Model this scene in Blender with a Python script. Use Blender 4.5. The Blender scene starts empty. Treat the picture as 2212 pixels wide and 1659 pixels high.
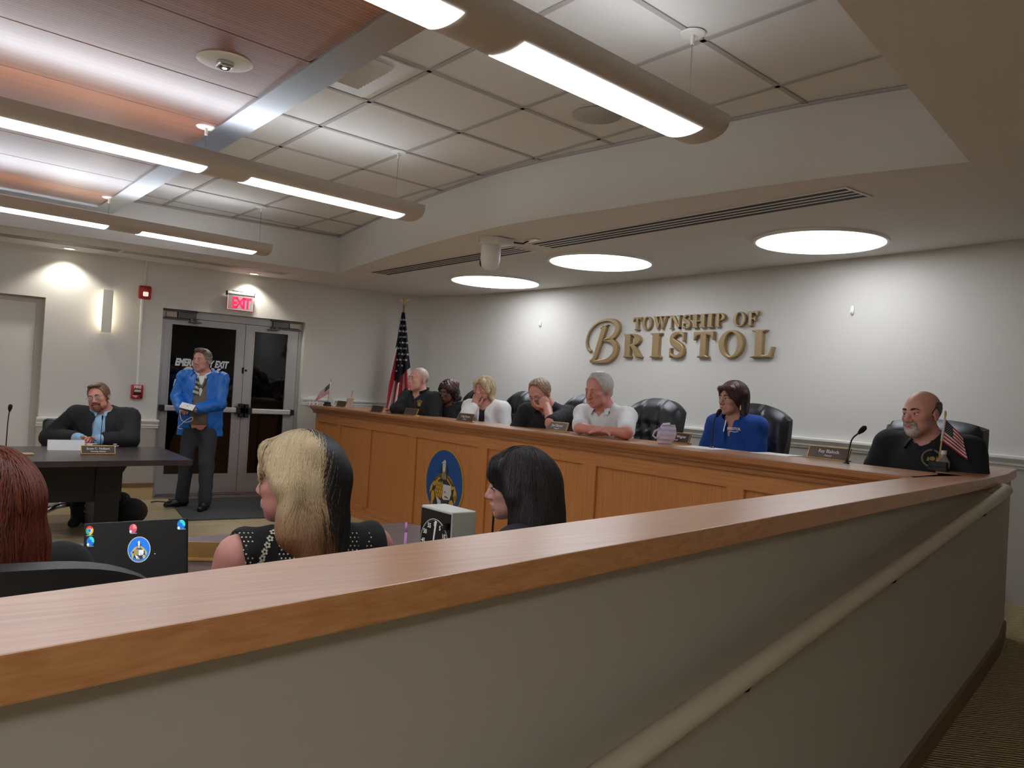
import bpy, bmesh, math, random
import numpy as np
from mathutils import Vector, Matrix
random.seed(7)
rng = np.random.default_rng(7)
scene = bpy.context.scene
C = scene.collection
PI = math.pi

# ------------------------------------------------------------------ camera, world, exposure
IMG_W, IMG_H, FPX = 2212, 1659, 1775.588
EYE = 1.47
ROT = np.array([[0.60332355, -0.02626073, 0.79706403],
                [0.79538437, -0.05287827, -0.60379433],
                [0.05800345, 0.99825561, -0.01101533]])
cam_d = bpy.data.cameras.new('camera')
cam = bpy.data.objects.new('camera', cam_d)
C.objects.link(cam)
cam_d.sensor_width = 36.0
cam_d.sensor_fit = 'HORIZONTAL'
cam_d.lens = FPX / IMG_W * 36.0
cam_d.clip_start = 0.05
M4 = Matrix.Identity(4)
for i in range(3):
    for j in range(3):
        M4[i][j] = ROT[i, j]
M4[2][3] = EYE
cam.matrix_world = M4
scene.camera = cam

world = bpy.data.worlds.new('world')
scene.world = world
world.use_nodes = True
world.node_tree.nodes['Background'].inputs[0].default_value = (0.9, 0.95, 1.0, 1)
world.node_tree.nodes['Background'].inputs[1].default_value = 0.0

scene.view_settings.view_transform = 'Standard'
scene.view_settings.look = 'None'
scene.view_settings.gamma = 1.0
scene.view_settings.exposure = 0.65
scene.view_settings.use_curve_mapping = False
scene.cycles.use_denoising = True
scene.cycles.use_adaptive_sampling = True
scene.cycles.adaptive_threshold = 0.06
scene.cycles.adaptive_min_samples = 16
scene.cycles.use_light_tree = False
scene.cycles.max_bounces = 6
scene.cycles.diffuse_bounces = 3
scene.cycles.glossy_bounces = 3
scene.cycles.transparent_max_bounces = 8
scene.cycles.sample_clamp_indirect = 4.0
scene.cycles.caustics_reflective = False
scene.cycles.caustics_refractive = False

# light levels of the fixtures the room has
L_PENDANT, L_UP, L_ROUND, L_SPOT, L_SCONCE, L_BACK = 9.5, 7.5, 5.5, 17.0, 7.0, 36.0

# ------------------------------------------------------------------ picture point -> place
O3 = np.array([0, 0, EYE])
FW = ROT @ np.array([0, 0, -1.0])
def ray(px, py):
    v = np.array([px - IMG_W / 2, -(py - IMG_H / 2), -FPX])
    return ROT @ (v / np.linalg.norm(v))
def at_z(px, py, z): r = ray(px, py); return O3 + r * ((z - EYE) / r[2])
def at_x(px, py, x): r = ray(px, py); return O3 + r * (x / r[0])
def at_y(px, py, y): r = ray(px, py); return O3 + r * (y / r[1])
def at_d(px, py, d): r = ray(px, py); return O3 + r * (d / np.dot(r, FW))

# ------------------------------------------------------------------ materials
MATS = {}
def srgb(c):
    return tuple(((x / 255) / 12.92 if x / 255 <= 0.04045 else ((x / 255 + 0.055) / 1.055) ** 2.4) for x in c)
def mat(name, col, rough=0.6, metal=0.0, spec=0.5, noise=0.0, nscale=40.0, bump=0.0, bscale=200.0,
        emit=None, estr=0.0, attr=None, sheen=0.0, coat=0.0, alpha=1.0, trans=0.0, sub=0.0):
    if name in MATS:
        return MATS[name]
    m = bpy.data.materials.new(name)
    m.use_nodes = True
    nt = m.node_tree
    b = nt.nodes['Principled BSDF']
    col = srgb(col)
    b.inputs['Base Color'].default_value = (*col, 1)
    b.inputs['Roughness'].default_value = rough
    b.inputs['Metallic'].default_value = metal
    b.inputs['Specular IOR Level'].default_value = spec
    b.inputs['Coat Weight'].default_value = coat
    b.inputs['Coat Roughness'].default_value = 0.15
    b.inputs['Sheen Weight'].default_value = sheen
    b.inputs['Alpha'].default_value = alpha
    b.inputs['Transmission Weight'].default_value = trans
    if sub > 0:
        b.inputs['Subsurface Weight'].default_value = sub
        b.inputs['Subsurface Radius'].default_value = (0.012, 0.005, 0.003)
        b.inputs['Subsurface Scale'].default_value = 1.0
    tc = nt.nodes.new('ShaderNodeTexCoord')
    src = None
    if attr:
        a = nt.nodes.new('ShaderNodeAttribute')
        a.attribute_name = attr
        src = a.outputs['Color']
    if noise > 0:
        n = nt.nodes.new('ShaderNodeTexNoise')
        n.inputs['Scale'].default_value = nscale
        n.inputs['Detail'].default_value = 6
        nt.links.new(tc.outputs['Object'], n.inputs['Vector'])
        mr = nt.nodes.new('ShaderNodeMapRange')
        mr.inputs['To Min'].default_value = 1 - noise
        mr.inputs['To Max'].default_value = 1 + noise
        nt.links.new(n.outputs['Fac'], mr.inputs['Value'])
        mx = nt.nodes.new('ShaderNodeMix')
        mx.data_type = 'RGBA'
        mx.blend_type = 'MULTIPLY'
        mx.inputs['Factor'].default_value = 1
        if src:
            nt.links.new(src, mx.inputs['A'])
        else:
            mx.inputs['A'].default_value = (*col, 1)
        nt.links.new(mr.outputs['Result'], mx.inputs['B'])
        src = mx.outputs['Result']
    if src:
        nt.links.new(src, b.inputs['Base Color'])
    if bump > 0:
        n2 = nt.nodes.new('ShaderNodeTexNoise')
        n2.inputs['Scale'].default_value = bscale
        n2.inputs['Detail'].default_value = 4
        nt.links.new(tc.outputs['Object'], n2.inputs['Vector'])
        bp = nt.nodes.new('ShaderNodeBump')
        bp.inputs['Strength'].default_value = bump
        bp.inputs['Distance'].default_value = 0.01
        nt.links.new(n2.outputs['Fac'], bp.inputs['Height'])
        nt.links.new(bp.outputs['Normal'], b.inputs['Normal'])
    if emit:
        b.inputs['Emission Color'].default_value = (*srgb(emit), 1)
        b.inputs['Emission Strength'].default_value = estr
    MATS[name] = m
    return m

def wood_mat(name, light, dark, axis=0, scale=1.0, rough=0.35, coat=0.0, grooves=None):
    """oak-like grain that runs along one object axis; grooves=(pitch, axis) cuts fine dark lines"""
    m = bpy.data.materials.new(name)
    m.use_nodes = True
    nt = m.node_tree
    b = nt.nodes['Principled BSDF']
    tc = nt.nodes.new('ShaderNodeTexCoord')
    mp = nt.nodes.new('ShaderNodeMapping')
    s = [26.0 * scale] * 3
    s[axis] = 0.9 * scale
    mp.inputs['Scale'].default_value = s
    nt.links.new(tc.outputs['Object'], mp.inputs['Vector'])
    n = nt.nodes.new('ShaderNodeTexNoise')
    n.inputs['Scale'].default_value = 1.6
    n.inputs['Detail'].default_value = 9
    n.inputs['Roughness'].default_value = 0.62
    n.inputs['Distortion'].default_value = 0.35
    nt.links.new(mp.outputs['Vector'], n.inputs['Vector'])
    cr = nt.nodes.new('ShaderNodeValToRGB')
    cr.color_ramp.elements[0].position = 0.3
    cr.color_ramp.elements[0].color = (*srgb(dark), 1)
    cr.color_ramp.elements[1].position = 0.62
    cr.color_ramp.elements[1].color = (*srgb(light), 1)
    nt.links.new(n.outputs['Fac'], cr.inputs['Fac'])
    src = cr.outputs['Color']
    if grooves:
        pitch, gax = grooves
        sp = nt.nodes.new('ShaderNodeSeparateXYZ')
        nt.links.new(tc.outputs['Object'], sp.inputs['Vector'])
        mm = nt.nodes.new('ShaderNodeMath'); mm.operation = 'DIVIDE'
        mm.inputs[1].default_value = pitch
        nt.links.new(sp.outputs[gax], mm.inputs[0])
        fr = nt.nodes.new('ShaderNodeMath'); fr.operation = 'FRACT'
        nt.links.new(mm.outputs[0], fr.inputs[0])
        lt = nt.nodes.new('ShaderNodeMath'); lt.operation = 'LESS_THAN'
        lt.inputs[1].default_value = 0.2
        nt.links.new(fr.outputs[0], lt.inputs[0])
        mx = nt.nodes.new('ShaderNodeMix'); mx.data_type = 'RGBA'; mx.blend_type = 'MIX'
        nt.links.new(lt.outputs[0], mx.inputs['Factor'])
        nt.links.new(src, mx.inputs['A'])
        mx.inputs['B'].default_value = (*[x * 0.35 for x in srgb(dark)], 1)
        src = mx.outputs['Result']
    nt.links.new(src, b.inputs['Base Color'])
    b.inputs['Roughness'].default_value = rough
    b.inputs['Coat Weight'].default_value = coat
    b.inputs['Coat Roughness'].default_value = 0.28
    bp = nt.nodes.new('ShaderNodeBump')
    bp.inputs['Strength'].default_value = 0.08
    bp.inputs['Distance'].default_value = 0.004
    nt.links.new(n.outputs['Fac'], bp.inputs['Height'])
    nt.links.new(bp.outputs['Normal'], b.inputs['Normal'])
    MATS[name] = m
    return m

# ------------------------------------------------------------------ mesh building
class MB:
    def __init__(s):
        s.v, s.f, s.fm = [], [], []
    def add(s, vs, fs, mi=0):
        o = len(s.v)
        s.v.extend([tuple(map(float, v)) for v in vs])
        s.f.extend([tuple(i + o for i in f) for f in fs])
        s.fm.extend([mi] * len(fs))
        return s
    def box(s, x0, x1, y0, y1, z0, z1, mi=0):
        vs = [(x, y, z) for z in (z0, z1) for y in (y0, y1) for x in (x0, x1)]
        return s.add(vs, [(0, 2, 3, 1), (4, 5, 7, 6), (0, 1, 5, 4), (2, 6, 7, 3), (0, 4, 6, 2), (1, 3, 7, 5)], mi)
    def bbox(s, x0, x1, y0, y1, z0, z1, bev=0.004, mi=0):
        """box with chamfered edges"""
        bm = bmesh.new()
        bmesh.ops.create_cube(bm, size=1)
        for v in bm.verts:
            v.co = Vector(((x0 + x1) / 2 + v.co.x * (x1 - x0), (y0 + y1) / 2 + v.co.y * (y1 - y0), (z0 + z1) / 2 + v.co.z * (z1 - z0)))
        bmesh.ops.bevel(bm, geom=list(bm.edges), offset=bev, segments=2, affect='EDGES', profile=0.5)
        bm.verts.index_update()
        s.add([v.co for v in bm.verts], [[v.index for v in f.verts] for f in bm.faces], mi)
        bm.free()
        return s
    def prism(s, poly, z0, z1, mi=0):
        n = len(poly)
        vs = [(p[0], p[1], z0) for p in poly] + [(p[0], p[1], z1) for p in poly]
        fs = [tuple(range(n))[::-1], tuple(range(n, 2 * n))] + [(i, (i + 1) % n, n + (i + 1) % n, n + i) for i in range(n)]
        return s.add(vs, fs, mi)
    def sweep(s, path, prof, mi=0, closed=False, up=(0, 0, 1), caps=True):
        """profile (side, up) points swept along a path"""
        path = [Vector(p) for p in path]
        up = Vector(up)
        n, k = len(path), len(prof)
        vs = []
        for i, p in enumerate(path):
            if closed:
                a, b = path[i - 1], path[(i + 1) % n]
                d1, d2 = (p - a).normalized(), (b - p).normalized()
            else:
                d1 = (p - path[i - 1]).normalized() if i > 0 else (path[1] - p).normalized()
                d2 = (path[i + 1] - p).normalized() if i < n - 1 else d1
            d = (d1 + d2).normalized()
            side = d.cross(up).normalized()
            u2 = side.cross(d).normalized()
            c = max(0.3, d.dot(d1))
            for q in prof:
                vs.append(p + side * (q[0] / c) + u2 * q[1])
        fs = []
        m = n if closed else n - 1
        for i in range(m):
            for j in range(k):
                a, b = i * k + j, i * k + (j + 1) % k
                i2 = (i + 1) % n
                fs.append((a, b, i2 * k + (j + 1) % k, i2 * k + j))
        if caps and not closed:
            fs.append(tuple(range(k))[::-1])
            fs.append(tuple((n - 1) * k + j for j in range(k)))
        return s.add(vs, fs, mi)
    def tube(s, path, r, seg=8, mi=0, caps=True):
        path = [Vector(p) for p in path]
        n = len(path)
        rs = r if isinstance(r, (list, tuple)) else [r] * n
        d0 = (path[1] - path[0]).normalized()
        up = Vector((0, 0, 1)) if abs(d0.z) < 0.9 else Vector((1, 0, 0))
        side = d0.cross(up).normalized()
        vs, fs = [], []
        for i, p in enumerate(path):
            d = (path[min(i + 1, n - 1)] - path[max(i - 1, 0)]).normalized()
            side = (side - d * side.dot(d)).normalized()
            u2 = d.cross(side)
            for j in range(seg):
                a = 2 * PI * j / seg
                vs.append(p + (side * math.cos(a) + u2 * math.sin(a)) * rs[i])
        for i in range(n - 1):
            for j in range(seg):
                fs.append((i * seg + j, i * seg + (j + 1) % seg, (i + 1) * seg + (j + 1) % seg, (i + 1) * seg + j))
        if caps:
            fs.append(tuple(range(seg))[::-1])
            fs.append(tuple((n - 1) * seg + j for j in range(seg)))
        return s.add(vs, fs, mi)
    def lathe(s, prof, c=(0, 0, 0), seg=20, mi=0, axis='z', caps=True):
        vs, fs = [], []
        k = len(prof)
        for j in range(seg):
            a = 2 * PI * j / seg
            for (r, h) in prof:
                x, y, z = r * math.cos(a), r * math.sin(a), h
                if axis == 'x': x, y, z = z, x, y
                if axis == 'y': x, y, z = x, z, y
                vs.append((c[0] + x, c[1] + y, c[2] + z))
        for j in range(seg):
            j2 = (j + 1) % seg
            for i in range(k - 1):
                fs.append((j * k + i, j2 * k + i, j2 * k + i + 1, j * k + i + 1))
        if caps:
            if prof[0][0] > 1e-6: fs.append(tuple(j * k for j in range(seg))[::-1])
            if prof[-1][0] > 1e-6: fs.append(tuple(j * k + k - 1 for j in range(seg)))
        return s.add(vs, fs, mi)
    def ball(s, c, r, seg=12, rings=8, mi=0, rot=None):
        r = (r, r, r) if not isinstance(r, (tuple, list)) else r
        vs, fs = [], []
        for i in range(rings + 1):
            t = PI * i / rings
            for j in range(seg):
                a = 2 * PI * j / seg
                v = Vector((r[0] * math.sin(t) * math.cos(a), r[1] * math.sin(t) * math.sin(a), r[2] * math.cos(t)))
                if rot is not None: v = rot @ v
                vs.append(v + Vector(c))
        for i in range(rings):
            for j in range(seg):
                fs.append((i * seg + j, (i + 1) * seg + j, (i + 1) * seg + (j + 1) % seg, i * seg + (j + 1) % seg))
        return s.add(vs, fs, mi)
    def grid(s, fn, nu, nv, mi=0, thick=0.0):
        """surface fn(u, v) -> point, with thickness along its normal"""
        P = [[Vector(fn(u / nu, v / nv)) for v in range(nv + 1)] for u in range(nu + 1)]
        W = nv + 1
        def nrm(u, v):
            a = P[min(u + 1, nu)][v] - P[max(u - 1, 0)][v]
            b = P[u][min(v + 1, nv)] - P[u][max(v - 1, 0)]
            c = a.cross(b)
            return c.normalized() if c.length > 1e-9 else Vector((0, 0, 1))
        vs = [P[u][v] for u in range(nu + 1) for v in range(W)]
        fs = [(u * W + v, (u + 1) * W + v, (u + 1) * W + v + 1, u * W + v + 1) for u in range(nu) for v in range(nv)]
        if thick:
            n0 = len(vs)
            vs += [P[u][v] - nrm(u, v) * thick for u in range(nu + 1) for v in range(W)]
            fs += [tuple(n0 + i for i in f)[::-1] for f in list(fs)]
            edge = [(0, v) for v in range(W)] + [(u, nv) for u in range(1, nu + 1)] + [(nu, v) for v in range(nv - 1, -1, -1)] + [(u, 0) for u in range(nu - 1, 0, -1)]
            ids = [u * W + v for u, v in edge]
            for a, b in zip(ids, ids[1:] + ids[:1]):
                fs.append((b, a, n0 + a, n0 + b))
        return s.add(vs, fs, mi)
    def xf(s, m):
        s.v = [tuple(m @ Vector(v)) for v in s.v]
        return s
    def build(s, name, m, parent=None, smooth=False, origin=None, local=False, autosm=None):
        v = np.array(s.v, dtype=float)
        o = np.zeros(3)
        if parent is not None:
            if not local: o = ORG[parent.name]
        elif origin is not None:
            o = np.array(origin, dtype=float)
        else:
            lo, hi = v.min(0), v.max(0)
            o = np.array([(lo[0] + hi[0]) / 2, (lo[1] + hi[1]) / 2, lo[2]])
        me = bpy.data.meshes.new(name)
        me.from_pydata((v - o).tolist(), [], s.f)
        ms = m if isinstance(m, (list, tuple)) else [m]
        for q in ms: me.materials.append(q)
        if len(ms) > 1:
            me.polygons.foreach_set('material_index', s.fm)
        bm = bmesh.new(); bm.from_mesh(me)
        bmesh.ops.recalc_face_normals(bm, faces=bm.faces)
        bm.to_mesh(me); bm.free()
        if smooth:
            me.polygons.foreach_set('use_smooth', [True] * len(me.polygons))
            if autosm:
                me.set_sharp_from_angle(angle=math.radians(autosm))
        ob = bpy.data.objects.new(name, me)
        C.objects.link(ob)
        if parent is not None:
            ob.parent = parent
            ORG[ob.name] = ORG[parent.name] if not local else np.zeros(3)
        else:
            ob.location = o
            ORG[ob.name] = o
        return ob
ORG = {}
def thing(name, label, cat, loc, rz=0.0, group=None):
    o = bpy.data.objects.new(name, None)
    o.empty_display_size = 0.1
    C.objects.link(o)
    o.location = loc
    o.rotation_euler = (0, 0, rz)
    ORG[o.name] = np.array(loc, dtype=float)
    o['label'] = label; o['category'] = cat
    if group: o['group'] = group
    return o
def tag(o, label, cat, group=None):
    o['label'] = label; o['category'] = cat
    if group: o['group'] = group
    return o
def struct(o, label=None):
    o['kind'] = 'structure'
    if label: o['label'] = label
    return o
def copy_tree(o, loc, rz=None, label=None):
    r = o.copy(); C.objects.link(r)
    r.location = loc
    ORG[r.name] = np.array(loc, dtype=float)
    if rz is not None: r.rotation_euler = (0, 0, rz)
    if label: r['label'] = label
    for ch in o.children:
        c = ch.copy(); C.objects.link(c); c.parent = r
        for g in ch.children:
            d = g.copy(); C.objects.link(d); d.parent = c
    return r
def text_mesh(body, size, align='CENTER', shear=0.0, extrude=0.0, spacing=1.0, bold=0.0, xs=1.0):
    """flat lettering (built-in font) as verts/faces in x (right), y (up)"""
    cu = bpy.data.curves.new('lettering', 'FONT')
    cu.body = body; cu.size = size; cu.align_x = align; cu.align_y = 'CENTER'
    cu.shear = shear; cu.extrude = extrude; cu.space_character = spacing; cu.offset = bold
    cu.resolution_u = 3
    ob = bpy.data.objects.new('lettering', cu)
    C.objects.link(ob)
    dg = bpy.context.evaluated_depsgraph_get()
    me = bpy.data.meshes.new_from_object(ob.evaluated_get(dg))
    vs = [(v.co.x * xs, v.co.y, v.co.z) for v in me.vertices]
    fs = [tuple(p.vertices) for p in me.polygons]
    bpy.data.objects.remove(ob); bpy.data.curves.remove(cu); bpy.data.meshes.remove(me)
    return vs, fs
def frame_mat(o, right, up):
    """matrix that puts local x on right, y on up, z on their normal"""
    r = Vector(right).normalized(); u = Vector(up); u = (u - r * u.dot(r)).normalized(); n = r.cross(u)
    return Matrix(((r.x, u.x, n.x, o[0]), (r.y, u.y, n.y, o[1]), (r.z, u.z, n.z, o[2]), (0, 0, 0, 1)))
def spline(pts, n):
    """smooth curve through points"""
    pts = [np.array(p, dtype=float) for p in pts]
    P = [2 * pts[0] - pts[1]] + pts + [2 * pts[-1] - pts[-2]]
    out = []
    m = len(pts) - 1
    for k in range(n + 1):
        t = k / n * m
        i = min(int(t), m - 1); t -= i
        a, b, c, d = P[i], P[i + 1], P[i + 2], P[i + 3]
        out.append(0.5 * ((2 * b) + (-a + c) * t + (2 * a - 5 * b + 4 * c - d) * t * t + (-a + 3 * b - 3 * c + d) * t ** 3))
    return out

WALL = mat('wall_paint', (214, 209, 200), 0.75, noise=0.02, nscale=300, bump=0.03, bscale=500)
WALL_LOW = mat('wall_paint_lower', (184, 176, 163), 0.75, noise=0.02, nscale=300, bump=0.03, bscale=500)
SOFFIT = mat('soffit_paint', (222, 218, 213), 0.8, noise=0.015, nscale=200)
PART = mat('partition_paint', (176, 167, 150), 0.7, noise=0.02, nscale=250, bump=0.04, bscale=400)
WHITE = mat('white_trim', (236, 234, 226), 0.4)
OAK_X = wood_mat('oak_x', (198, 138, 84), (174, 112, 62), 0, 1.8, 0.34, 0.4)
OAK_Y = wood_mat('oak_y', (206, 146, 92), (182, 118, 66), 1, 2.0, 0.34, 0.75)
OAK_Z = wood_mat('oak_z', (190, 124, 66), (170, 106, 54), 2, 1.9, 0.42, 0.05)
OAK_RAIL = wood_mat('oak_rail', (190, 126, 70), (168, 106, 56), 0, 1.8, 0.38, 0.1)
BLACK = mat('black_plastic', (14, 14, 15), 0.45)
DARKMET = mat('dark_metal', (40, 40, 42), 0.35, 0.8)
CHROME = mat('chrome', (200, 200, 205), 0.2, 1.0)
ALU = mat('brushed_aluminium', (190, 196, 200), 0.3, 1.0, noise=0.04, nscale=60)
# ================================================================== STRUCTURE
XE = -10.09                      # exit wall
ZS, ZC = 2.74, 3.17              # soffit underside, tiled ceiling
CS = -0.128                      # ceiling grid and lamps lean this much in x per metre of y

# ---- floor of the well: large beige tiles with thin joints
TILE_F = mat('floor_tile', (196, 176, 138), 0.28, noise=0.1, nscale=6.0, bump=0.01, bscale=60)
GROUT = mat('floor_grout', (150, 134, 108), 0.8)
g = MB().prism([(XE - 0.4, -6.0), (-0.10, -4.6), (-1.95, 4.28), (XE - 0.4, 4.28)], -0.12, -0.004)
floor = struct(g.build('floor', GROUT), 'beige stone tile floor of the meeting well')
tile_mesh = None
tw = 0.9
for i in range(12):
    for j in range(11):
        x0 = XE + 0.02 + i * tw
        y0 = -5.2 + j * tw
        if x0 + tw > -1.16 - 0.2065 * max(y0, y0 + tw): continue
        if tile_mesh is None:
            o = MB().bbox(0, tw - 0.006, 0, tw - 0.006, -0.01, 0, 0.002).build('floor_tile', TILE_F, floor, local=True)
            tile_mesh = o.data
        else:
            o = bpy.data.objects.new('floor_tile', tile_mesh); C.objects.link(o); o.parent = floor
        o.location = Vector((x0, y0, 0)) - floor.location

# ---- dais platform and carpeted ramp of the public side
CARPET = mat('carpet', (150, 132, 96), 0.95, noise=0.35, nscale=180, bump=0.9, bscale=220, sheen=0.2)
def carpet_mat():
    m = bpy.data.materials.new('ribbed_carpet'); m.use_nodes = True
    nt = m.node_tree; b = nt.nodes['Principled BSDF']
    tc = nt.nodes.new('ShaderNodeTexCoord')
    mp = nt.nodes.new('ShaderNodeMapping'); mp.inputs['Scale'].default_value = (45, 45, 45); mp.inputs['Rotation'].default_value = (0, 0, 0.95)
    nt.links.new(tc.outputs['Object'], mp.inputs['Vector'])
    w = nt.nodes.new('ShaderNodeTexWave'); w.inputs['Scale'].default_value = 0.32; w.inputs['Distortion'].default_value = 2.5; w.inputs['Detail'].default_value = 3; w.inputs['Detail Scale'].default_value = 2.5
    nt.links.new(mp.outputs['Vector'], w.inputs['Vector'])
    n = nt.nodes.new('ShaderNodeTexNoise'); n.inputs['Scale'].default_value = 120
    nt.links.new(tc.outputs['Object'], n.inputs['Vector'])
    mm = nt.nodes.new('ShaderNodeMath'); mm.operation = 'MULTIPLY_ADD'; mm.inputs[1].default_value = 0.6
    nt.links.new(n.outputs['Fac'], mm.inputs[0]); nt.links.new(w.outputs['Fac'], mm.inputs[2])
    cr = nt.nodes.new('ShaderNodeValToRGB')
    cr.color_ramp.elements[0].position = 0.25; cr.color_ramp.elements[0].color = (*srgb((112, 94, 62)), 1)
    cr.color_ramp.elements[1].position = 1.1; cr.color_ramp.elements[1].color = (*srgb((192, 170, 122)), 1)
    nt.links.new(mm.outputs[0], cr.inputs['Fac']); nt.links.new(cr.outputs['Color'], b.inputs['Base Color'])
    b.inputs['Roughness'].default_value = 0.95
    bp = nt.nodes.new('ShaderNodeBump'); bp.inputs['Strength'].default_value = 0.8; bp.inputs['Distance'].default_value = 0.01
    nt.links.new(mm.outputs[0], bp.inputs['Height']); nt.links.new(bp.outputs['Normal'], b.inputs['Normal'])
    return m
CARP = carpet_mat()
ZP = 0.33
struct(MB().prism([(XE - 0.02, 4.32), (-1.95, 4.02), (-2.36, 5.55), (-2.6, 6.6), (XE - 0.02, 6.6)], 0.0, ZP).build('floor_platform', CARPET), 'raised carpeted platform behind the council desk')
def ramp_z(y): return -0.04 + 0.1 * (y - 3.6)
rp = MB()
xs_in = lambda y: -1.03 - 0.2065 * y
vs = []
for y in (-3.0, 6.7):
    vs += [(xs_in(y) - (1.0 if y > 5.5 else 0.0), y, ramp_z(y)), (4.2, y, ramp_z(y)), (xs_in(y) - (1.0 if y > 5.5 else 0.0), y, ramp_z(y) - 0.1), (4.2, y, ramp_z(y) - 0.1)]
rp.add(vs, [(0, 1, 5, 4), (2, 6, 7, 3), (0, 4, 6, 2), (1, 3, 7, 5), (0, 2, 3, 1), (4, 5, 7, 6)])
struct(rp.build('floor_ramp', CARP), 'ribbed tan carpet of the ramp beside the handrail')
struct(MB().box(-1.0, 4.2, -7.0, -3.0, -0.8, ramp_z(-3)).build('floor_aisle', CARPET), 'carpeted floor behind the viewer')

# ---- exit wall with its door opening and a shallow recess
DY0, DY1, DZ = 2.50, 4.245, 2.225
RY = 1.30
w = MB()
T = 0.3
w.box(XE - T, XE, DY1, 6.3, 0, ZS + 0.5)
w.box(XE - T, XE, DY0, DY1, DZ, ZS + 0.5)
w.box(XE - T, XE, RY, DY0, 0, ZS + 0.5)
w.box(XE - T, XE, -7.0, RY, 2.205, ZS + 0.5)
w.box(XE - T, XE, -7.0, -0.9, 0, 2.205)
wall_exit = struct(w.build('wall_exit', WALL), 'beige painted wall with the emergency exit doors')
# lower, darker wainscot paint under the chair rail
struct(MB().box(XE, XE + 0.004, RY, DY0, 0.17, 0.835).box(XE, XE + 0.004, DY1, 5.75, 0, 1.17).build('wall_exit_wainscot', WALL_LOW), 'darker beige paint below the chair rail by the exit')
# door in the recess at the left
d2 = MB().box(XE - T, XE - 0.11, -0.9, RY, 0, 2.205)
d2o = struct(d2.build('door_2', WALL), 'beige recessed door panel at the left edge')
MB().box(XE - 0.11, XE - 0.095, RY - 0.07, RY, 0, 2.205).box(XE - 0.11, XE - 0.095, -0.9, RY - 0.07, 2.15, 2.205).build('door_frame', WALL_LOW, d2o)

# ---- curved back wall behind the dais
bw = [(-10.09, 5.60), (-9.75, 5.84), (-9.2, 6.04), (-8.77, 6.13), (-7.97, 6.20), (-7.3, 6.24), (-6.5, 6.28), (-5.08, 6.29), (-4.13, 6.28), (-3.19, 6.25), (-2.42, 6.21), (-1.2, 6.12), (0.5, 5.95), (4.2, 5.5)]
bwp = spline(bw, 104)
def back_y(x):
    return float(np.interp(x, [p[0] for p in bwp], [p[1] for p in bwp]))
def wall_strip(z0, z1, off, thick, x0=-99, x1=99):
    pts = [p for p in bwp if x0 <= p[0] <= x1]
    m = MB(); n = len(pts); vs = []
    for p in pts:
        for (dy, z) in ((-off, z0), (-off, z1), (-off + thick, z1), (-off + thick, z0)):
            vs.append((p[0], p[1] + dy, z))
    fs = []
    for i in range(n - 1):
        for j in range(4):
            fs.append((i * 4 + j, i * 4 + (j + 1) % 4, (i + 1) * 4 + (j + 1) % 4, (i + 1) * 4 + j))
    fs += [(0, 1, 2, 3), tuple((n - 1) * 4 + j for j in (3, 2, 1, 0))]
    return m.add(vs, fs)
struct(wall_strip(-0.4, ZS + 0.5, 0, 0.25).build('wall_back', WALL, smooth=True, autosm=40), 'curved beige wall behind the council with the gold letters')
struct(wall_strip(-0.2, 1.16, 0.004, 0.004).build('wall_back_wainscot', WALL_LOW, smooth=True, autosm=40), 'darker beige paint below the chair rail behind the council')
struct(MB().box(4.0, 4.25, -7.2, 6.0, -0.8, ZS + 0.5).build('wall_right', WALL), 'beige side wall of the public area')
struct(MB().box(XE - 0.3, 4.25, -7.25, -7.0, -0.8, ZS + 0.5).build('wall_front', WALL), 'beige wall behind the viewer')

# ---- chair rails
RAILP = [(0, 0), (0.012, 0), (0.012, 0.012), (0.024, 0.02), (0.024, 0.034), (0.03, 0.04), (0.046, 0.06), (0.046, 0.074), (0, 0.078)]
def rail_box(y0, y1, z0, k=1.0):
    m = MB()
    pts = [(XE + q[0] * k, z0 + q[1] * k) for q in RAILP]
    n = len(pts)
    vs = [(p[0], y0, p[1]) for p in pts] + [(p[0], y1, p[1]) for p in pts]
    m.add(vs, [tuple(range(n)), tuple(range(n, 2 * n))[::-1]] + [(i, (i + 1) % n, n + (i + 1) % n, n + i) for i in range(n)])
    return m
struct(rail_box(RY - 0.02, DY0 + 0.02, 0.825, 1.25).build('trim_1', WHITE), 'white moulded chair rail left of the exit doors')
struct(rail_box(DY1 + 0.02, 4.62, 1.165, 1.1).build('trim_2', WHITE), 'short white chair rail between exit doors and outlet')
struct(rail_box(4.7, 5.62, 1.165, 1.1).build('trim_3', WHITE), 'white chair rail between outlet and flag')
cr = MB()
pts = [p for p in bwp if p[0] <= 2.0]
vs, k = [], len(RAILP)
for p in pts:
    for q in RAILP: vs.append((p[0], p[1] - q[0] * 1.1, 1.15 + q[1] * 1.15))
fs = [(i * k + j, i * k + (j + 1) % k, (i + 1) * k + (j + 1) % k, (i + 1) * k + j) for i in range(len(pts) - 1) for j in range(k)]
struct(cr.add(vs, fs).build('trim_4', WHITE), 'long white chair rail on the curved back wall')

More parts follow.
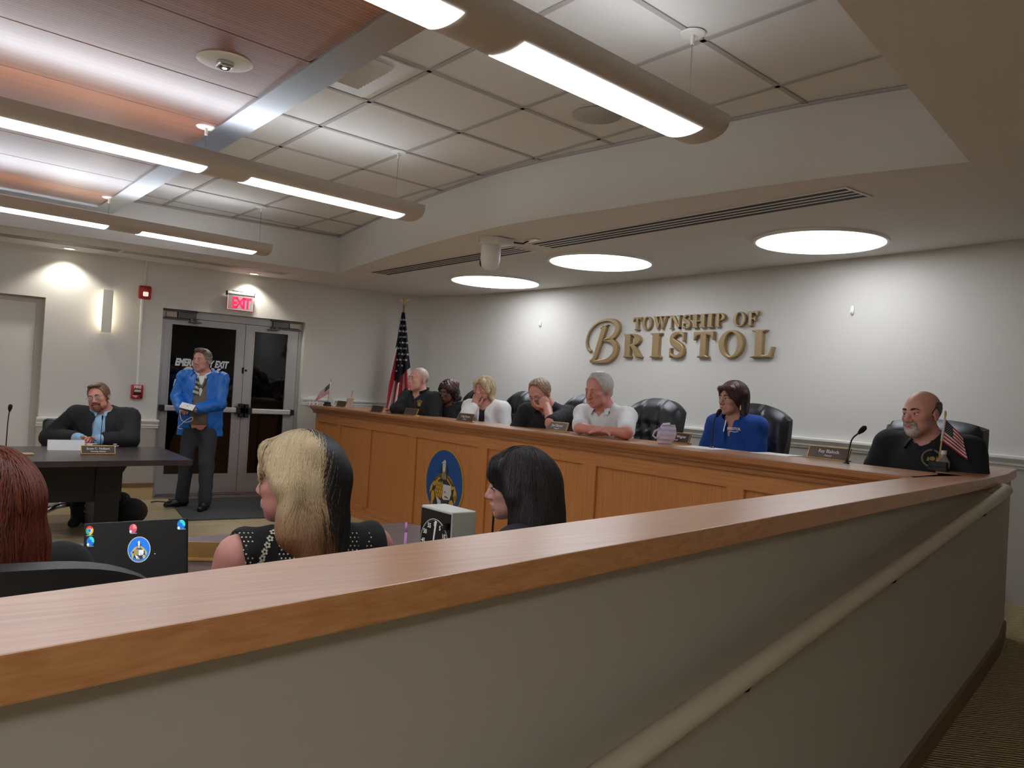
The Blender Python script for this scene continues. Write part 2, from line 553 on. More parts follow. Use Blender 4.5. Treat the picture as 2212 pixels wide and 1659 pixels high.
# ---- baseboards
BASE_TRIM = mat('base_trim', (128, 96, 56), 0.6, noise=0.15, nscale=40)
GRANITE = mat('granite_base', (206, 180, 138), 0.4, noise=0.25, nscale=90)
bb = MB().box(XE, XE + 0.03, RY, DY0, 0, 0.15)
bl = struct(bb.build('baseboard_exit', GRANITE), 'speckled tan stone base left of the exit doors')
MB().box(XE, XE + 0.045, RY, DY0 + 0.01, 0.15, 0.19).build('cap_strip', BASE_TRIM, bl)
BROWN_BASE = mat('brown_base', (112, 90, 62), 0.6)
pts = [p for p in bwp if p[0] >= -2.4]
vs = []
for p in pts:
    zb = ramp_z(p[1])
    for q in ((0.0, zb), (0.015, zb), (0.015, zb + 0.09), (0.0, zb + 0.1)): vs.append((p[0], p[1] - q[0], q[1]))
fs = [(i * 4 + j, i * 4 + (j + 1) % 4, (i + 1) * 4 + (j + 1) % 4, (i + 1) * 4 + j) for i in range(len(pts) - 1) for j in range(4)]
struct(MB().add(vs, fs).build('baseboard_back', BROWN_BASE), 'brown rubber base of the back wall by the ramp')

# ---- soffit with the recess
arc = spline([(-8.88, 4.09), (-8.2, 3.985), (-7.3, 3.86), (-6.5, 3.755), (-5.7, 3.69), (-5.1, 3.67), (-4.5, 3.715), (-4.0, 3.79), (-3.2, 3.90), (-2.6, 4.0), (-1.9, 4.19)], 40)
def edge_x(y): return -1.9 + 0.234 * (4.19 - y)
YF = -3.4
s = MB()
th = 0.05
def slab(poly): s.prism(poly, ZS, ZS + th)
slab([(XE - 0.3, -7.2), (-8.88, -7.2), (-8.88, 6.8), (XE - 0.3, 6.8)])
for a, b in zip(arc, arc[1:]):
    slab([(a[0], a[1]), (b[0], b[1]), (b[0], 6.8), (a[0], 6.8)])
slab([(-1.9, 4.19), (4.2, 4.19), (4.2, 6.8), (-1.9, 6.8)])
slab([(edge_x(YF), YF), (4.2, YF), (4.2, 4.19), (-1.9, 4.19)])
slab([(-8.88, -7.2), (4.2, -7.2), (4.2, YF), (-8.88, YF)])
soffit = struct(s.build('ceiling', SOFFIT), 'low painted soffit around the raised ceiling')
fs_ = MB()
for a, b in zip(arc, arc[1:]):
    fs_.add([(a[0], a[1] - 0.004, ZS + 0.0005), (b[0], b[1] - 0.004, ZS + 0.0005), (b[0], b[1] - 0.004, ZC + 0.1), (a[0], a[1] - 0.004, ZC + 0.1),
             (a[0], a[1] + 0.03, ZS), (b[0], b[1] + 0.03, ZS), (b[0], b[1] + 0.03, ZC + 0.1), (a[0], a[1] + 0.03, ZC + 0.1)],
            [(0, 1, 2, 3), (7, 6, 5, 4)])
struct(fs_.build('ceiling_fascia_curved', SOFFIT, smooth=True, autosm=40), 'curved drop between raised ceiling and council soffit')
struct(MB().box(-8.91, -8.876, YF, 4.09, ZS + 0.0005, ZC + 0.1).build('ceiling_fascia_exit', SOFFIT), 'straight drop of the raised ceiling on the exit side')
m = MB()
m.add([(edge_x(YF), YF, ZS + 0.02), (-1.9, 4.19, ZS + 0.02), (-1.9, 4.19, ZC + 0.1), (edge_x(YF), YF, ZC + 0.1), (edge_x(YF) + 0.03, YF, ZS + 0.02), (-1.87, 4.19, ZS + 0.02), (-1.87, 4.19, ZC + 0.1), (edge_x(YF) + 0.03, YF, ZC + 0.1)], [(0, 1, 2, 3), (7, 6, 5, 4), (0, 4, 5, 1), (3, 2, 6, 7)])
m.box(-8.88, edge_x(YF), YF - 0.03, YF, ZS + 0.02, ZC + 0.1)
struct(m.build('ceiling_fascia_aisle', SOFFIT), 'slanted drop of the raised ceiling on the public side')
TILE_C = mat('ceiling_tile', (226, 224, 220), 0.9, noise=0.03, nscale=500, bump=0.1, bscale=900)
TBAR = mat('ceiling_grid', (180, 176, 173), 0.6)
up = struct(MB().box(-9.2, 0.2, YF - 0.2, 4.6, ZC + 0.03, ZC + 0.06).build('ceiling_raised', TILE_C), 'raised white tile ceiling with a grid')
# tile grid: node(i, j)
GO, GI, GJ = np.array([-3.92, 2.93]), np.array([0.674, 0.012]), np.array([-0.0865, 0.705])
def node(i, j): return GO + GI * i + GJ * j
tm = None
for i in range(-8, 6):
    for j in range(-3, 3):
        c = node(i, j)
        if c[1] < 0.6 or c[0] > 0.0: continue
        if tm is None:
            e = 0.013
            a = GI * (1 - e * 2 / 0.674); b = GJ * (1 - e * 2 / 0.705); st = GI * (e / 0.674) + GJ * (e / 0.705)
            q = [st, st + a, st + a + b, st + b]
            ob = MB().prism([tuple(p) for p in q], 0.0, 0.02).build('ceiling_tile', TILE_C, up, local=True)
            tm = ob.data
        else:
            ob = bpy.data.objects.new('ceiling_tile', tm); C.objects.link(ob); ob.parent = up
        ob.location = Vector((c[0], c[1], ZC + 0.006)) - up.location
def bar(a, b, w=0.0145, name='grid_bar', z0=ZC - 0.001, z1=ZC + 0.0055):
    a = np.array(a); b = np.array(b); d = (b - a) / np.linalg.norm(b - a); n = np.array([-d[1], d[0]]) * w
    return MB().prism([tuple(a + n), tuple(a - n), tuple(b - n), tuple(b + n)], z0, z1).build(name, TBAR, up)
for i in range(-8, 7): bar(node(i, -3), node(i, 3))
for j in range(-2, 4): bar(node(-8, j), node(6, j))
# wall angle round the recess
ap = MB().sweep([(p[0], p[1] - 0.004, ZC - 0.002) for p in arc], [(-0.012, -0.012), (0.012, -0.012), (0.012, 0.0), (-0.012, 0.0)])
ap.build('wall_angle', TBAR, up)
MB().box(-8.88, -8.855, 1.0, 4.09, ZC - 0.014, ZC).build('wall_angle', TBAR, up)

# ---- wooden ceiling cloud with aluminium edge
ZW = 2.97
CLOUD_W = wood_mat('ceiling_wood', (182, 116, 78), (148, 90, 58), 1, 0.7, 0.38, 1.0, grooves=(0.0245, 0))
cl_lab = 'grooved wood panel ceiling cloud with brushed metal edge'
cloud = thing('ceiling_cloud', cl_lab, 'ceiling panel', (-5.7, -0.7, ZW))
def cl(x, y):  # shear with the grid
    return (x + CS * (y - 1.5), y)
sx = [-2.95, -3.70, -4.37, -5.04, -5.71, -6.385, -7.06, -7.735, -8.41]
yb, yt = -3.2, 1.58
for a, b in zip(sx, sx[1:]):
    e = 0.006
    # straight plank in its own axes so that grain and grooves run with it
    o = MB().bbox(-(a - b) / 2 + e, (a - b) / 2 - e, 0, yt - yb, 0, 0.02, 0.002).build('wood_panel', CLOUD_W, cloud, local=True)
    ctr = cl((a + b) / 2, yb)
    o.location = Vector((ctr[0], ctr[1], ZW)) - cloud.location
    o.rotation_euler = (0, 0, -math.atan(CS))
def strip(pa, pb, name='metal_edge'):
    MB().prism([tuple(p) for p in (*pa, *pb[::-1])], ZW - 0.012, ZW + 0.06).build(name, ALU, cloud)
A0, A1 = cl(-2.93, 1.51), cl(-8.40, 1.455)
B0, B1 = (-2.78, 1.70), (-8.62, 1.625)
strip((A0, A1), (B0, B1))
strip((A1, cl(-8.40, yb)), (B1, cl(-8.60, yb)))
strip((cl(-2.93, yb), A0), (cl(-2.78, yb), B0))
MB().prism([cl(-2.9, yb), cl(-2.9, 1.5), cl(-8.45, 1.5), cl(-8.45, yb)], ZW + 0.025, ZW + 0.05).build('backing', BLACK, cloud)

# ---- partition with oak cap and handrail
def part_x(y, off=0.0): return -0.9306 - 0.2065 * y + off
ZT = 1.18
PB = 4.72
pw = MB()
# body, with the bend at its far end
poly = [(part_x(-3.5, -0.05), -3.5), (part_x(PB, -0.05), PB), (-2.06, 5.2), (-2.16, 5.52), (-2.40, 5.52), (part_x(4.4, -0.22), 4.4), (part_x(-3.5, -0.20), -3.5)]
pw.prism(poly, -0.6, ZT - 0.051)
struct(pw.build('wall_partition', PART), 'low beige partition wall with oak cap along the ramp')
bs = MB()
BSE = [(part_x(y, -0.05), y) for y in (-3.5, 1.0, 3.0, PB)] + [(-2.06, 5.2), (-2.16, 5.52)]
vs = []
for p in BSE:
    z = ramp_z(p[1])
    for q in ((0.0, z - 0.05), (0.014, z - 0.05), (0.014, z + 0.095), (0.0, z + 0.105)): vs.append((p[0] + q[0], p[1] + q[0] * 0.2, q[1]))
bs.add(vs, [(i * 4 + j, i * 4 + (j + 1) % 4, (i + 1) * 4 + (j + 1) % 4, (i + 1) * 4 + j) for i in range(len(BSE) - 1) for j in range(4)])
struct(bs.build('baseboard_partition', BROWN_BASE), 'brown rubber base along the foot of the partition')
cap_poly_out = [(part_x(-3.5), -3.5), (part_x(4.62), 4.62), (-1.99, 5.05), (-2.17, 5.62)]
cap_poly_in = [(-2.40, 5.64), (-2.36, 5.2), (-2.24, 4.72), (-2.03, 4.30), (part_x(3.98, -0.235), 3.98), (part_x(-3.5, -0.235), -3.5)]
# cap of the partition (a part of it)
part_wall = bpy.data.objects['wall_partition']
cp = MB().prism(cap_poly_out + cap_poly_in, ZT - 0.053, ZT)
cap = cp.build('oak_cap', OAK_Y, part_wall)
bv = cap.modifiers.new('edge', 'BEVEL'); bv.width = 0.003; bv.segments = 2; bv.limit_method = 'ANGLE'
cap['label'] = 'oak cap board'

# handrail
RAILM = mat('handrail_paint', (196, 182, 156), 0.42)
hr = thing('handrail', 'round cream handrail sloping along the partition wall', 'handrail', (part_x(1.5), 1.5, ramp_z(1.5)))
def rail_pt(y): return (part_x(y, 0.055), y, 0.772 + 0.0985 * (y - 1.17))
path = [rail_pt(y) for y in np.linspace(-1.5, 4.55, 14)]
e = rail_pt(4.62)
path += [(e[0] - 0.005, e[1] + 0.02, e[2] + 0.004), (e[0] - 0.03, e[1] + 0.05, e[2] + 0.006), (e[0] - 0.075, e[1] + 0.055, e[2] + 0.006), (e[0] - 0.13, e[1] + 0.045, e[2] + 0.006)]
MB().tube(path, 0.0285, 16).build('rail', RAILM, hr, smooth=True, autosm=50)
for y in (0.4, 1.72, 2.85, 4.2):
    p = rail_pt(y); xw = part_x(y, -0.05)
    MB().tube([(p[0], p[1], p[2] - 0.026), (p[0] - 0.01, p[1], p[2] - 0.05), (p[0] - 0.04, p[1], p[2] - 0.065), (xw, p[1], p[2] - 0.065)], 0.006, 8).build('bracket', DARKMET, hr, smooth=True)

# ================================================================== COUNCIL DESK
DM, DC = -0.035, 3.9
def dais_y(x, off=0.0): return DC + DM * x + off
desk = thing('council_desk', 'long oak panelled council desk with moulded top and blue seal', 'desk', (-5.8, dais_y(-5.8), 0.0))
desk.rotation_euler = (0, 0, math.atan(DM))
def dl(x): return (x + 5.8) / math.cos(math.atan(DM))     # world x -> desk local x
XL, XR = -9.55, -1.97
lx0, lx1 = dl(XL), dl(XR)
def dpart(name, mb, m, **k): return mb.build(name, m, desk, local=True, **k)
panels = [(-9.47, -8.89), (-8.81, -8.09), (-7.99, -7.09), (-6.97, -5.85), (-5.71, -4.44), (-4.30, -3.12), (-2.99, -1.97)]
for a, b in panels:
    dpart('panel', MB().bbox(dl(a) - 0.01, dl(b) + 0.01, 0.018, 0.04, 0.12, 1.0, 0.001), OAK_Z)
prev = XL
for k, (a, b) in enumerate(panels):
    if a - prev > 0.02:
        dpart('stile', MB().bbox(dl(prev), dl(a), 0.0, 0.035, 0.10, 0.99, 0.002), OAK_Z)
    prev = b
SPL = dl(-4.72)
for a, b in ((lx0, SPL), (SPL + 0.002, lx1)):
    dpart('top_rail', MB().bbox(a, b, 0.0, 0.036, 0.985, 1.115, 0.0015), OAK_RAIL)
SPT = dl(-4.62)
dpart('bottom_rail', MB().bbox(lx0, lx1, 0.0, 0.036, 0.0, 0.14, 0.0015), OAK_RAIL)
dpart('base_moulding', MB().bbox(lx0, lx1, -0.016, 0.0, 0.0, 0.075, 0.004), OAK_RAIL)
NOSE = [(0.002, 1.085), (-0.016, 1.085), (-0.02, 1.108), (-0.034, 1.118), (-0.04, 1.13), (-0.058, 1.138), (-0.068, 1.148), (-0.07, 1.17), (-0.062, 1.18), (0.04, 1.18), (0.04, 1.12), (0.002, 1.12)]
def nosing(a, b):
    m = MB(); n = len(NOSE)
    vs = [(a, p[0], p[1]) for p in NOSE] + [(b, p[0], p[1]) for p in NOSE]
    return m.add(vs, [tuple(range(n)), tuple(range(n, 2 * n))[::-1]] + [(i, (i + 1) % n, n + (i + 1) % n, n + i) for i in range(n)])
OAK_NOSE = wood_mat('oak_nose', (172, 112, 64), (140, 86, 46), 0, 1.0, 0.3, 0.3)
dpart('top_moulding', nosing(lx0 - 0.07, SPT), OAK_NOSE)
dpart('top_moulding', nosing(SPT + 0.002, lx1 + 0.02), OAK_NOSE)
dpart('counter_top', MB().bbox(lx0 - 0.07, lx1 + 0.0, 0.04, 0.46, 1.15, 1.18, 0.003).prism([(lx1, 0.04), (lx1 + 0.10, 0.04), (lx1 - 0.02, 0.86), (lx1 - 0.34, 0.86), (lx1 - 0.12, 0.46), (lx1, 0.46)], 1.145, 1.1792), OAK_X)
dpart('backing', MB().box(lx0, lx1, 0.04, 0.06, 0.0, 1.15), OAK_Z)
dpart('end_panel', MB().bbox(lx0 - 0.02, lx0, 0.0, 0.46, 0.0, 1.12, 0.002), OAK_Z)
dpart('end_moulding', MB().bbox(lx0 - 0.055, lx0 - 0.0, 0.0, 0.46, 1.10, 1.15, 0.01), OAK_NOSE)
# return desk along the exit wall
dpart('return_top', MB().bbox(lx0 - 0.05, lx0 + 0.42, 0.46, 1.15, 1.15, 1.179, 0.003), OAK_Y)
dpart('return_panel', MB().bbox(lx0 + 0.38, lx0 + 0.41, 0.46, 1.15, ZP, 1.15, 0.002), OAK_Z)
dpart('return_edge', MB().bbox(lx0 + 0.30, lx0 + 1.55, 1.02, 1.06, 0.9, 1.178, 0.004), OAK_RAIL)

# seal on the desk front
SEAL_B = mat('seal_blue', (22, 70, 132), 0.45, noise=0.1, nscale=30)
SEAL_G = mat('seal_gold', (176, 132, 44), 0.5)
SEAL_Y = mat('seal_yellow', (196, 146, 40), 0.5)
SEAL_W = mat('seal_white', (196, 190, 184), 0.5)
SEAL_K = mat('seal_dark', (38, 44, 54), 0.5)
SEAL_O = mat('seal_brown', (150, 84, 30), 0.5)
SEAL_T = mat('seal_grey', (120, 112, 100), 0.5)
def ellipse(cx, cy, rx, ry, n=40, a0=0, a1=360):
    return [(cx + rx * math.cos(math.radians(a0 + (a1 - a0) * i / n)), cy + ry * math.sin(math.radians(a0 + (a1 - a0) * i / n))) for i in range(n if a1 - a0 >= 360 else n + 1)]
def band(cx, cy, r0, r1, a0, a1, n=16, ky=1.0):
    o = [(cx + r1 * math.cos(math.radians(a0 + (a1 - a0) * i / n)), cy + ky * r1 * math.sin(math.radians(a0 + (a1 - a0) * i / n))) for i in range(n + 1)]
    i_ = [(cx + r0 * math.cos(math.radians(a0 + (a1 - a0) * i / n)), cy + ky * r0 * math.sin(math.radians(a0 + (a1 - a0) * i / n))) for i in range(n + 1)]
    return o + i_[::-1]
def emblem(parent, M, k, thick=0.004, names=True, extra_text=None):
    """township seal: eagle over a shield on a blue oval; M maps (right, up, out) to the place, k scales unit radius"""
    def put(name, polys, m, z0, z1):
        mb = MB()
        for p in polys: mb.prism([(x * k, y * k) for x, y in p], z0, z1)
        mb.xf(M)
        return mb.build(name, m, parent, local=True)
    t = thick
    put('seal_rim', [ellipse(0, 0, 1.06, 1.0, 56)], SEAL_G, 0, t)
    put('seal_field', [ellipse(0, 0, 1.0, 0.945, 56)], SEAL_B, t, t * 1.3)
    z = t * 1.3
    # eagle
    put('eagle_body', [[(-0.16, 0.16), (-0.17, 0.36), (-0.12, 0.5), (0.12, 0.5), (0.17, 0.36), (0.16, 0.16), (0.0, 0.1)]], SEAL_T, z, z + t * .3)
    put('eagle_wing', [[(-0.18, 0.1), (-0.22, 0.36), (-0.14, 0.52), (-0.1, 0.48), (-0.12, 0.12)], [(0.18, 0.1), (0.22, 0.36), (0.14, 0.52), (0.1, 0.48), (0.12, 0.12)]], SEAL_K, z + t * .3, z + t * .5)
    put('eagle_head', [ellipse(0.02, 0.6, 0.07, 0.075, 14), [(-0.05, 0.63), (-0.16, 0.56), (-0.04, 0.57)], [(-0.09, 0.5), (-0.06, 0.36), (0.0, 0.32), (0.06, 0.36), (0.09, 0.5), (0.05, 0.6), (-0.04, 0.6)]], SEAL_W, z + t * .5, z + t * .7)
    # ribbons
    put('ribbon', [band(0, -0.42, 0.56, 0.70, 98, 150)], SEAL_Y, z, z + t * .5)
    put('ribbon', [band(0, -0.42, 0.56, 0.70, 30, 82)], SEAL_Y, z, z + t * .5)
    put('ribbon_tail', [[(-0.62, -0.04), (-0.74, -0.2), (-0.76, -0.36), (-0.66, -0.28), (-0.6, -0.16)]], SEAL_Y, z, z + t * .4)
    put('ribbon_tail', [[(0.60, -0.02), (0.74, -0.2), (0.70, -0.44), (0.78, -0.3), (0.66, -0.5), (0.56, -0.28)]], SEAL_Y, z, z + t * .4)
    # dark mass behind the shields
    put('shield_ground', [ellipse(0, -0.3, 0.62, 0.46, 30)], SEAL_K, z, z + t * .25)
    # chequered shield
    ch = []
    for i in range(4):
        for j in range(4):
            cx, cy = -0.42 + i * 0.115 + (j % 2) * 0.055, -0.02 - j * 0.115
            ch.append([(cx, cy + 0.08), (cx + 0.05, cy), (cx, cy - 0.08), (cx - 0.05, cy)])
    put('chequer', ch, SEAL_Y, z + t * .25, z + t * .5)
    put('white_shield', [[(0.0, -0.02), (0.42, -0.02), (0.46, -0.25), (0.38, -0.42), (0.04, -0.46), (0.0, -0.4)], [(-0.36, -0.4), (-0.08, -0.52), (-0.1, -0.68), (-0.2, -0.72)]], SEAL_W, z + t * .25, z + t * .6)
    put('shield_mark', [[(0.1, -0.34), (0.3, -0.36), (0.3, -0.39), (0.1, -0.37)], [(0.1, -0.2), (0.14, -0.2), (0.14, -0.26), (0.1, -0.26)]], SEAL_K, z + t * .6, z + t * .7)
    for q in (ellipse(-0.56, -0.42, 0.1, 0.16, 14), ellipse(0.48, -0.56, 0.13, 0.15, 14), [(-0.02, -0.56), (0.1, -0.74), (-0.12, -0.74)], ellipse(-0.6, -0.62, 0.06, 0.08, 10)):
        put('mantle', [q], SEAL_Y, z + t * .25, z + t * .5)
    put('name_ribbon', [[(-0.24, -0.72), (0.22, -0.74), (0.24, -0.86), (-0.26, -0.84)]], SEAL_O, z + t * .25, z + t * .5)
    for txt, cx, cy, sz, rot in (extra_text or ()):
        vs, fs = text_mesh(txt, sz, bold=0.004)
        mb = MB().add([(k * (cx + x * math.cos(rot) - y * math.sin(rot)), k * (cy + x * math.sin(rot) + y * math.cos(rot)), z + t * .8) for x, y, _ in vs], fs).xf(M)
        mb.build('lettering', SEAL_K, parent, local=True)
sc_ = (dl(-6.41), 0.0, 0.60)
Mseal = Matrix(((1, 0, 0, sc_[0]), (0, 0, -1, 0.018), (0, 1, 0, sc_[2]), (0, 0, 0, 1)))
emblem_parent = thing('seal_plaque', 'blue oval seal plaque with eagle and shields on the oak desk front', 'plaque', (-6.41, dais_y(-6.41) + 0.018, 0.6))
emblem_parent.rotation_euler = desk.rotation_euler
Ms = Matrix(((1, 0, 0, 0), (0, 0, -1, 0), (0, 1, 0, 0), (0, 0, 0, 1)))
emblem(emblem_parent, Ms, 0.325, 0.008, extra_text=[('BRISTOL', -0.34, 0.13, 0.11, 0.5), ('TOWNSHIP', 0.34, 0.12, 0.1, -0.6), ('PENNA', 0.0, -0.79, 0.11, 0)])

# ================================================================== DOORS
ALU_D = mat('door_aluminium', (176, 174, 170), 0.42, 0.25, noise=0.03, nscale=20)
GLASS_D = mat('door_glass_night', (6, 7, 7), 0.03, 0.0, 0.5)
XD = XE - 0.10
door = bpy.data.objects.new('door_1', None); C.objects.link(door)
door.location = (XD, (DY0 + DY1) / 2, 0); ORG['door_1'] = np.array(door.location)
struct(door, 'aluminium framed double glass emergency exit doors')
YM = at_x(531.3, 698.6, XD)[1]
F = 0.045
MB().box(XD - 0.06, XD + 0.02, DY0, DY0 + F, 0, DZ).box(XD - 0.06, XD + 0.02, DY1 - F, DY1, 0, DZ).box(XD - 0.06, XD + 0.02, DY0 + F, DY1 - F, DZ - 0.09, DZ).build('door_frame', ALU_D, door)
MB().box(XD - 0.08, XE + 0.02, DY0, DY1, 0.0, 0.018).build('threshold', CHROME, door)
def leaf(y0, y1, gy0, gy1, gz0, gz1, z1):
    x0, x1 = XD - 0.03, XD + 0.012
    m = MB()
    m.box(x0, x1, y0, gy0, 0.02, z1).box(x0, x1, gy1, y1, 0.02, z1)
    m.box(x0, x1, gy0, gy1, 0.02, gz0).box(x0, x1, gy0, gy1, gz1, z1)
    lf = m.build('door_leaf', ALU_D, door)
    MB().box(XD - 0.012, XD - 0.004, gy0 - 0.005, gy1 + 0.005, gz0 - 0.005, gz1 + 0.005).build('glass_pane', GLASS_D, lf)
    b = 0.014
    MB().box(x1, x1 + 0.006, gy0 - b, gy0, gz0 - b, gz1 + b).box(x1, x1 + 0.006, gy1, gy1 + b, gz0 - b, gz1 + b).box(x1, x1 + 0.006, gy0, gy1, gz0 - b, gz0).box(x1, x1 + 0.006, gy0, gy1, gz1, gz1 + b).build('glazing_bead', ALU_D, lf)
    MB().box(x1, x1 + 0.004, y0 + 0.01, y1 - 0.01, 0.025, 0.045).build('door_sweep', CHROME, lf)
    return lf
gz1 = at_x(372, 700, XD)[2]
gzL = at_x(366, 1024, XD)[2]
ga, gb = at_x(372, 700, XD)[1], at_x(510.3, 713, XD)[1]
gc, gd = at_x(550, 717, XD)[1], at_x(621.4, 724, XD)[1]
ZL1 = DZ - 0.095
lf1 = leaf(DY0 + F + 0.003, YM - 0.003, ga, gb, gzL, gz1, ZL1)
lf2 = leaf(YM + 0.003, DY1 - F - 0.003, gc, gd, gzL, gz1, ZL1)
LETTER_W = mat('door_lettering', (222, 224, 220), 0.6)
def door_text(txt, pxa, pya, pxb, pyb, size, bold=0.0, shear=0.25):
    a, b = at_x(pxa, pya, XD), at_x(pxb, pyb, XD)
    vs, fs = text_mesh(txt, size, shear=shear, bold=bold)
    wdt = max(v[0] for v in vs) - min(v[0] for v in vs); cx = (max(v[0] for v in vs) + min(v[0] for v in vs)) / 2
    k = (b[1] - a[1]) / wdt; cy, cz = (a[1] + b[1]) / 2, (a[2] + b[2]) / 2
    MB().add([(XD - 0.003, cy + (v[0] - cx) * k, cz + v[1]) for v in vs], fs).build('lettering', LETTER_W, lf1)
door_text('EMERGENCY EXIT', 378, 784, 495, 788, 0.115, 0.006)
door_text('ONLY', 393, 806, 478, 808, 0.17, 0.008)
door_text('DOOR ALARMED', 374, 827, 494, 833, 0.105, 0.006)
# panic bars
def panic(pa, pb, latch_at_end, lf):
    a, b = at_x(*pa, XD), at_x(*pb, XD)
    z = (a[2] + b[2]) / 2
    r = MB().bbox(XD + 0.04, XD + 0.085, a[1] + 0.05, b[1] - 0.05, z - 0.032, z + 0.032, 0.012)
    pb_ = r.build('panic_bar', mat('panic_bar_metal', (206, 204, 198), 0.38, 0.3), lf)
    e0, e1 = (a[1], b[1])
    MB().bbox(XD + 0.012, XD + 0.09, e0 if latch_at_end else e1 - 0.055, (e0 + 0.055) if latch_at_end else e1, z - 0.036, z + 0.036, 0.01).build('end_cap', BLACK, pb_)
    y0, y1 = ((b[1] - 0.09, b[1] + 0.0) if latch_at_end else (a[1], a[1] + 0.09))
    yv = (y1 - 0.045, y1) if latch_at_end else (y0, y0 + 0.045)
    MB().bbox(XD + 0.012, XD + 0.095, y0, y1, z - 0.042, z + 0.042, 0.008).bbox(XD + 0.012, XD + 0.095, yv[0], yv[1], z - 0.085, z + 0.085, 0.008).build('latch_case', BLACK, pb_)
panic((341, 880.5), (520.5, 885.5), True, lf1)
panic((524, 886.5), (630, 891), False, lf2)
# closers
CLOSER = mat('closer_metal', (96, 92, 88), 0.45, 0.6)
CLOSER_L = mat('closer_spring', (168, 156, 138), 0.45, 0.4)
for sgn, y0 in ((1, DY0 + 0.01), (-1, DY1 - 0.03)):
    zc = DZ - 0.065
    t = MB()
    def yb_(a, b): return (min(y0 + sgn * a, y0 + sgn * b), max(y0 + sgn * a, y0 + sgn * b))
    q = yb_(0, 0.40)
    cb = MB().bbox(XD + 0.01, XD + 0.05, q[0], q[1], zc + 0.045, zc + 0.062, 0.003).bbox(XD + 0.01, XD + 0.05, q[0], q[1], zc - 0.05, zc - 0.036, 0.003).build('door_closer', CLOSER, door)
    q = yb_(0.04, 0.16); MB().bbox(XD + 0.014, XD + 0.06, q[0], q[1], zc - 0.03, zc + 0.036, 0.006).build('spring_tube', CLOSER_L, cb)
    q = yb_(0.17, 0.38); MB().bbox(XD + 0.012, XD + 0.068, q[0], q[1], zc - 0.034, zc + 0.042, 0.006).build('gear_case', CLOSER, cb)
    q = yb_(0.30, 0.44); MB().bbox(XD + 0.02, XD + 0.09, q[0], q[1], zc - 0.075, zc - 0.06, 0.004).lathe([(0.02, zc - 0.06), (0.02, zc - 0.03)], (XD + 0.05, y0 + sgn * 0.33, 0), 12).build('arm', CLOSER, cb)
lk = at_x(525, 800, XD)
MB().bbox(XD + 0.012, XD + 0.022, lk[1] - 0.02, lk[1] + 0.005, lk[2] - 0.04, lk[2] + 0.035, 0.003).build('lock_plate', DARKMET, lf1)
MB().lathe([(0.013, 0), (0.013, 0.016), (0.0, 0.018)], (XD + 0.012, YM + 0.03, lk[2]), 12, axis='x').build('lock_cylinder', DARKMET, lf2)

# ================================================================== LIGHTS
HOUSE = mat('pendant_housing', (196, 184, 172), 0.5)
GLOW = mat('diffuser_glow', (255, 253, 248), 0.5, emit=(237, 244, 255), estr=L_PENDANT)
GLOW_UP = mat('uplight_glow', (255, 253, 248), 0.5, emit=(237, 244, 255), estr=L_UP)
GLOW_R = mat('round_glow', (255, 253, 248), 0.5, emit=(237, 244, 255), estr=L_ROUND)
WIRE = mat('steel_wire', (150, 146, 140), 0.4, 0.8)
def pendant(xc, yend, label, ystart=-3.0, wire_ys=(2.86, 1.45)):
    """linear pendant: boat-shaped housing running along the ceiling grid"""
    zt, zb = 2.775, 2.705
    hw = 0.145
    def px_(y): return xc + CS * (y - 2.86)
    root = thing('pendant_light', label, 'pendant light', (px_(0.5), 0.5, zb), group='linear pendant lights')
    n = 14
    prof = []
    for i in range(n + 1):
        a = PI * i / n
        prof.append((hw * math.cos(a), -0.082 * math.sin(a) ** 0.8))
    prof = [(hw, 0.022)] + prof + [(-hw, 0.022), (-hw + 0.01, 0.022), (-hw + 0.01, 0.0), (hw - 0.01, 0.0), (hw - 0.01, 0.022)]
    ys = [ystart, yend]
    # housing
    path = [(px_(ystart), ystart, zt), (px_(yend), yend, zt)]
    ring_hidden = MB().sweep(path, prof)
    ring_hidden.build('housing', HOUSE, root, smooth=True, autosm=35)
    # lit segments: curved diffusers just proud of the boat
    segs = [(1.71, yend - 0.14), (-0.05, 1.43), (-1.6, -0.3), (-2.9, -1.85)]
    for s0, s1 in segs:
        m = MB()
        vs = []; kk = 10
        pr = []
        for i in range(kk + 1):
            a = math.radians(50 + (130 - 50) * i / kk)
            pr.append((hw * math.cos(a) * 1.0, -0.0845 * math.sin(a) ** 0.8))
        pr2 = [(q[0], q[1] + 0.012) for q in pr[::-1]]
        # rounded ends: taper the strip at both ends
        pth = []
        m.sweep([(px_(s0), s0, zt), (px_(s1), s1, zt)], pr + pr2)
        m.build('diffuser', GLOW, root, smooth=True, autosm=40)
    MB().sweep([(px_(ystart), ystart + .05, zt), (px_(yend), yend - .12, zt)], [(-0.022, 0.003), (0.022, 0.003), (0.0, 0.037)]).build('uplight_lens', GLOW_UP, root)
    for wy, zc in [(y, (ZC if y > 1.65 else ZW)) for y in wire_ys]:
        MB().tube([(px_(wy), wy, zt), (px_(wy), wy, zc - 0.04)], 0.0022, 6).build('wire', WIRE, root)
        MB().lathe([(0.0, zc - 0.008), (0.055, zc - 0.006), (0.06, zc - 0.001), (0.06, zc)], (px_(wy), wy, 0), 20).lathe([(0.009, zc - 0.05), (0.009, zc - 0.008)], (px_(wy), wy, 0), 10).build('canopy', WHITE, root, smooth=True, autosm=40)
    return root
pendant(-2.555, 2.98, 'long white pendant lamp nearest the viewer, cut by the top edge', wire_ys=(2.86,))
pendant(-5.30, 3.02, 'middle of the three long pendant lamps, over the council floor')
pendant(-8.06, 2.93, 'farthest long pendant lamp, by the exit side of the ceiling')

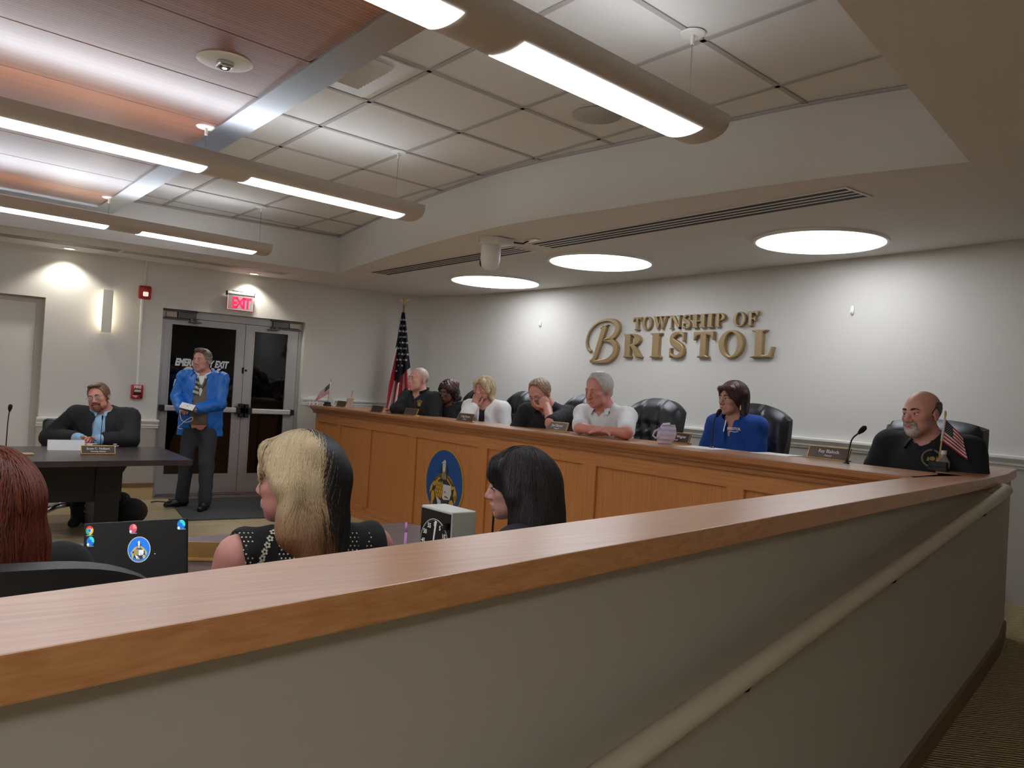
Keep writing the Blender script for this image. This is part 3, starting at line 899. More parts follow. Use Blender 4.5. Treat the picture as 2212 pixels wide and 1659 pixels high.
def round_light(px, py, r, label):
    c = at_z(px, py, ZS)
    root = thing('round_ceiling_light', label, 'ceiling light', (c[0], c[1], ZS - 0.02), group='round ceiling lights over the council')
    MB().lathe([(r, 0.0), (r + 0.018, 0.0), (r + 0.022, 0.02), (r, 0.02)], (c[0], c[1], ZS - 0.02), 48, caps=False).build('rim', WHITE, root, smooth=True, autosm=40)
    MB().lathe([(0.0, 0.001), (r * 0.7, 0.0), (r, 0.004), (r, 0.012), (0, 0.012)], (c[0], c[1], ZS - 0.02), 48).build('lens', GLOW_R, root, smooth=True, autosm=40)
round_light(1070, 607, 0.50, 'leftmost round ceiling light, nearest the corner flag')
round_light(1297, 564.5, 0.47, 'middle round ceiling light over the gold letters')
round_light(1771, 520, 0.46, 'rightmost and largest looking round ceiling light')

# recessed downlights along the exit wall (lamp inside, lights the wall)
def downlight(px, py, label, power, visible=True):
    c = at_z(px, py, ZS)
    root = thing('downlight', label, 'ceiling light', (c[0], c[1], ZS - 0.006), group='recessed downlights by the exit wall')
    MB().lathe([(0.05, 0.006), (0.052, 0.0), (0.085, 0.0), (0.09, 0.006)], (c[0], c[1], ZS - 0.006), 28, caps=False).build('trim_ring', WHITE, root, smooth=True, autosm=40)
    MB().lathe([(0.0, 0.005), (0.05, 0.005)], (c[0], c[1], ZS - 0.006), 24, caps=False).build('lens', mat('downlight_lens', (250, 246, 236), 0.3, emit=(255, 246, 228), estr=3.0), root)
    ld = bpy.data.lights.new('downlight_lamp', 'SPOT')
    ld.energy = power; ld.spot_size = math.radians(118); ld.spot_blend = 0.5; ld.shadow_soft_size = 0.04
    ld.color = (1.0, 0.97, 0.9)
    lo = bpy.data.objects.new('lamp', ld); C.objects.link(lo); lo.parent = root
    lo.location = (0, 0, -0.012)
    lo.rotation_euler = (0, 0, 0)
downlight(150, 537, 'recessed downlight on the soffit over the beige recess', L_SPOT)
downlight(549, 591.5, 'recessed downlight on the soffit over the exit sign', L_SPOT)

# sconce
sc0, sc1 = at_x(236, 626, XE + 0.09), at_x(229, 718, XE + 0.09)
ys0, ys1 = at_x(221, 670, XE + 0.09)[1], at_x(243, 670, XE + 0.09)[1]
sn = thing('wall_sconce', 'white rectangular wall sconce glowing at both sides', 'wall light', (XE, (ys0 + ys1) / 2, sc1[2]))
MB().bbox(XE + 0.08, XE + 0.092, ys0, ys1, sc1[2], sc0[2], 0.002).build('shade', mat('sconce_shade', (222, 218, 206), 0.6), sn)
MB().bbox(XE, XE + 0.03, ys0 + 0.05, ys1 - 0.05, sc1[2] + 0.06, sc0[2] - 0.04, 0.003).build('back_box', WHITE, sn)
MB().box(XE + 0.03, XE + 0.078, ys0 + 0.045, ys1 - 0.045, sc1[2] + 0.06, sc0[2] - 0.05).build('lamp_tube', mat('sconce_glow', (255, 250, 235), 0.5, emit=(255, 244, 222), estr=L_SCONCE), sn)
MB().box(XE + 0.02, XE + 0.09, ys0 + 0.004, ys1 - 0.004, sc0[2] - 0.012, sc0[2] - 0.004).build('end_plate', WHITE, sn)
MB().box(XE + 0.02, XE + 0.09, ys0 + 0.004, ys1 - 0.004, sc1[2] + 0.004, sc1[2] + 0.012).build('end_plate', WHITE, sn)

# lamps of the public area behind the viewer (same round fixtures, out of frame)
for k, (x, y) in enumerate(((1.6, -1.8), (1.6, -4.8), (-4.0, -5.2))):
    root = thing('round_ceiling_light', 'round ceiling light of the public area behind the viewer, ' + ('nearest the ramp', 'farthest back', 'on the exit side')[k], 'ceiling light', (x, y, ZS - 0.02), group='round ceiling lights of the public area')
    MB().lathe([(0.4, 0.0), (0.42, 0.0), (0.42, 0.02), (0.4, 0.02)], (x, y, ZS - 0.02), 32, caps=False).build('rim', WHITE, root)
    MB().lathe([(0.0, 0.001), (0.4, 0.004), (0.4, 0.012), (0, 0.012)], (x, y, ZS - 0.02), 32).build('lens', mat('round_glow_back', (255, 253, 248), 0.5, emit=(237, 244, 255), estr=L_BACK), root)

# ================================================================== CEILING FITTINGS
SLOT_K = mat('slot_dark', (22, 20, 20), 0.7)
VENT_W = mat('vent_frame', (214, 206, 196), 0.45)
def slot_vent(x0, x1, y0, y1, n, along, label):
    c = ((x0 + x1) / 2, (y0 + y1) / 2, ZS - 0.006)
    root = thing('slot_diffuser', label, 'air vent', c)
    MB().box(x0, x1, y0, y1, ZS - 0.0053, ZS).build('throat', SLOT_K, root)
    f = 0.02
    MB().box(x0 - f, x1 + f, y0 - f, y0, ZS - 0.006, ZS).box(x0 - f, x1 + f, y1, y1 + f, ZS - 0.006, ZS).box(x0 - f, x0, y0, y1, ZS - 0.006, ZS).box(x1, x1 + f, y0, y1, ZS - 0.006, ZS).build('frame', VENT_W, root)
    for i in range(1, n):
        if along == 'x':
            y = y0 + (y1 - y0) * i / n
            MB().box(x0, x1, y - 0.011, y + 0.011, ZS - 0.006, ZS - 0.005).build('blade', VENT_W, root)
        else:
            x = x0 + (x1 - x0) * i / n
            MB().box(x - 0.009, x + 0.009, y0, y1, ZS - 0.006, ZS - 0.005).build('blade', VENT_W, root)
slot_vent(-8.38, -5.72, 4.255, 4.48, 4, 'x', 'slotted linear air vent behind the ceiling camera')
slot_vent(-5.46, -2.60, 4.25, 4.49, 4, 'x', 'longest slotted linear air vent before the round lights')
slot_vent(-9.62, -9.42, -1.5, 1.88, 4, 'y', 'slotted air vent above the left recess')
slot_vent(-9.60, -9.44, 1.92, 3.72, 5, 'y', 'slotted air vent above the exit doors')
def ceil_disc(px, py, r, label, name, cat_):
    c = at_z(px, py, ZC)
    o = MB().lathe([(0.0, 0.0), (r * 0.96, 0.0), (r, 0.004), (r, 0.008), (0, 0.008)], (c[0], c[1], ZC - 0.007), 32).build(name, mat('speaker_grille', (180, 178, 172), 0.7, noise=0.2, nscale=900), smooth=True, autosm=40)
    tag(o, label, cat_, 'ceiling speakers')
ceil_disc(1290, 249, 0.15, 'round ceiling speaker grille half hidden by the nearest pendant', 'ceiling_speaker', 'speaker')
ceil_disc(735, 430, 0.15, 'round ceiling speaker grille behind the middle pendant', 'ceiling_speaker', 'speaker')
# square louvred air diffusers beside the wooden cloud
for (i, j, lb) in ((-1, -2, 'louvred air diffuser beside the wood cloud under the nearest pendant'), (-5, -2, 'louvred air diffuser beside the wood cloud at the middle pendant')):
    c = node(i, j) + GI * 0.52 + GJ * 0.45
    root = thing('air_diffuser', lb, 'air vent', (c[0], c[1], ZC - 0.02))
    Mx = Matrix(((GI[0], GJ[0], 0, c[0]), (GI[1], GJ[1], 0, c[1]), (0, 0, 1, ZC - 0.004), (0, 0, 0, 1)))
    MB().box(-0.45, 0.45, -0.45, 0.45, -0.004, 0.004).xf(Mx).build('plate', mat('vent_plate', (224, 224, 222), 0.4), root)
    for q in range(11):
        x = -0.22 + q * 0.055
        MB().add([(x - 0.02, -0.3, -0.02), (x + 0.02, -0.3, -0.005), (x + 0.02, 0.3, -0.005), (x - 0.02, 0.3, -0.02), (x - 0.016, -0.3, -0.024), (x + 0.024, -0.3, -0.009), (x + 0.024, 0.3, -0.009), (x - 0.016, 0.3, -0.024)], [(0, 1, 2, 3), (7, 6, 5, 4), (0, 4, 5, 1), (3, 2, 6, 7), (0, 3, 7, 4), (1, 5, 6, 2)]).xf(Mx).build('louvre', mat('vent_plate', (224, 224, 222), 0.4), root)
# eyeball spotlight in the wooden cloud
c = at_z(486, 133, ZW)
sp = thing('eyeball_spotlight', 'round white eyeball spotlight set in the wooden ceiling cloud', 'ceiling light', (c[0], c[1], ZW - 0.03))
MB().lathe([(0.02, -0.004), (0.11, -0.007), (0.126, -0.003), (0.13, 0.0), (0.02, 0.0)], (c[0], c[1], ZW), 36, caps=False).build('trim_plate', WHITE, sp, smooth=True, autosm=40)
Re = Matrix.Rotation(0.5, 4, 'Y')
MB().bbox(-0.035, 0.035, -0.035, 0.035, -0.03, 0.01, 0.01).xf(Matrix.Translation((c[0], c[1], ZW))).build('lamp_holder', CHROME, sp)
MB().lathe([(0.0, -0.03), (0.024, -0.033), (0.027, -0.03)], (c[0], c[1], ZW - 0.002), 16, caps=False).build('lamp_rim', BLACK, sp)
MB().ball((c[0], c[1], ZW - 0.032), (0.012, 0.012, 0.006)).build('bulb', mat('spot_bulb', (255, 255, 255), 0.3, emit=(255, 250, 240), estr=3.0), sp)

# pan-tilt camera on the soffit
c = at_z(1062, 514, ZS)
cx, cy = c[0], c[1]
CAMW = mat('camera_white', (228, 222, 216), 0.35)
pt = thing('ceiling_camera', 'white pan and tilt video camera hanging from the soffit', 'camera', (cx, cy, ZS - 0.28))
tow = np.array([0.35, -0.94]); sd = np.array([0.94, 0.35])
MB().lathe([(0.0, ZS), (0.098, ZS), (0.102, ZS - 0.012), (0.098, ZS - 0.05), (0.085, ZS - 0.062), (0, ZS - 0.062)], (cx, cy, 0), 32).bbox(cx - 0.02, cx + 0.13, cy - 0.03, cy + 0.14, ZS - 0.055, ZS - 0.004, 0.008).build('base', CAMW, pt, smooth=True, autosm=40)
mb = MB()
for a0 in range(-40, 41, 10):
    pass
aw = [math.atan2(-0.55, -0.83) + math.radians(d) for d in range(-35, 36, 7)]
pr = [(cx + 0.1015 * math.cos(a), cy + 0.1015 * math.sin(a)) for a in aw]; pr2 = [(cx + 0.097 * math.cos(a), cy + 0.097 * math.sin(a)) for a in aw[::-1]]
MB().prism(pr + pr2, ZS - 0.038, ZS - 0.014).build('sensor_window', BLACK, pt)
hd = MB().lathe([(0.0, ZS - 0.27), (0.045, ZS - 0.262), (0.072, ZS - 0.235), (0.082, ZS - 0.19), (0.082, ZS - 0.075), (0.078, ZS - 0.062)], (cx, cy, 0), 32).build('camera_head', CAMW, pt, smooth=True, autosm=45)
ld_ = np.array([-0.75, -0.66]); ld_ /= np.linalg.norm(ld_)
lc = np.array([cx, cy]) + ld_ * 0.068
Ml = frame_mat((lc[0], lc[1], ZS - 0.205), (ld_[1], -ld_[0], 0), (0, 0, 1))
MB().lathe([(0.034, -0.01), (0.034, 0.014), (0.026, 0.018), (0, 0.018)], (0, 0, 0), 20).xf(Ml if (Ml @ Vector((0, 0, 1)) - Ml @ Vector((0, 0, 0))).dot(Vector((ld_[0], ld_[1], 0))) > 0 else Ml @ Matrix.Rotation(PI, 4, 'X')).build('lens', BLACK, hd, smooth=True, autosm=40)
MB().tube([(cx + 0.12, cy + 0.13, ZS - 0.03), (cx + 0.17, cy + 0.2, ZS - 0.035), (cx + 0.2, cy + 0.24, ZS - 0.006)], 0.007, 8).build('cable', BLACK, pt, smooth=True)
MB().bbox(cx + 0.15, cx + 0.3, cy + 0.22, cy + 0.28, ZS - 0.012, ZS, 0.004).build('junction_plate', CAMW, pt)

# ================================================================== WALL FITTINGS (exit wall)
RED = mat('alarm_red', (176, 24, 26), 0.4)
def wall_c(px, py): return at_x(px, py, XE)
c = wall_c(312, 632)
st = thing('fire_alarm_strobe', 'square red fire alarm strobe high on the exit wall', 'fire alarm', (XE, c[1], c[2] - 0.075))
MB().bbox(XE, XE + 0.05, c[1] - 0.066, c[1] + 0.066, c[2] - 0.075, c[2] + 0.075, 0.014).build('housing', RED, st, smooth=True, autosm=40)
MB().bbox(XE + 0.05, XE + 0.062, c[1] - 0.025, c[1] + 0.03, c[2] - 0.045, c[2] + 0.005, 0.008).build('strobe_lens', mat('strobe_lens', (230, 226, 210), 0.15, emit=(255, 250, 235), estr=0.4), st)
c2 = wall_c(294.5, 846)
pl = thing('fire_pull_station', 'red fire pull station below the alarm strobe', 'fire alarm', (XE, c2[1], c2[2] - 0.08))
MB().bbox(XE, XE + 0.05, c2[1] - 0.062, c2[1] + 0.062, c2[2] - 0.08, c2[2] + 0.08, 0.008).build('housing', RED, pl, smooth=True, autosm=40)
MB().bbox(XE + 0.05, XE + 0.056, c2[1] - 0.042, c2[1] + 0.042, c2[2] - 0.032, c2[2] + 0.034, 0.004).build('window', SLOT_K, pl)
MB().bbox(XE + 0.055, XE + 0.066, c2[1] - 0.036, c2[1] + 0.036, c2[2] - 0.004, c2[2] + 0.024, 0.004).build('handle', mat('pull_handle', (190, 186, 180), 0.4), pl)
def wall_text(txt, size, yc, zc, x, m, parent, shear=0, bold=0.0, kx=1.0):
    vs, fs = text_mesh(txt, size, shear=shear, bold=bold)
    return MB().add([(x, yc + v[0] * kx, zc + v[1]) for v in vs], fs).build('lettering', m, parent)
LW = mat('print_white', (232, 228, 224), 0.6)
wall_text('FIRE', 0.042, c2[1], c2[2] + 0.054, XE + 0.0512, LW, pl, bold=0.002)
MB().box(XE + 0.05, XE + 0.0512, c2[1] - 0.05, c2[1] + 0.005, c2[2] - 0.052, c2[2] - 0.044).box(XE + 0.05, XE + 0.0512, c2[1] - 0.03, c2[1] - 0.005, c2[2] - 0.064, c2[2] - 0.057).build('print_lines', LW, pl)
MB().lathe([(0.012, 0), (0.012, 0.006), (0, 0.006)], (XE + 0.05, c2[1] + 0.038, c2[2] - 0.06), 12, axis='x').build('key_lock', BLACK, pl)
cd = thing('wire_conduit', 'thin white surface conduit running from soffit through strobe to pull station', 'conduit', (XE, c[1], c2[2] + 0.08))
MB().bbox(XE, XE + 0.016, c[1] - 0.012, c[1] + 0.012, c[2] + 0.075, ZS, 0.003).build('upper_run', WALL, cd)
MB().bbox(XE, XE + 0.016, c2[1] - 0.012, c2[1] + 0.012, c2[2] + 0.08, c[2] - 0.075, 0.003).build('lower_run', WHITE, cd)
# exit sign
xs_ = XE + 0.07
a, b = at_x(492.5, 635, xs_), at_x(548, 639.5, xs_)
bz = at_x(546.5, 673, xs_)[2]
yc = (a[1] + b[1]) / 2; zt_ = (a[2] + b[2]) / 2
ex = thing('exit_sign', 'clear edge-lit panel with red letters EXIT under a silver housing', 'exit sign', (XE, yc, bz))
MB().bbox(XE, XE + 0.03, yc - 0.09, yc + 0.05, zt_ + 0.028, zt_ + 0.05, 0.004).build('mount', DARKMET, ex)
MB().tube([(xs_ - 0.02, a[1] - 0.012, zt_ + 0.01), (xs_ - 0.02, b[1] + 0.012, zt_ + 0.01)], 0.026, 14).build('housing', mat('sign_housing', (214, 210, 204), 0.35, 0.3), ex, smooth=True, autosm=40)
for y in (a[1] - 0.014, b[1] + 0.004):
    MB().lathe([(0.0, 0.0), (0.028, 0.0), (0.028, 0.01), (0, 0.01)], (y, xs_ - 0.02, zt_ + 0.01), 14).xf(Matrix(((0, 1, 0, 0), (0, 0, 0, y), (0, 0, 1, 0), (0, 0, 0, 1)))) if False else MB().bbox(xs_ - 0.048, xs_ + 0.008, y, y + 0.01, zt_ - 0.018, zt_ + 0.038, 0.004).build('end_cap', DARKMET, ex)
MB().box(XE, xs_ - 0.02, yc - 0.06, yc + 0.06, zt_ - 0.002, zt_ + 0.02).build('arm', DARKMET, ex)
MB().bbox(xs_ - 0.006, xs_, a[1], b[1], bz, zt_, 0.002).build('panel', mat('sign_acrylic', (150, 138, 134), 0.08), ex)
EXR = mat('exit_red', (255, 20, 60), 0.5, emit=(255, 18, 58), estr=1.6)
hgt = zt_ - bz
for ch, fy in (('E', -0.29), ('X', -0.085), ('I', 0.07), ('T', 0.215)):
    vs, fs = text_mesh(ch, hgt * 0.98, bold=0.006)
    MB().add([(xs_ + 0.0012, yc + 0.02 + fy * (b[1] - a[1]) + v[0] * 0.82, (zt_ + bz) / 2 - 0.012 + v[1]) for v in vs], fs).build('letter', EXR, ex)
MB().box(xs_, xs_ + 0.0012, a[1], a[1] + 0.005, bz, zt_).box(xs_, xs_ + 0.0012, b[1] - 0.005, b[1], bz, zt_).box(xs_, xs_ + 0.0012, a[1], b[1], bz, bz + 0.005).build('edge_light', mat('sign_edge', (232, 176, 168), 0.4, emit=(255, 150, 140), estr=0.4), ex)
# outlet plate by the desk end
c = wall_c(675, 867)
ou = thing('outlet_plate', 'white wall plate with coloured jacks at the desk end', 'wall plate', (XE, c[1], c[2] - 0.06))
MB().bbox(XE, XE + 0.035, c[1] - 0.062, c[1] + 0.062, c[2] - 0.062, c[2] + 0.062, 0.004).build('plate', WHITE, ou)
for k, (dy, dz, col) in enumerate(((-0.025, 0.03, (190, 120, 110)), (-0.03, 0.0, (206, 180, 90)), (-0.028, -0.03, (150, 150, 150)), (0.03, 0.03, (160, 150, 140)), (0.03, -0.03, (120, 70, 60)))):
    MB().lathe([(0.009, 0), (0.008, 0.008), (0, 0.008)], (XE + 0.035, c[1] + dy, c[2] + dz), 12, axis='x').build('jack', mat('jack_%d' % k, col, 0.5), ou)

# white hooks on the back wall
for px, py, lb in ((1175, 700, 'small white adhesive hook left of the gold letters'), (1842, 670, 'small white adhesive hook right of the gold letters')):
    c = at_y(px, py, 6.27)
    yb_ = back_y(c[0]) - 0.002
    h = MB()
    h.ball((c[0], yb_ - 0.004, c[2]), (0.018, 0.008, 0.04), 14, 10)
    h.tube([(c[0], yb_ - 0.006, c[2] - 0.01), (c[0], yb_ - 0.016, c[2] - 0.03), (c[0], yb_ - 0.026, c[2] - 0.026), (c[0], yb_ - 0.03, c[2] - 0.01)], 0.006, 8)
    tag(h.build('wall_hook', WHITE, smooth=True), lb, 'hook', 'white hooks on the back wall')
# ================================================================== GOLD WALL LETTERS
GOLD = mat('letter_gold', (168, 142, 102), 0.4, 0.4)
def arcp(cx, cy, rx, ry, a0, a1, n=12):
    return [(cx + rx * math.cos(math.radians(a0 + (a1 - a0) * i / n)), cy + ry * math.sin(math.radians(a0 + (a1 - a0) * i / n))) for i in range(n + 1)]
def stroke(pts, ws, n=40):
    """outline of a brush stroke through pts with varying half widths"""
    c = spline(pts, n)
    m = len(ws) - 1
    L, Rr = [], []
    for i, p in enumerate(c):
        d = c[min(i + 1, n)] - c[max(i - 1, 0)]
        d = d / (np.linalg.norm(d) + 1e-9)
        t = i / n * m; k = min(int(t), m - 1); w = ws[k] + (ws[k + 1] - ws[k]) * (t - k)
        L.append((p[0] - d[1] * w, p[1] + d[0] * w)); Rr.append((p[0] + d[1] * w, p[1] - d[0] * w))
    return L + Rr[::-1]
def stemI(x0, x1, sw=0.06):
    w = (x1 - x0); s = sw
    a, b = x0 - s, x1 + s
    return [(a, 0), (b, 0), (b, 0.045), (x1, 0.1), (x1, 0.9), (b, 0.955), (b, 1), (a, 1), (a, 0.955), (x0, 0.9), (x0, 0.1), (a, 0.045)]
GLY = {
 'T': [[(0, 1), (1, 1), (1, .66), (.94, .68), (.86, .82), (.65, .88), (.65, .1), (.78, .045), (.78, 0), (.22, 0), (.22, .045), (.35, .1), (.35, .88), (.14, .82), (.06, .68), (0, .66)]],
 'I': [[(0, 0), (1, 0), (1, .045), (.8, .1), (.8, .9), (1, .955), (1, 1), (0, 1), (0, .955), (.2, .9), (.2, .1), (0, .045)]],
 'H': [stemI(.08, .34), stemI(.66, .92), [(.3, .44), (.7, .44), (.7, .55), (.3, .55)]],
 'L': [[(0, 0), (.92, 0), (1, .38), (.9, .4), (.78, .14), (.62, .1), (.52, .1), (.52, .9), (.68, .955), (.68, 1), (0.04, 1), (0.04, .955), (.2, .9), (.2, .1), (0, .045)]],
 'F': [stemI(.12, .42), [(.36, .88), (.72, .86), (.86, .68), (.94, .68), (.98, 1), (.36, 1)], [(.36, .44), (.6, .45), (.68, .32), (.76, .32), (.76, .68), (.68, .68), (.6, .55), (.36, .56)]],
 'N': [[(0, 0), (.3, 0), (.3, .045), (.2, .1), (.2, .8), (.12, 1), (0, 1), (0, .955), (.1, .9), (.1, .1), (0, .045)], [(.1, 1), (.34, 1), (.9, .12), (.9, 0), (.78, 0), (.14, .88)], [(.68, 1), (1, 1), (1, .955), (.9, .9), (.9, .0), (.8, .0), (.8, .9), (.68, .955)]],
 'W': [[(0, 1), (.3, 1), (.3, .955), (.25, .93), (.38, .3), (.46, .55), (.42, .72), (.33, 0), (.29, 0), (.06, .93), (0, .955)][:0] or [(0, 1), (.3, 1), (.3, .95), (.24, .92), (.4, .28), (.34, 0), (.28, 0), (.05, .92), (0, .95)], [(.28, 0), (.36, 0), (.56, .8), (.52, .98), (.48, .8)], [(.36, 1), (.62, 1), (.62, .95), (.56, .92), (.72, .28), (.66, 0), (.6, 0), (.4, .92), (.36, .95)], [(.6, 0), (.68, 0), (.92, .92), (1, .95), (1, 1), (.74, 1), (.74, .95), (.84, .92)]],
 'P': [stemI(.1, .42), arcp(.46, .72, .52, .28, 90, -90, 16) + arcp(.46, .72, .2, .2, -90, 90, 12), [(.36, .44), (.47, .44), (.47, .52), (.36, .52)], [(.36, .92), (.47, .92), (.47, 1.0), (.36, 1.0)]],
 'R': [stemI(.1, .40), arcp(.44, .74, .46, .26, 90, -90, 16) + arcp(.44, .74, .16, .185, -90, 90, 12), [(.36, .48), (.47, .48), (.47, .555), (.36, .555)], [(.36, .925), (.47, .925), (.47, 1.0), (.36, 1.0)], [(.4, .5), (.62, .52), (.94, .06), (1, .045), (1, 0), (.72, 0)]],
 'S': [stroke([(.93, .72), (.84, .9), (.52, .965), (.2, .84), (.2, .64), (.5, .5), (.8, .36), (.82, .16), (.5, .035), (.18, .1), (.06, .28)], [.03, .05, .06, .13, .15, .16, .15, .13, .06, .05, .03], 60), [(.86, .62), (.98, .62), (.98, 1), (.9, 1), (.84, .9)], [(0.02, 0.0), (.1, 0.0), (.16, .1), (.14, .38), (.02, .38)]],
}
def extruded(polys, holes, M, depth, bev):
    """filled, bevelled letter from 2D outlines"""
    V, Fc = [], []
    for grp in polys:
        cu = bpy.data.curves.new('glyph', 'CURVE'); cu.dimensions = '2D'; cu.fill_mode = 'BOTH'
        cu.extrude = depth / 2; cu.bevel_depth = bev; cu.bevel_resolution = 1; cu.offset = -bev
        for poly in grp:
            spn = cu.splines.new('POLY'); spn.points.add(len(poly) - 1); spn.use_cyclic_u = True
            for q, p in zip(spn.points, poly): q.co = (p[0], p[1], 0, 1)
        ob = bpy.data.objects.new('glyph', cu); C.objects.link(ob)
        me = bpy.data.meshes.new_from_object(ob.evaluated_get(bpy.context.evaluated_depsgraph_get()))
        o = len(V)
        V += [M @ v.co for v in me.vertices]; Fc += [tuple(o + i for i in p.vertices) for p in me.polygons]
        bpy.data.objects.remove(ob); bpy.data.curves.remove(cu); bpy.data.meshes.remove(me)
    return MB().add(V, Fc)
YW = 6.27
s5 = 600 / 2212
def wx(cx, cy): return at_y(1200 + cx * s5, 600 + cy * s5, YW)
sign = thing('wall_sign', 'gold raised letters reading TOWNSHIP OF BRISTOL on the curved wall', 'sign', (-5.1, YW, 1.85))
small = [('T', 625, 697), ('O', 698, 782), ('W', 785, 905), ('N', 915, 1010), ('S', 1018, 1087), ('H', 1095, 1208), ('I', 1212, 1268), ('P', 1275, 1362), ('O', 1420, 1525), ('F', 1532, 1625)]
big = [('R', 545, 705), ('I', 760, 855), ('S', 912, 1040), ('T', 1103, 1268), ('O', 1305, 1510), ('L', 1560, 1752)]
def line_y(cx, y0, x0, y1, x1): return y0 + (y1 - y0) * (cx - x0) / (x1 - x0)
zs0 = np.mean([wx(a, line_y((a + b) / 2, 420, 660, 386, 1575))[2] for _, a, b in small]); zs1 = np.mean([wx(a, line_y((a + b) / 2, 319, 660, 271, 1575))[2] for _, a, b in small])
zb0 = np.mean([wx(a, 637)[2] for _, a, b in big[1:]]); zb1 = np.mean([wx(a, line_y((a + b) / 2, 449, 620, 418, 1620))[2] for _, a, b in big])
def put_letter(ch, xa, xb, z0, z1, d=0.03, bev=0.006):
    w_, h_ = xb - xa, z1 - z0
    yy = back_y((xa + xb) / 2) - 0.02
    Mx = Matrix(((1, 0, 0, xa), (0, 0, -1, yy), (0, 1, 0, z0), (0, 0, 0, 1)))
    if ch == 'O':
        grps = [[[(x * w_, y * h_) for x, y in arcp(.5, .5, .5, .52, 0, 351, 39)], [(x * w_, y * h_) for x, y in arcp(.5, .5, .26, .43, 0, 351, 39)]]]
    else:
        grps = [[[(x * w_, y * h_) for x, y in p]] for p in GLY[ch]]
    extruded(grps, None, Mx, d, bev).build('letter', GOLD, sign)
for ch, a, b in small:
    put_letter(ch, wx(a + 4, 350)[0], wx(b - 4, 350)[0], zs0, zs1, 0.03, 0.005)
for ch, a, b in big:
    put_letter(ch, wx(a + 4, 540)[0], wx(b - 4, 540)[0], zb0, zb1, 0.036, 0.008)
# script capital B from brush strokes (crop pixels of the sign)
def wxz(p): q = wx(*p); return (q[0], q[2])
def bstroke(pts, ws):
    k = abs(wx(300, 500)[2] - wx(300, 400)[2]) / 100
    return stroke([wxz(p) for p in pts], [w_ * k for w_ in ws], 60)
bs1 = bstroke([(292, 592), (268, 560), (262, 500), (290, 420), (350, 360), (430, 338), (490, 360), (505, 410), (470, 470), (400, 497)], [13, 12, 11, 11, 10, 11, 20, 24, 20, 8])
bs2 = bstroke([(405, 385), (385, 450), (350, 560), (322, 640), (285, 668)], [26, 26, 24, 20, 8])
bs3 = bstroke([(395, 500), (455, 505), (488, 550), (478, 610), (430, 655), (360, 668), (290, 668)], [9, 20, 26, 26, 20, 14, 9])
bs4 = bstroke([(370, 400), (400, 388), (432, 377)], [7, 9, 4])
yy = back_y(-6.1) - 0.02
extruded([[bs1], [bs2], [bs3], [bs4]], None, Matrix(((1, 0, 0, 0), (0, 0, -1, yy), (0, 1, 0, 0), (0, 0, 0, 1))), 0.036, 0.007).build('letter', GOLD, sign)

# ================================================================== FLAGS
FL_R = mat('flag_red', (168, 26, 44), 0.8)
FL_W = mat('flag_white', (214, 206, 202), 0.8)
FL_B = mat('flag_blue', (20, 24, 40), 0.8)
def star_pts(cx, cy, r, rot=0.0):
    return [(cx + (r if i % 2 == 0 else r * 0.42) * math.sin(rot + PI * i / 5), cy + (r if i % 2 == 0 else r * 0.42) * math.cos(rot + PI * i / 5)) for i in range(10)]
def flag_cloth(fn, parent, nu=26, nv=52, stars=True, su=0.4, sv=7 / 13, thick=0.0015, sr=0.022):
    """fn(s, t): s along the fly 0..1, t down the hoist 0..1 -> point; 13 stripes run along s"""
    m = MB()
    P = [[Vector(fn(i / nu, j / nv)) for j in range(nv + 1)] for i in range(nu + 1)]
    W = nv + 1
    vs = [P[i][j] for i in range(nu + 1) for j in range(W)]
    fr = {0: [], 1: [], 2: []}
    for i in range(nu):
        for j in range(nv):
            s_, t_ = (i + .5) / nu, (j + .5) / nv
            k = 2 if (s_ < su and t_ < sv) else (0 if int(t_ * 13) % 2 == 0 else 1)
            fr[k].append((i * W + j, (i + 1) * W + j, (i + 1) * W + j + 1, i * W + j + 1))
    for k in (0, 1, 2):
        m.add(vs if k == 0 else [], [], 0)
        m.f.extend(fr[k]); m.fm.extend([k] * len(fr[k]))
    ob = m.build('cloth', [FL_R, FL_W, FL_B], parent, smooth=True)
    if stars:
        for side in (1, -1):
            sm = MB()
            for r in range(9):
                for q in range(6 if r % 2 == 0 else 5):
                    cs, ct = su * ((q + (0.5 if r % 2 == 0 else 1.0)) / 6.0), sv * (r + 0.7) / 9.4
                    pts = []
                    for (a, b) in star_pts(cs, ct, 1.0):
                        pts.append((cs + (a - cs) * sr * 0.62, ct + (b - ct) * sr))
                    vv = []
                    for (a, b) in pts + [(cs, ct)]:
                        p = Vector(fn(a, b)); pu = Vector(fn(a + 0.004, b)) - p; pv = Vector(fn(a, b + 0.004)) - p
                        n = pu.cross(pv).normalized()
                        vv.append(p + n * thick * side)
                    sm.add(vv, [(10, i, (i + 1) % 10) for i in range(10)])
            so = sm.build('stars', FL_W, ob)
            so['kind'] = 'stuff'
    return ob

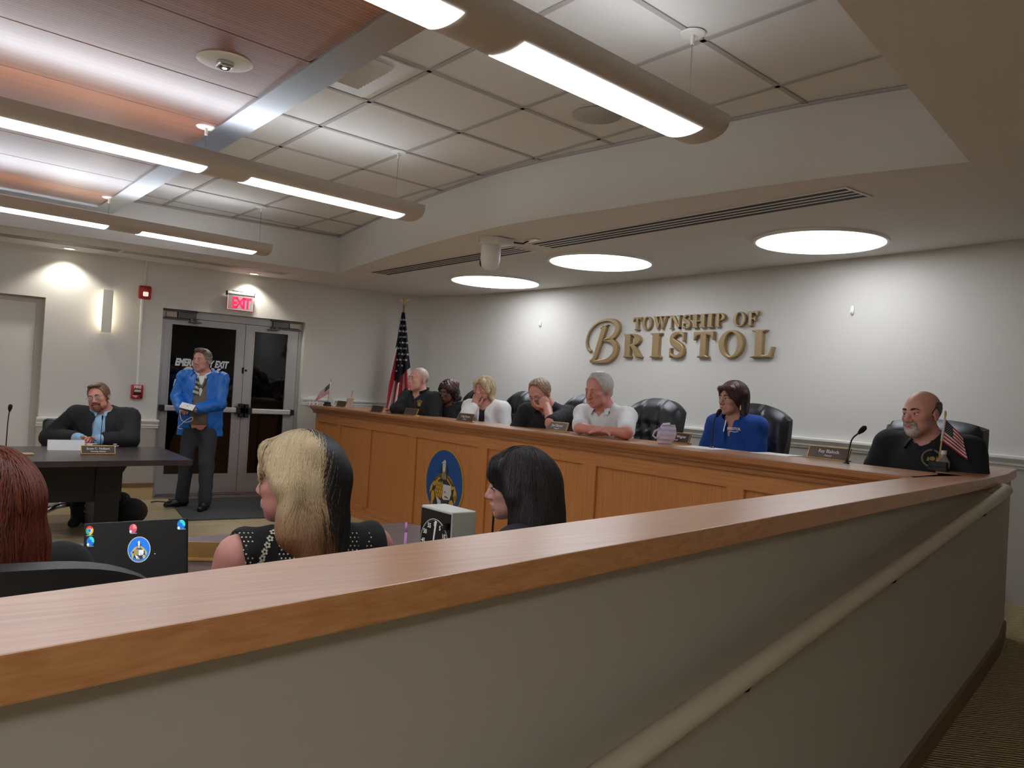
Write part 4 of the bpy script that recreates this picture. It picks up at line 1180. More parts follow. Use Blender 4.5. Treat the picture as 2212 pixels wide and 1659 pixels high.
# big flag in the corner
pole_xy = np.array([-9.60, 5.40])
def on_col(px, py):  # height of a picture row on the pole's vertical
    r = ray(px, py); t = np.dot(pole_xy, r[:2]) / np.dot(r[:2], r[:2]); return EYE + t * r[2]
z_eagle = on_col(881, 648); z_tip = on_col(881, 660)
POLE = mat('flag_pole', (150, 120, 70), 0.35, 0.4)
BRASS = mat('brass', (190, 160, 96), 0.3, 0.9)
bf = thing('flag_on_stand', 'large draped stars and stripes flag on a pole in the corner', 'flag', (pole_xy[0], pole_xy[1], ZP))
MB().tube([(pole_xy[0], pole_xy[1], ZP + 0.02), (pole_xy[0], pole_xy[1], z_tip)], 0.013, 10).build('pole', POLE, bf, smooth=True, autosm=50)
MB().lathe([(0.15, 0), (0.15, 0.02), (0.05, 0.05), (0.025, 0.09)], (pole_xy[0], pole_xy[1], ZP), 24).build('stand', BRASS, bf, smooth=True, autosm=40)
# eagle finial
eg = MB().ball((pole_xy[0], pole_xy[1], z_tip + 0.012), 0.014, 10, 8)
eg.ball((pole_xy[0], pole_xy[1], z_tip + 0.04), (0.016, 0.016, 0.028), 10, 8).ball((pole_xy[0], pole_xy[1], z_tip + 0.075), (0.011, 0.013, 0.011), 8, 6)
rt_ = np.array([0.603, 0.795])
for s_ in (-1, 1):
    a = np.array([pole_xy[0], pole_xy[1], z_tip + 0.045])
    d3 = np.array([rt_[0] * s_, rt_[1] * s_, 0])
    q = [a, a + d3 * 0.03 + [0, 0, 0.03], a + d3 * 0.075 + [0, 0, 0.062], a + d3 * 0.055 + [0, 0, 0.02], a + d3 * 0.015 + [0, 0, -0.012]]
    n3 = np.array([0.797, -0.604, 0]) * 0.004
    eg.add([x + n3 for x in q] + [x - n3 for x in q], [(0, 1, 2, 3, 4), (9, 8, 7, 6, 5)] + [(i, (i + 1) % 5, 5 + (i + 1) % 5, 5 + i) for i in range(5)])
eg.build('eagle_finial', BRASS, bf, smooth=True, autosm=40)
rv = np.array([0.603, 0.795, 0.0]); tv = np.array([0.797, -0.604, 0.0])     # right / toward the viewer
ztop = on_col(881, 676)
def drape(u, v):
    # u 0..1 across the folds, v 0..1 down from the pole top
    w = 0.035 + 0.37 * v ** 0.9
    lat = w * (u - 0.42) + 0.012 * math.sin(v * 9 + u * 8) * v
    fold = 0.055 * math.sin(u * 16.0 + v * 2.0) * min(1.0, 0.25 + v)
    return np.array([pole_xy[0], pole_xy[1], ztop - 1.45 * v]) + rv * lat + tv * (0.05 + fold)
nu, nv = 96, 120
fr = {0: [], 1: [], 2: []}
Pv = [drape(i / nu, j / nv) for i in range(nu + 1) for j in range(nv + 1)]
for i in range(nu):
    for j in range(nv):
        u, v = (i + .5) / nu, (j + .5) / nv
        lim = 0.66 - 0.16 * u + (0.0 if u > 0.16 else -0.32) + (0.05 if 0.3 < u < 0.5 else 0)
        k = 2 if v < lim else int((u * 7.5 + v * (0.9 if u > 0.2 else 3.0))) % 2
        fr[k].append((i * (nv + 1) + j, (i + 1) * (nv + 1) + j, (i + 1) * (nv + 1) + j + 1, i * (nv + 1) + j + 1))
fm_ = MB().add(Pv, [], 0)
for k in (0, 1, 2): fm_.f.extend(fr[k]); fm_.fm.extend([k] * len(fr[k]))
bcl = fm_.build('cloth', [FL_R, FL_W, FL_B], bf, smooth=True)
sm_ = MB()
for r_ in range(11):
    vv_ = 0.07 + r_ * 0.052
    for q_ in range(5):
        uu_ = 0.12 + q_ * 0.2 + (0.1 if r_ % 2 else 0)
        wv = 0.035 + 0.37 * vv_ ** 0.9
        if uu_ > 0.97 or vv_ > 0.60 - 0.16 * uu_ + (0.0 if uu_ > 0.16 else -0.32): continue
        pts = star_pts(0, 0, 0.019, 0.2 * math.sin(r_ * 3 + q_))
        vs_ = []
        for a_, b_ in pts + [(0, 0)]:
            P_ = Vector(drape(uu_ + a_ / wv, vv_ - b_ / 1.45)); e1 = Vector(drape(uu_ + a_ / wv + .01, vv_ - b_ / 1.45)) - P_; e2 = Vector(drape(uu_ + a_ / wv, vv_ - b_ / 1.45 + .01)) - P_
            n_ = e1.cross(e2).normalized(); n_ = n_ if n_.dot(Vector(tv)) > 0 else -n_
            vs_.append(P_ + n_ * 0.004)
        sm_.add(vs_, [(10, i, (i + 1) % 10) for i in range(10)])
so_ = sm_.build('stars', FL_W, bcl); so_['kind'] = 'stuff'

# small desk flags
def desk_flag(base, h, ang, label, cloth_size, tilt, face, base_w=(0.10, 0.03, 0.045), curl=0.5):
    r = thing('desk_flag', label, 'flag', base)
    bx, by, bz = base
    ux = np.array([math.cos(ang), math.sin(ang), 0])
    Mb = Matrix.Translation(base) @ Matrix.Rotation(ang, 4, 'Z')
    MB().bbox(-base_w[0] / 2, base_w[0] / 2, -base_w[1], base_w[1], 0, base_w[2] * 0.4, 0.003).bbox(-base_w[0] / 2 * 0.92, base_w[0] / 2 * 0.92, -base_w[1] * 0.7, base_w[1] * 0.7, base_w[2] * 0.4, base_w[2], 0.003).xf(Mb).build('base', mat('flag_base', (26, 27, 28), 0.6), r)
    top = np.array([bx + tilt[0], by + tilt[1], bz + h])
    b0 = np.array([bx, by, bz + base_w[2] * 0.5])
    MB().tube([tuple(b0), tuple(top)], 0.0045, 8).build('stick', mat('stick_wood', (206, 170, 112), 0.6), r, smooth=True)
    MB().lathe([(0.0, 0.034), (0.006, 0.026), (0.0065, 0.01), (0.0045, 0.008), (0.007, 0.003), (0.004, 0)], tuple(top), 10).build('tip', mat('stick_wood', (206, 170, 112), 0.6), r, smooth=True)
    ax = (top - b0) / np.linalg.norm(top - b0)
    fx = np.array([face[0], face[1], 0.0]); fx = fx / np.linalg.norm(fx)
    nx = np.cross(ax, fx)
    cw, chh = cloth_size
    st_ = top - ax * 0.012
    def fn(s, t):
        return st_ - ax * (chh * t) + fx * (cw * s * (0.62 + 0.25 * t)) - np.array([0, 0, 1]) * (cw * s * 0.62) + nx * (0.012 * math.sin(s * 7 + t * 3) * s * curl * 2)
    flag_cloth(fn, r, 18, 26, True, 0.42, 7 / 13, 0.0008, 0.024)
    # sleeve
    MB().tube([tuple(st_), tuple(st_ - ax * chh)], 0.007, 8).build('sleeve', FL_W, r, smooth=True)
    return r
b0 = at_z(2026, 1017, ZT)
desk_flag((b0[0], b0[1], ZT), 0.30, 0.15, 'small flag on black base in front of the bearded man', (0.15, 0.125), (0.018, 0.012), (0.8, 0.55), (0.10, 0.026, 0.05))
desk_flag((-9.42, dais_y(-9.42) + 0.08, ZT), 0.30, 0.1, 'small flag on black base at the far end of the desk', (0.2, 0.13), (0.02, 0.02), (-0.5, -0.86), (0.10, 0.03, 0.05))

# ================================================================== THINGS ON THE COUNCIL DESK
PL_BR = mat('plate_brown', (84, 68, 58), 0.32, 0.2)
PL_DK = mat('plate_dark_brown', (62, 42, 32), 0.32, 0.2)
PL_GOLD = mat('plate_gold', (196, 158, 92), 0.3, 0.8)
def nameplate(loc, rz, lines, label, w=0.26, h=0.066, m=None, flat=False):
    r = thing('nameplate', label, 'nameplate', loc, rz, 'desk nameplates')
    m = m or PL_BR
    lean = 0.35
    # local: x along, -y toward the audience
    n = Vector((0, -math.cos(lean), math.sin(lean))); u = Vector((0, math.sin(lean), math.cos(lean)))
    def P(x, v, o): return Vector((x, 0, 0.006)) + u * v + n * o
    def slab(x0, x1, v0, v1, o0, o1):
        vs = [P(x, v, o) for o in (o0, o1) for v in (v0, v1) for x in (x0, x1)]
        return MB().add(vs, [(0, 2, 3, 1), (4, 5, 7, 6), (0, 1, 5, 4), (2, 6, 7, 3), (0, 4, 6, 2), (1, 3, 7, 5)])
    slab(-w / 2, w / 2, 0, h, 0, 0.004).build('plate', m, r, local=True)
    e = 0.004
    mb = slab(-w / 2 - e, w / 2 + e, h, h + e, -0.003, 0.006); mb.build('frame_top', PL_GOLD, r, local=True)
    slab(-w / 2 - e, -w / 2, 0, h, -0.003, 0.006).build('frame_side', PL_GOLD, r, local=True)
    slab(w / 2, w / 2 + e, 0, h, -0.003, 0.006).build('frame_side', PL_GOLD, r, local=True)
    MB().bbox(-w / 2 - e, w / 2 + e, -0.018, 0.03, 0, 0.008, 0.002).build('holder', PL_GOLD, r, local=True)
    for txt, size, v in lines:
        vs, fs = text_mesh(txt, size, bold=0.0004)
        MB().add([P(x, h * v + y, 0.0047) for x, y, _ in vs], fs).build('lettering', LW, r, local=True)
    return r
rzd = math.atan(DM)
def plate_at(px, py, lines, label, **k):
    c = at_z(px, py, ZT)
    return nameplate((c[0], max(c[1], dais_y(c[0], -0.03)), ZT + 0.0006), rzd, lines, label, **k)
plate_at(736, 879, [], 'blank looking brown nameplate between the small far flag and the plastic cup', m=PL_DK)
plate_at(813, 891, [], 'brown nameplate left of the grey man in black jacket', m=PL_DK)
plate_at(886, 897.5, [], 'grey nameplate directly before the grey man in black jacket')
plate_at(1003, 911, [('Craig Bowen', 0.03, 0.62), ('Council', 0.017, 0.25)], 'nameplate reading Craig Bowen before the woman in white', h=0.07)
plate_at(1201, 932, [('Joe Glasson', 0.03, 0.62), ('Council', 0.018, 0.25)], 'nameplate reading Joe Glasson between two men', h=0.07)
plate_at(1457, 957, [('Maryann Wagner', 0.028, 0.62), ('Council', 0.017, 0.25)], 'nameplate reading Maryann Wagner beside the lavender mask', m=PL_DK, h=0.07)
plate_at(1787, 993, [('Ray Blalock', 0.03, 0.62), ('Council', 0.016, 0.25)], 'nameplate reading Ray Blalock before the bearded man', w=0.27, h=0.07)

def gooseneck(base, tip, label, bend, cat_='microphone', head=0.05, hr_=0.012, base_shape='box', group=None, rr=0.0045):
    r = thing('gooseneck_microphone', label, cat_, base, 0, 'gooseneck microphones')
    b = np.array(base, float); t = np.array(tip, float); m_ = np.array(bend, float)
    if base_shape == 'box':
        MB().bbox(b[0] - 0.05, b[0] + 0.05, b[1] - 0.06, b[1] + 0.06, b[2], b[2] + 0.03, 0.008).build('base', BLACK, r)
    else:
        MB().lathe([(0.016, 0.0), (0.016, 0.006), (0.008, 0.012), (0.006, 0.03)], tuple(b), 14).build('base', BLACK, r, smooth=True, autosm=40)
    pts = [b + (0, 0, 0.02), b * 0.75 + m_ * 0.25, m_ * 0.9 + t * 0.1, t]
    MB().tube([tuple(p) for p in spline(pts, 20)], rr, 8).build('stem', BLACK, r, smooth=True)
    d = (t - m_) / np.linalg.norm(t - m_)
    MB().tube([tuple(t - d * 0.01), tuple(t), tuple(t + d * head * 0.3), tuple(t + d * head * 0.8), tuple(t + d * head)], [hr_ * 0.5, hr_ * 0.7, hr_, hr_, hr_ * 0.4], 10).build('capsule', mat('foam_black', (12, 12, 13), 0.9), r, smooth=True)
    return r
def dmic(bx, by, tx, ty, d0, d1, label):
    b = at_z(bx, by, ZT); t = at_d(tx, ty, d1 if d1 else np.dot(b - O3, FW))
    bend = b * 0.4 + t * 0.6; bend[2] = t[2] - 0.02
    return b, t
def dais_mic(px_b, py_b, px_t, py_t, px_m, py_m, label):
    b = at_z(px_b, py_b, ZT)
    yb2 = dais_y(b[0], 0.36); b = np.array(at_y(px_b, py_b, yb2)); b[2] = ZT
    dd = np.dot(b - O3, FW)
    gooseneck(tuple(b), at_d(px_t, py_t, dd), label, at_d(px_m, py_m, dd), head=0.05, hr_=0.015, base_shape='ring')
dais_mic(862, 892, 873, 846, 866, 856, 'gooseneck microphone left of the grey man in black jacket')
dais_mic(1118, 915, 1158, 873, 1128, 888, 'gooseneck microphone bent towards the man resting on his fist')
dais_mic(1538, 960, 1549, 898, 1541, 912, 'gooseneck microphone before the woman in the blue fleece')
dais_mic(1829, 985, 1857, 934, 1838, 952, 'gooseneck microphone beside the bearded man')

# plastic cup with straw
c = at_y(755, 886, dais_y(-8.5, 0.22)); c[2] = ZT
cu_ = thing('plastic_cup', 'clear plastic cup with an orange straw near the far desk end', 'cup', tuple(c))
MB().lathe([(0.03, 0.0), (0.042, 0.11), (0.045, 0.112), (0.045, 0.118), (0.03, 0.122), (0.0, 0.122)], tuple(c), 20).build('cup', mat('cup_plastic', (206, 190, 180), 0.2, alpha=0.55), cu_, smooth=True, autosm=50)
MB().tube([(c[0], c[1], c[2] + 0.02), (c[0] + 0.012, c[1] + 0.018, c[2] + 0.21)], 0.005, 8).build('straw', mat('straw_orange', (226, 120, 70), 0.5), cu_)
# bottle behind the right flag
c = at_y(2036, 1018, b0[1] + 0.055); c[2] = ZT
bo = thing('small_bottle', 'small clear bottle with white cap behind the right desk flag', 'bottle', tuple(c))
MB().lathe([(0.034, 0.0), (0.036, 0.05), (0.014, 0.085), (0.014, 0.09)], tuple(c), 18).build('bottle_body', mat('bottle_plastic', (176, 164, 158), 0.15, alpha=0.7), bo, smooth=True, autosm=50)
MB().lathe([(0.017, 0.09), (0.017, 0.112), (0.0, 0.113)], tuple(c), 18).build('cap', WHITE, bo, smooth=True, autosm=40)
# lavender face mask standing on the desk
c = at_y(1436, 948, dais_y(-3.9, 0.14)); c[2] = ZT
MASK = mat('mask_lavender', (206, 196, 214), 0.85, noise=0.04, nscale=60)
mk = thing('face_mask', 'lavender pleated face mask standing on the desk beside a nameplate', 'mask', tuple(c))
rx_, ux_ = Vector((0.603, 0.795, 0)), Vector((0, 0, 1)); tw_ = Vector((0.797, -0.604, 0))
def mfn(u, v):
    wv = 0.045 + 0.02 * math.sin(v * PI)
    return Vector(c) + rx_ * ((u - 0.5) * 2 * wv + 0.02 * v) + ux_ * (0.004 + 0.135 * v) + tw_ * (0.03 * math.sin(u * PI) * math.sin(v * PI) + 0.004 * math.sin(v * 26))
MB().grid(mfn, 10, 18, thick=0.002).build('mask_body', MASK, mk, smooth=True)
MB().sweep([tuple(Vector(c) + rx_ * a + ux_ * b + tw_ * 0.02) for a, b in ((-0.035, 0.115), (-0.075, 0.09), (-0.085, 0.06), (-0.065, 0.045), (-0.035, 0.07), (-0.02, 0.1))], [(-0.002, -0.006), (0.002, -0.006), (0.002, 0.006), (-0.002, 0.006)]).build('ear_loop', MASK, mk)
MB().grid(lambda u, v: Vector(c) + rx_ * (-0.02 + 0.05 * u) + ux_ * (0.135 + 0.012 * v + 0.006 * u) + tw_ * (0.012 - 0.02 * v), 4, 3, thick=0.002).build('folded_edge', MASK, mk)
# papers and cable on the desk
def sheet(name, corners, z, label, m, thick=0.003, cat_='paper'):
    o = MB().prism(corners, z, z + thick).build(name, m)
    return tag(o, label, cat_)
PAPER = mat('paper_white', (228, 226, 222), 0.7)
q = [at_z(px, py, ZT)[:2] for px, py in ((1488, 962), (1600, 975), (1592, 970), (1492, 957))]
def psheet(px, py, rz, w_, h_, label):
    cc = at_z(px, py, ZT)
    cc[1] = max(cc[1], dais_y(cc[0], 0.12))
    m = MB().box(-w_ / 2, w_ / 2, -h_ / 2, h_ / 2, 0, 0.003)
    o = m.build('paper_or_reflection', PAPER, origin=(0, 0, 0)); o.location = (cc[0], cc[1], ZT); o.rotation_euler = (0, 0, rz)
    return tag(o, label, 'paper')
psheet(1520, 968, 0.1, 0.28, 0.21, 'white paper sheet on the desk before the woman in blue')
psheet(1680, 982, 0.05, 0.26, 0.2, 'white paper sheet on the desk left of the last nameplate')
# ================================================================== CHAIRS OF THE COUNCIL
LEATH = mat('black_leather', (26, 28, 29), 0.38, 0.0, 0.5, noise=0.15, nscale=30, bump=0.06, bscale=160)
def exec_chair(loc, rz, label, tufted=True, plain_w=0.66):
    """high back leather executive chair, sitter faces local -y"""
    r = thing('executive_chair', label, 'chair', loc, rz, 'black leather council chairs')
    H0, H1, Wd = 0.50, (1.17 if tufted else 1.13), (0.68 if tufted else 0.64)
    AR = 0.10 if tufted else 0.035
    def front(u, v):
        x = (u - 0.5) * Wd * (0.94 + 0.10 * math.sin(v * PI * 0.9))
        edge = abs(u - 0.5) * 2
        top = H1 - AR * edge ** 2.4 - (0.02 if edge > 0.93 else 0)
        z = H0 + (top - H0) * v
        d = 0.075 * (1 - edge ** 6) * (1 - max(0, (v - 0.86) / 0.14) ** 2 * 0.9) * (0.6 + 0.4 * min(1, v * 6))
        if tufted:
            if v > 0.62:
                q = math.cos(u * PI * 2 * 3)
                d -= 0.018 * max(0, q) ** 6 * min(1, (v - 0.62) * 8)
            for (bu, bvv) in BTN:
                dd = ((u - bu) / 0.055) ** 2 + ((v - bvv) / 0.06) ** 2
                d -= 0.035 * math.exp(-dd)
            # diagonal pleats
            if 0.2 < v < 0.68:
                a = (u * 6 + v * 7.2) % 1.0; b = (u * 6 - v * 7.2) % 1.0
                d -= 0.008 * (max(0, 1 - abs(a - .5) * 9) + max(0, 1 - abs(b - .5) * 9))
        lean = 0.16 * (v - 0.2) + 0.05 * (edge ** 2) * -1.0
        return Vector((x, 0.20 + lean - d, z))
    BTN = [(0.33, 0.64), (0.5, 0.64), (0.67, 0.64), (0.25, 0.48), (0.42, 0.48), (0.58, 0.48), (0.75, 0.48), (0.33, 0.32), (0.5, 0.32), (0.67, 0.32)] if tufted else []
    n = 40
    m = MB().grid(front, n, n)
    def back(u, v):
        p = front(u, v); e = abs(u - 0.5) * 2
        q = front(0.5, 0.0)
        x = (u - 0.5) * Wd * (0.94 + 0.10 * math.sin(v * PI * 0.9))
        top = H1 - AR * e ** 2.4
        return Vector((x, 0.27 + 0.16 * (v - 0.2) - 0.05 * e ** 2, H0 + (top - H0 - 0.01) * v))
    k = 16
    m2 = MB().grid(back, k, k)
    o = len(m.v); m.v += m2.v; m.f += [tuple(i + o for i in f) for f in m2.f]; m.fm += m2.fm
    # close the rim
    fr = [(u, 1.0) for u in np.linspace(0, 1, 41)]
    def rim(side):
        pts = [(0 if side == 0 else 1, v) for v in np.linspace(0, 1, 21)]
        vs = [front(*q) for q in pts] + [back(*q) for q in pts]
        m.add(vs, [(i, i + 1, 21 + i + 1, 21 + i) for i in range(20)])
    rim(0); rim(1)
    us = np.linspace(0, 1, 41)
    vs = [front(u, 1.0) for u in us] + [back(u, 1.0) for u in us]
    m.add(vs, [(i, i + 1, 41 + i + 1, 41 + i) for i in range(40)])
    m.build('backrest', LEATH, r, local=True, smooth=True, autosm=60)
    for (bu, bvv) in BTN:
        p = front(bu, bvv)
        MB().ball(p + Vector((0, -0.004, 0)), (0.012, 0.006, 0.012), 8, 6).build('button', LEATH, r, local=True, smooth=True)
    MB().bbox(-0.29, 0.29, -0.34, 0.2, 0.40, 0.52, 0.04).build('seat', LEATH, r, local=True, smooth=True)
    for s_ in (-1, 1):
        MB().tube([(s_ * 0.3, -0.26, 0.52), (s_ * 0.31, -0.27, 0.62), (s_ * 0.31, -0.2, 0.68), (s_ * 0.31, 0.1, 0.68), (s_ * 0.31, 0.2, 0.66)], [0.03, 0.03, 0.035, 0.035, 0.03], 10).build('armrest', LEATH, r, local=True, smooth=True)
    MB().tube([(0, -0.05, 0.1), (0, -0.05, 0.4)], 0.03, 12).build('pedestal', DARKMET, r, local=True, smooth=True)
    for q in range(5):
        a = 2 * PI * q / 5 + 0.3
        MB().tube([(0, -0.05, 0.12), (0.15 * math.cos(a), -0.05 + 0.15 * math.sin(a), 0.10), (0.3 * math.cos(a), -0.05 + 0.3 * math.sin(a), 0.07)], [0.03, 0.022, 0.016], 8).build('base_arm', DARKMET, r, local=True, smooth=True)
        MB().lathe([(0.0, -0.018), (0.028, -0.018), (0.028, 0.018), (0, 0.018)], (0.3 * math.cos(a), -0.05 + 0.3 * math.sin(a), 0.028), 12, axis='x').build('caster', BLACK, r, local=True)
    return r
def chair_at(px, py, y, rz, label, **k):
    c = at_y(px, py, y)
    return exec_chair((c[0], c[1] - 0.25, ZP), rz, label, **k)
chair_at(948, 850, 5.30, -0.35, 'black leather chair back between the grey man and the woman in glasses')
chair_at(1012, 850, 5.32, -0.35, 'black leather chair back behind the woman in glasses')
chair_at(1110, 850, 5.32, -0.30, 'tufted black chair between the woman in white and the man on his fist')
chair_at(1240, 858, 5.32, -0.28, 'black chair back between the man on his fist and the man in white')
chair_at(1404, 862, 5.25, -0.10, 'tufted black leather chair right of the man in the white polo')
chair_at(1618, 898, 5.30, 0.06, 'black leather chair behind the woman in the blue fleece')
chair_at(2006, 930, 5.30, -0.05, 'black leather chair behind the bearded man', tufted=False)

# ================================================================== SOLICITOR TABLE
ESP = wood_mat('espresso_wood', (62, 52, 52), (44, 36, 37), 1, 0.8, 0.32, 0.2)
ESP_D = mat('espresso_dark', (24, 21, 21), 0.5)
tb = thing('dark_table', 'dark espresso table with modesty panel by the exit wall', 'table', (-7.85, 0.9, 0.0))
MB().prism([(-8.50, 2.16), (-7.24, 2.11), (-7.02, -0.6), (-8.50, -0.6)], 0.695, 0.74).build('table_top', ESP, tb)
MB().bbox(-8.02, -7.98, -0.5, 1.72, 0.30, 0.695, 0.003).build('modesty_panel', ESP_D, tb)
lg = at_z(237, 1128, 0); 
MB().bbox(-8.35, -7.95, 1.50, 1.70, 0.0, 0.695, 0.004).build('leg', ESP_D, tb)
MB().bbox(-8.35, -7.95, -0.45, -0.25, 0.0, 0.695, 0.004).build('leg', ESP_D, tb)
TZ = 0.7405
def on_t(px, py, z=TZ): return at_z(px, py, z)
# tent card
c = on_t(142, 972)
tc_ = MB()
d1 = Vector((0.05, 1, 0)).normalized()
def tent(cc, w_, h_, dirv, m, name, label, dep_=0.06):
    dirv = Vector(dirv).normalized(); n_ = Vector((dirv.y, -dirv.x, 0))
    a = Vector(cc)
    mb = MB()
    for s_ in (1, -1):
        p = [a - dirv * w_ / 2 + n_ * dep_ / 2 * s_, a + dirv * w_ / 2 + n_ * dep_ / 2 * s_, a + dirv * w_ / 2 + Vector((0, 0, h_)), a - dirv * w_ / 2 + Vector((0, 0, h_))]
        o_ = n_ * 0.0012 * s_
        mb.add([q for q in p] + [q - o_ for q in p], [(0, 1, 2, 3), (7, 6, 5, 4), (0, 4, 5, 1), (2, 6, 7, 3), (1, 5, 6, 2), (0, 3, 7, 4)])
    o = mb.build(name, m)
    return tag(o, label, 'card')
tent((c[0], c[1], TZ), 0.29, 0.09, (0.05, 1, 0), PAPER, 'tent_card', 'blank white folded card on the dark table')
# papers
c = on_t(218, 966)
pp_ = thing('paper_stack', 'stack of white papers before the man in the suit', 'papers', (c[0] - 0.12, c[1], TZ))
for k in range(4):
    o = MB().box(-0.11, 0.11, -0.15, 0.15, 0, 0.008).build('sheet', PAPER, pp_, local=True)
    o.location = (0.01 * (k % 2), 0.015 * (k % 3) - 0.01, 0.0085 * k); o.rotation_euler = (0, 0, 0.06 * ((k * 7) % 5 - 2))
# nameplate
c = on_t(212, 981)
nameplate((c[0], c[1], TZ), PI / 2 + 0.02, [('Scott C. Holbert', 0.027, 0.62), ('Township Solicitor', 0.016, 0.25)], 'dark brown nameplate on the dark table by the papers', m=PL_DK)
# microphones on that table
b = on_t(216, 968); dd = np.dot(b - O3, FW)
gooseneck(tuple(b), at_d(221, 906, dd), 'thin gooseneck microphone before the man in the suit', at_d(219, 930, dd), head=0.04, hr_=0.007, rr=0.003)
b = on_t(12, 975); dd = np.dot(b - O3, FW)
gooseneck(tuple(b), at_d(21, 886, dd), 'gooseneck microphone at the left edge of the picture', at_d(17, 910, dd), head=0.05, hr_=0.016)
# small gold object on the table
c = on_t(60, 982)
tag(MB().bbox(-0.05, 0.05, -0.06, 0.06, 0, 0.012, 0.003).xf(Matrix.Translation((c[0], c[1] - 0.02, TZ))).build('notepad', mat('tan_pad', (190, 160, 110), 0.6)), 'small tan notepad at the left of the dark table', 'notepad')
# office chair of the solicitor
so = thing('office_chair', 'office chair with polished star base under the dark table', 'chair', (-8.95, 1.50, 0.0))
def loc_(x, y, z): return (-8.95 + x, 1.50 + y, z)
MB().bbox(-9.22, -8.68, 1.22, 1.78, 0.42, 0.50, 0.03).build('seat', LEATH, so, smooth=True)
MB().bbox(-9.34, -9.24, 1.24, 1.76, 0.55, 0.95, 0.04).build('backrest', LEATH, so, smooth=True)
MB().tube([(-8.95, 1.5, 0.1), (-8.95, 1.5, 0.42)], 0.03, 12).build('pedestal', DARKMET, so, smooth=True)
MB().tube([(-9.2, 1.5, 0.44), (-9.3, 1.5, 0.5), (-9.3, 1.5, 0.7)], 0.02, 8).build('back_post', DARKMET, so, smooth=True)
for q in range(5):
    a = 2 * PI * q / 5 + 0.15
    ca, sa = math.cos(a), math.sin(a)
    MB().tube([loc_(0.04 * ca, 0.04 * sa, 0.15), loc_(0.18 * ca, 0.18 * sa, 0.13), loc_(0.33 * ca, 0.33 * sa, 0.075)], [0.03, 0.024, 0.018], 10).build('base_arm', CHROME, so, smooth=True)
    MB().lathe([(0.0, -0.02), (0.03, -0.02), (0.03, 0.02), (0, 0.02)], loc_(0.33 * ca, 0.33 * sa, 0.03), 14, axis='x').build('caster', BLACK, so)
# dark bag by the table leg
c = at_z(292, 1118, 0)
tag(MB().ball((-8.42, 1.90, 0.13), (0.13, 0.16, 0.13), 14, 10).ball((-8.42, 1.82, 0.22), (0.08, 0.09, 0.1), 12, 8).build('dark_bag', mat('bag_black', (16, 15, 16), 0.8, bump=0.3, bscale=30), smooth=True), 'dark bag on the floor beside the table leg', 'bag')

# door mat
MATM = mat('door_mat', (70, 72, 72), 0.95, noise=0.25, nscale=60, bump=0.5, bscale=300)
mt = [at_z(px, py, 0.0)[:2] for px, py in ((368, 1094), (398, 1123))]
tag(MB().prism([(-9.98, 2.66), (-8.50, 2.44), (-8.38, 4.12), (-9.98, 4.18)], 0.0005, 0.012).build('door_mat', MATM), 'dark grey entrance mat before the exit doors', 'mat')
# black cable on the floor by the doors
tag(MB().tube([tuple(p) for p in spline([at_z(362, 1083, 0.006), at_z(372, 1086, 0.006), at_z(340, 1083, 0.006), at_z(326, 1085, 0.006)], 20)], 0.006, 6).build('floor_cable', BLACK, smooth=True), 'thin dark cable on the floor at the door frame', 'cable')

# ================================================================== STAFF TABLE (near)
st_ = thing('staff_table', 'dark brown staff table behind the partition', 'table', (-3.25, 1.0, 0.0))
BRN = wood_mat('brown_table', (104, 84, 82), (84, 66, 66), 1, 0.8, 0.4, 0.15)
MB().prism([(-3.86, 2.24), (-3.72, 2.30), (-2.72, 2.16), (-2.72, -0.6), (-3.74, -0.6)], 0.70, 0.74).build('table_top', BRN, st_)
for x, y in ((-3.6, 2.0), (-2.85, 1.95), (-3.6, -0.4), (-2.85, -0.4)):
    MB().bbox(x - 0.03, x + 0.03, y - 0.03, y + 0.03, 0, 0.70, 0.003).build('leg', ESP_D, st_)
# laptop
def lap(px, py): return at_d(px, py, 2.62)
TLp, TRp = at_d(181, 1131, 2.66), at_d(404, 1119, 2.56)
BRp = at_d(413, 1237, 2.53); BLp = at_d(188, 1250, 2.63)
LAPK = mat('laptop_black', (16, 16, 17), 0.4)
SCR = mat('screen_black', (6, 6, 7), 0.15)
lt = thing('laptop', 'open black laptop with desktop icons and a blue seal on screen', 'laptop', (BLp[0], BLp[1], TZ))
right = Vector(TRp - TLp); wL = right.length
upv = Vector(TLp) - Vector(BLp); upv = (upv - right.normalized() * upv.dot(right.normalized()))
hL = wL * 0.66
right.normalize(); upv.normalize()
nrm_ = right.cross(upv)
org = Vector(TLp) - upv * hL
Ml = frame_mat(org, right, upv)
hinge_z = org.z
lid = MB().bbox(0, wL, 0, hL, -0.008, 0, 0.003).xf(Ml).build('lid', LAPK, lt)
MB().box(0.006, wL - 0.006, 0.012, hL - 0.008, 0.0002, 0.0008).xf(Ml).build('screen', SCR, lt)
bd = Vector((nrm_.x, nrm_.y, 0)).normalized()
rdir = Vector((right.x, right.y, 0)).normalized()
Mk = Matrix(((rdir.x, bd.x, 0, org.x), (rdir.y, bd.y, 0, org.y), (0, 0, 1, 0), (0, 0, 0, 1)))
MB().bbox(0, wL, 0, 0.23, TZ + 0.0005, max(TZ + 0.016, org.z), 0.003).xf(Mk).build('keyboard_deck', LAPK, lt)
def scr_poly(pts, m, name, z=0.001, t=0.0003):
    return MB().prism(pts, z, z + t).xf(Ml).build(name, m, lt)
def em(name, col, e=0.55): return mat(name, col, 0.4, emit=col, estr=e)
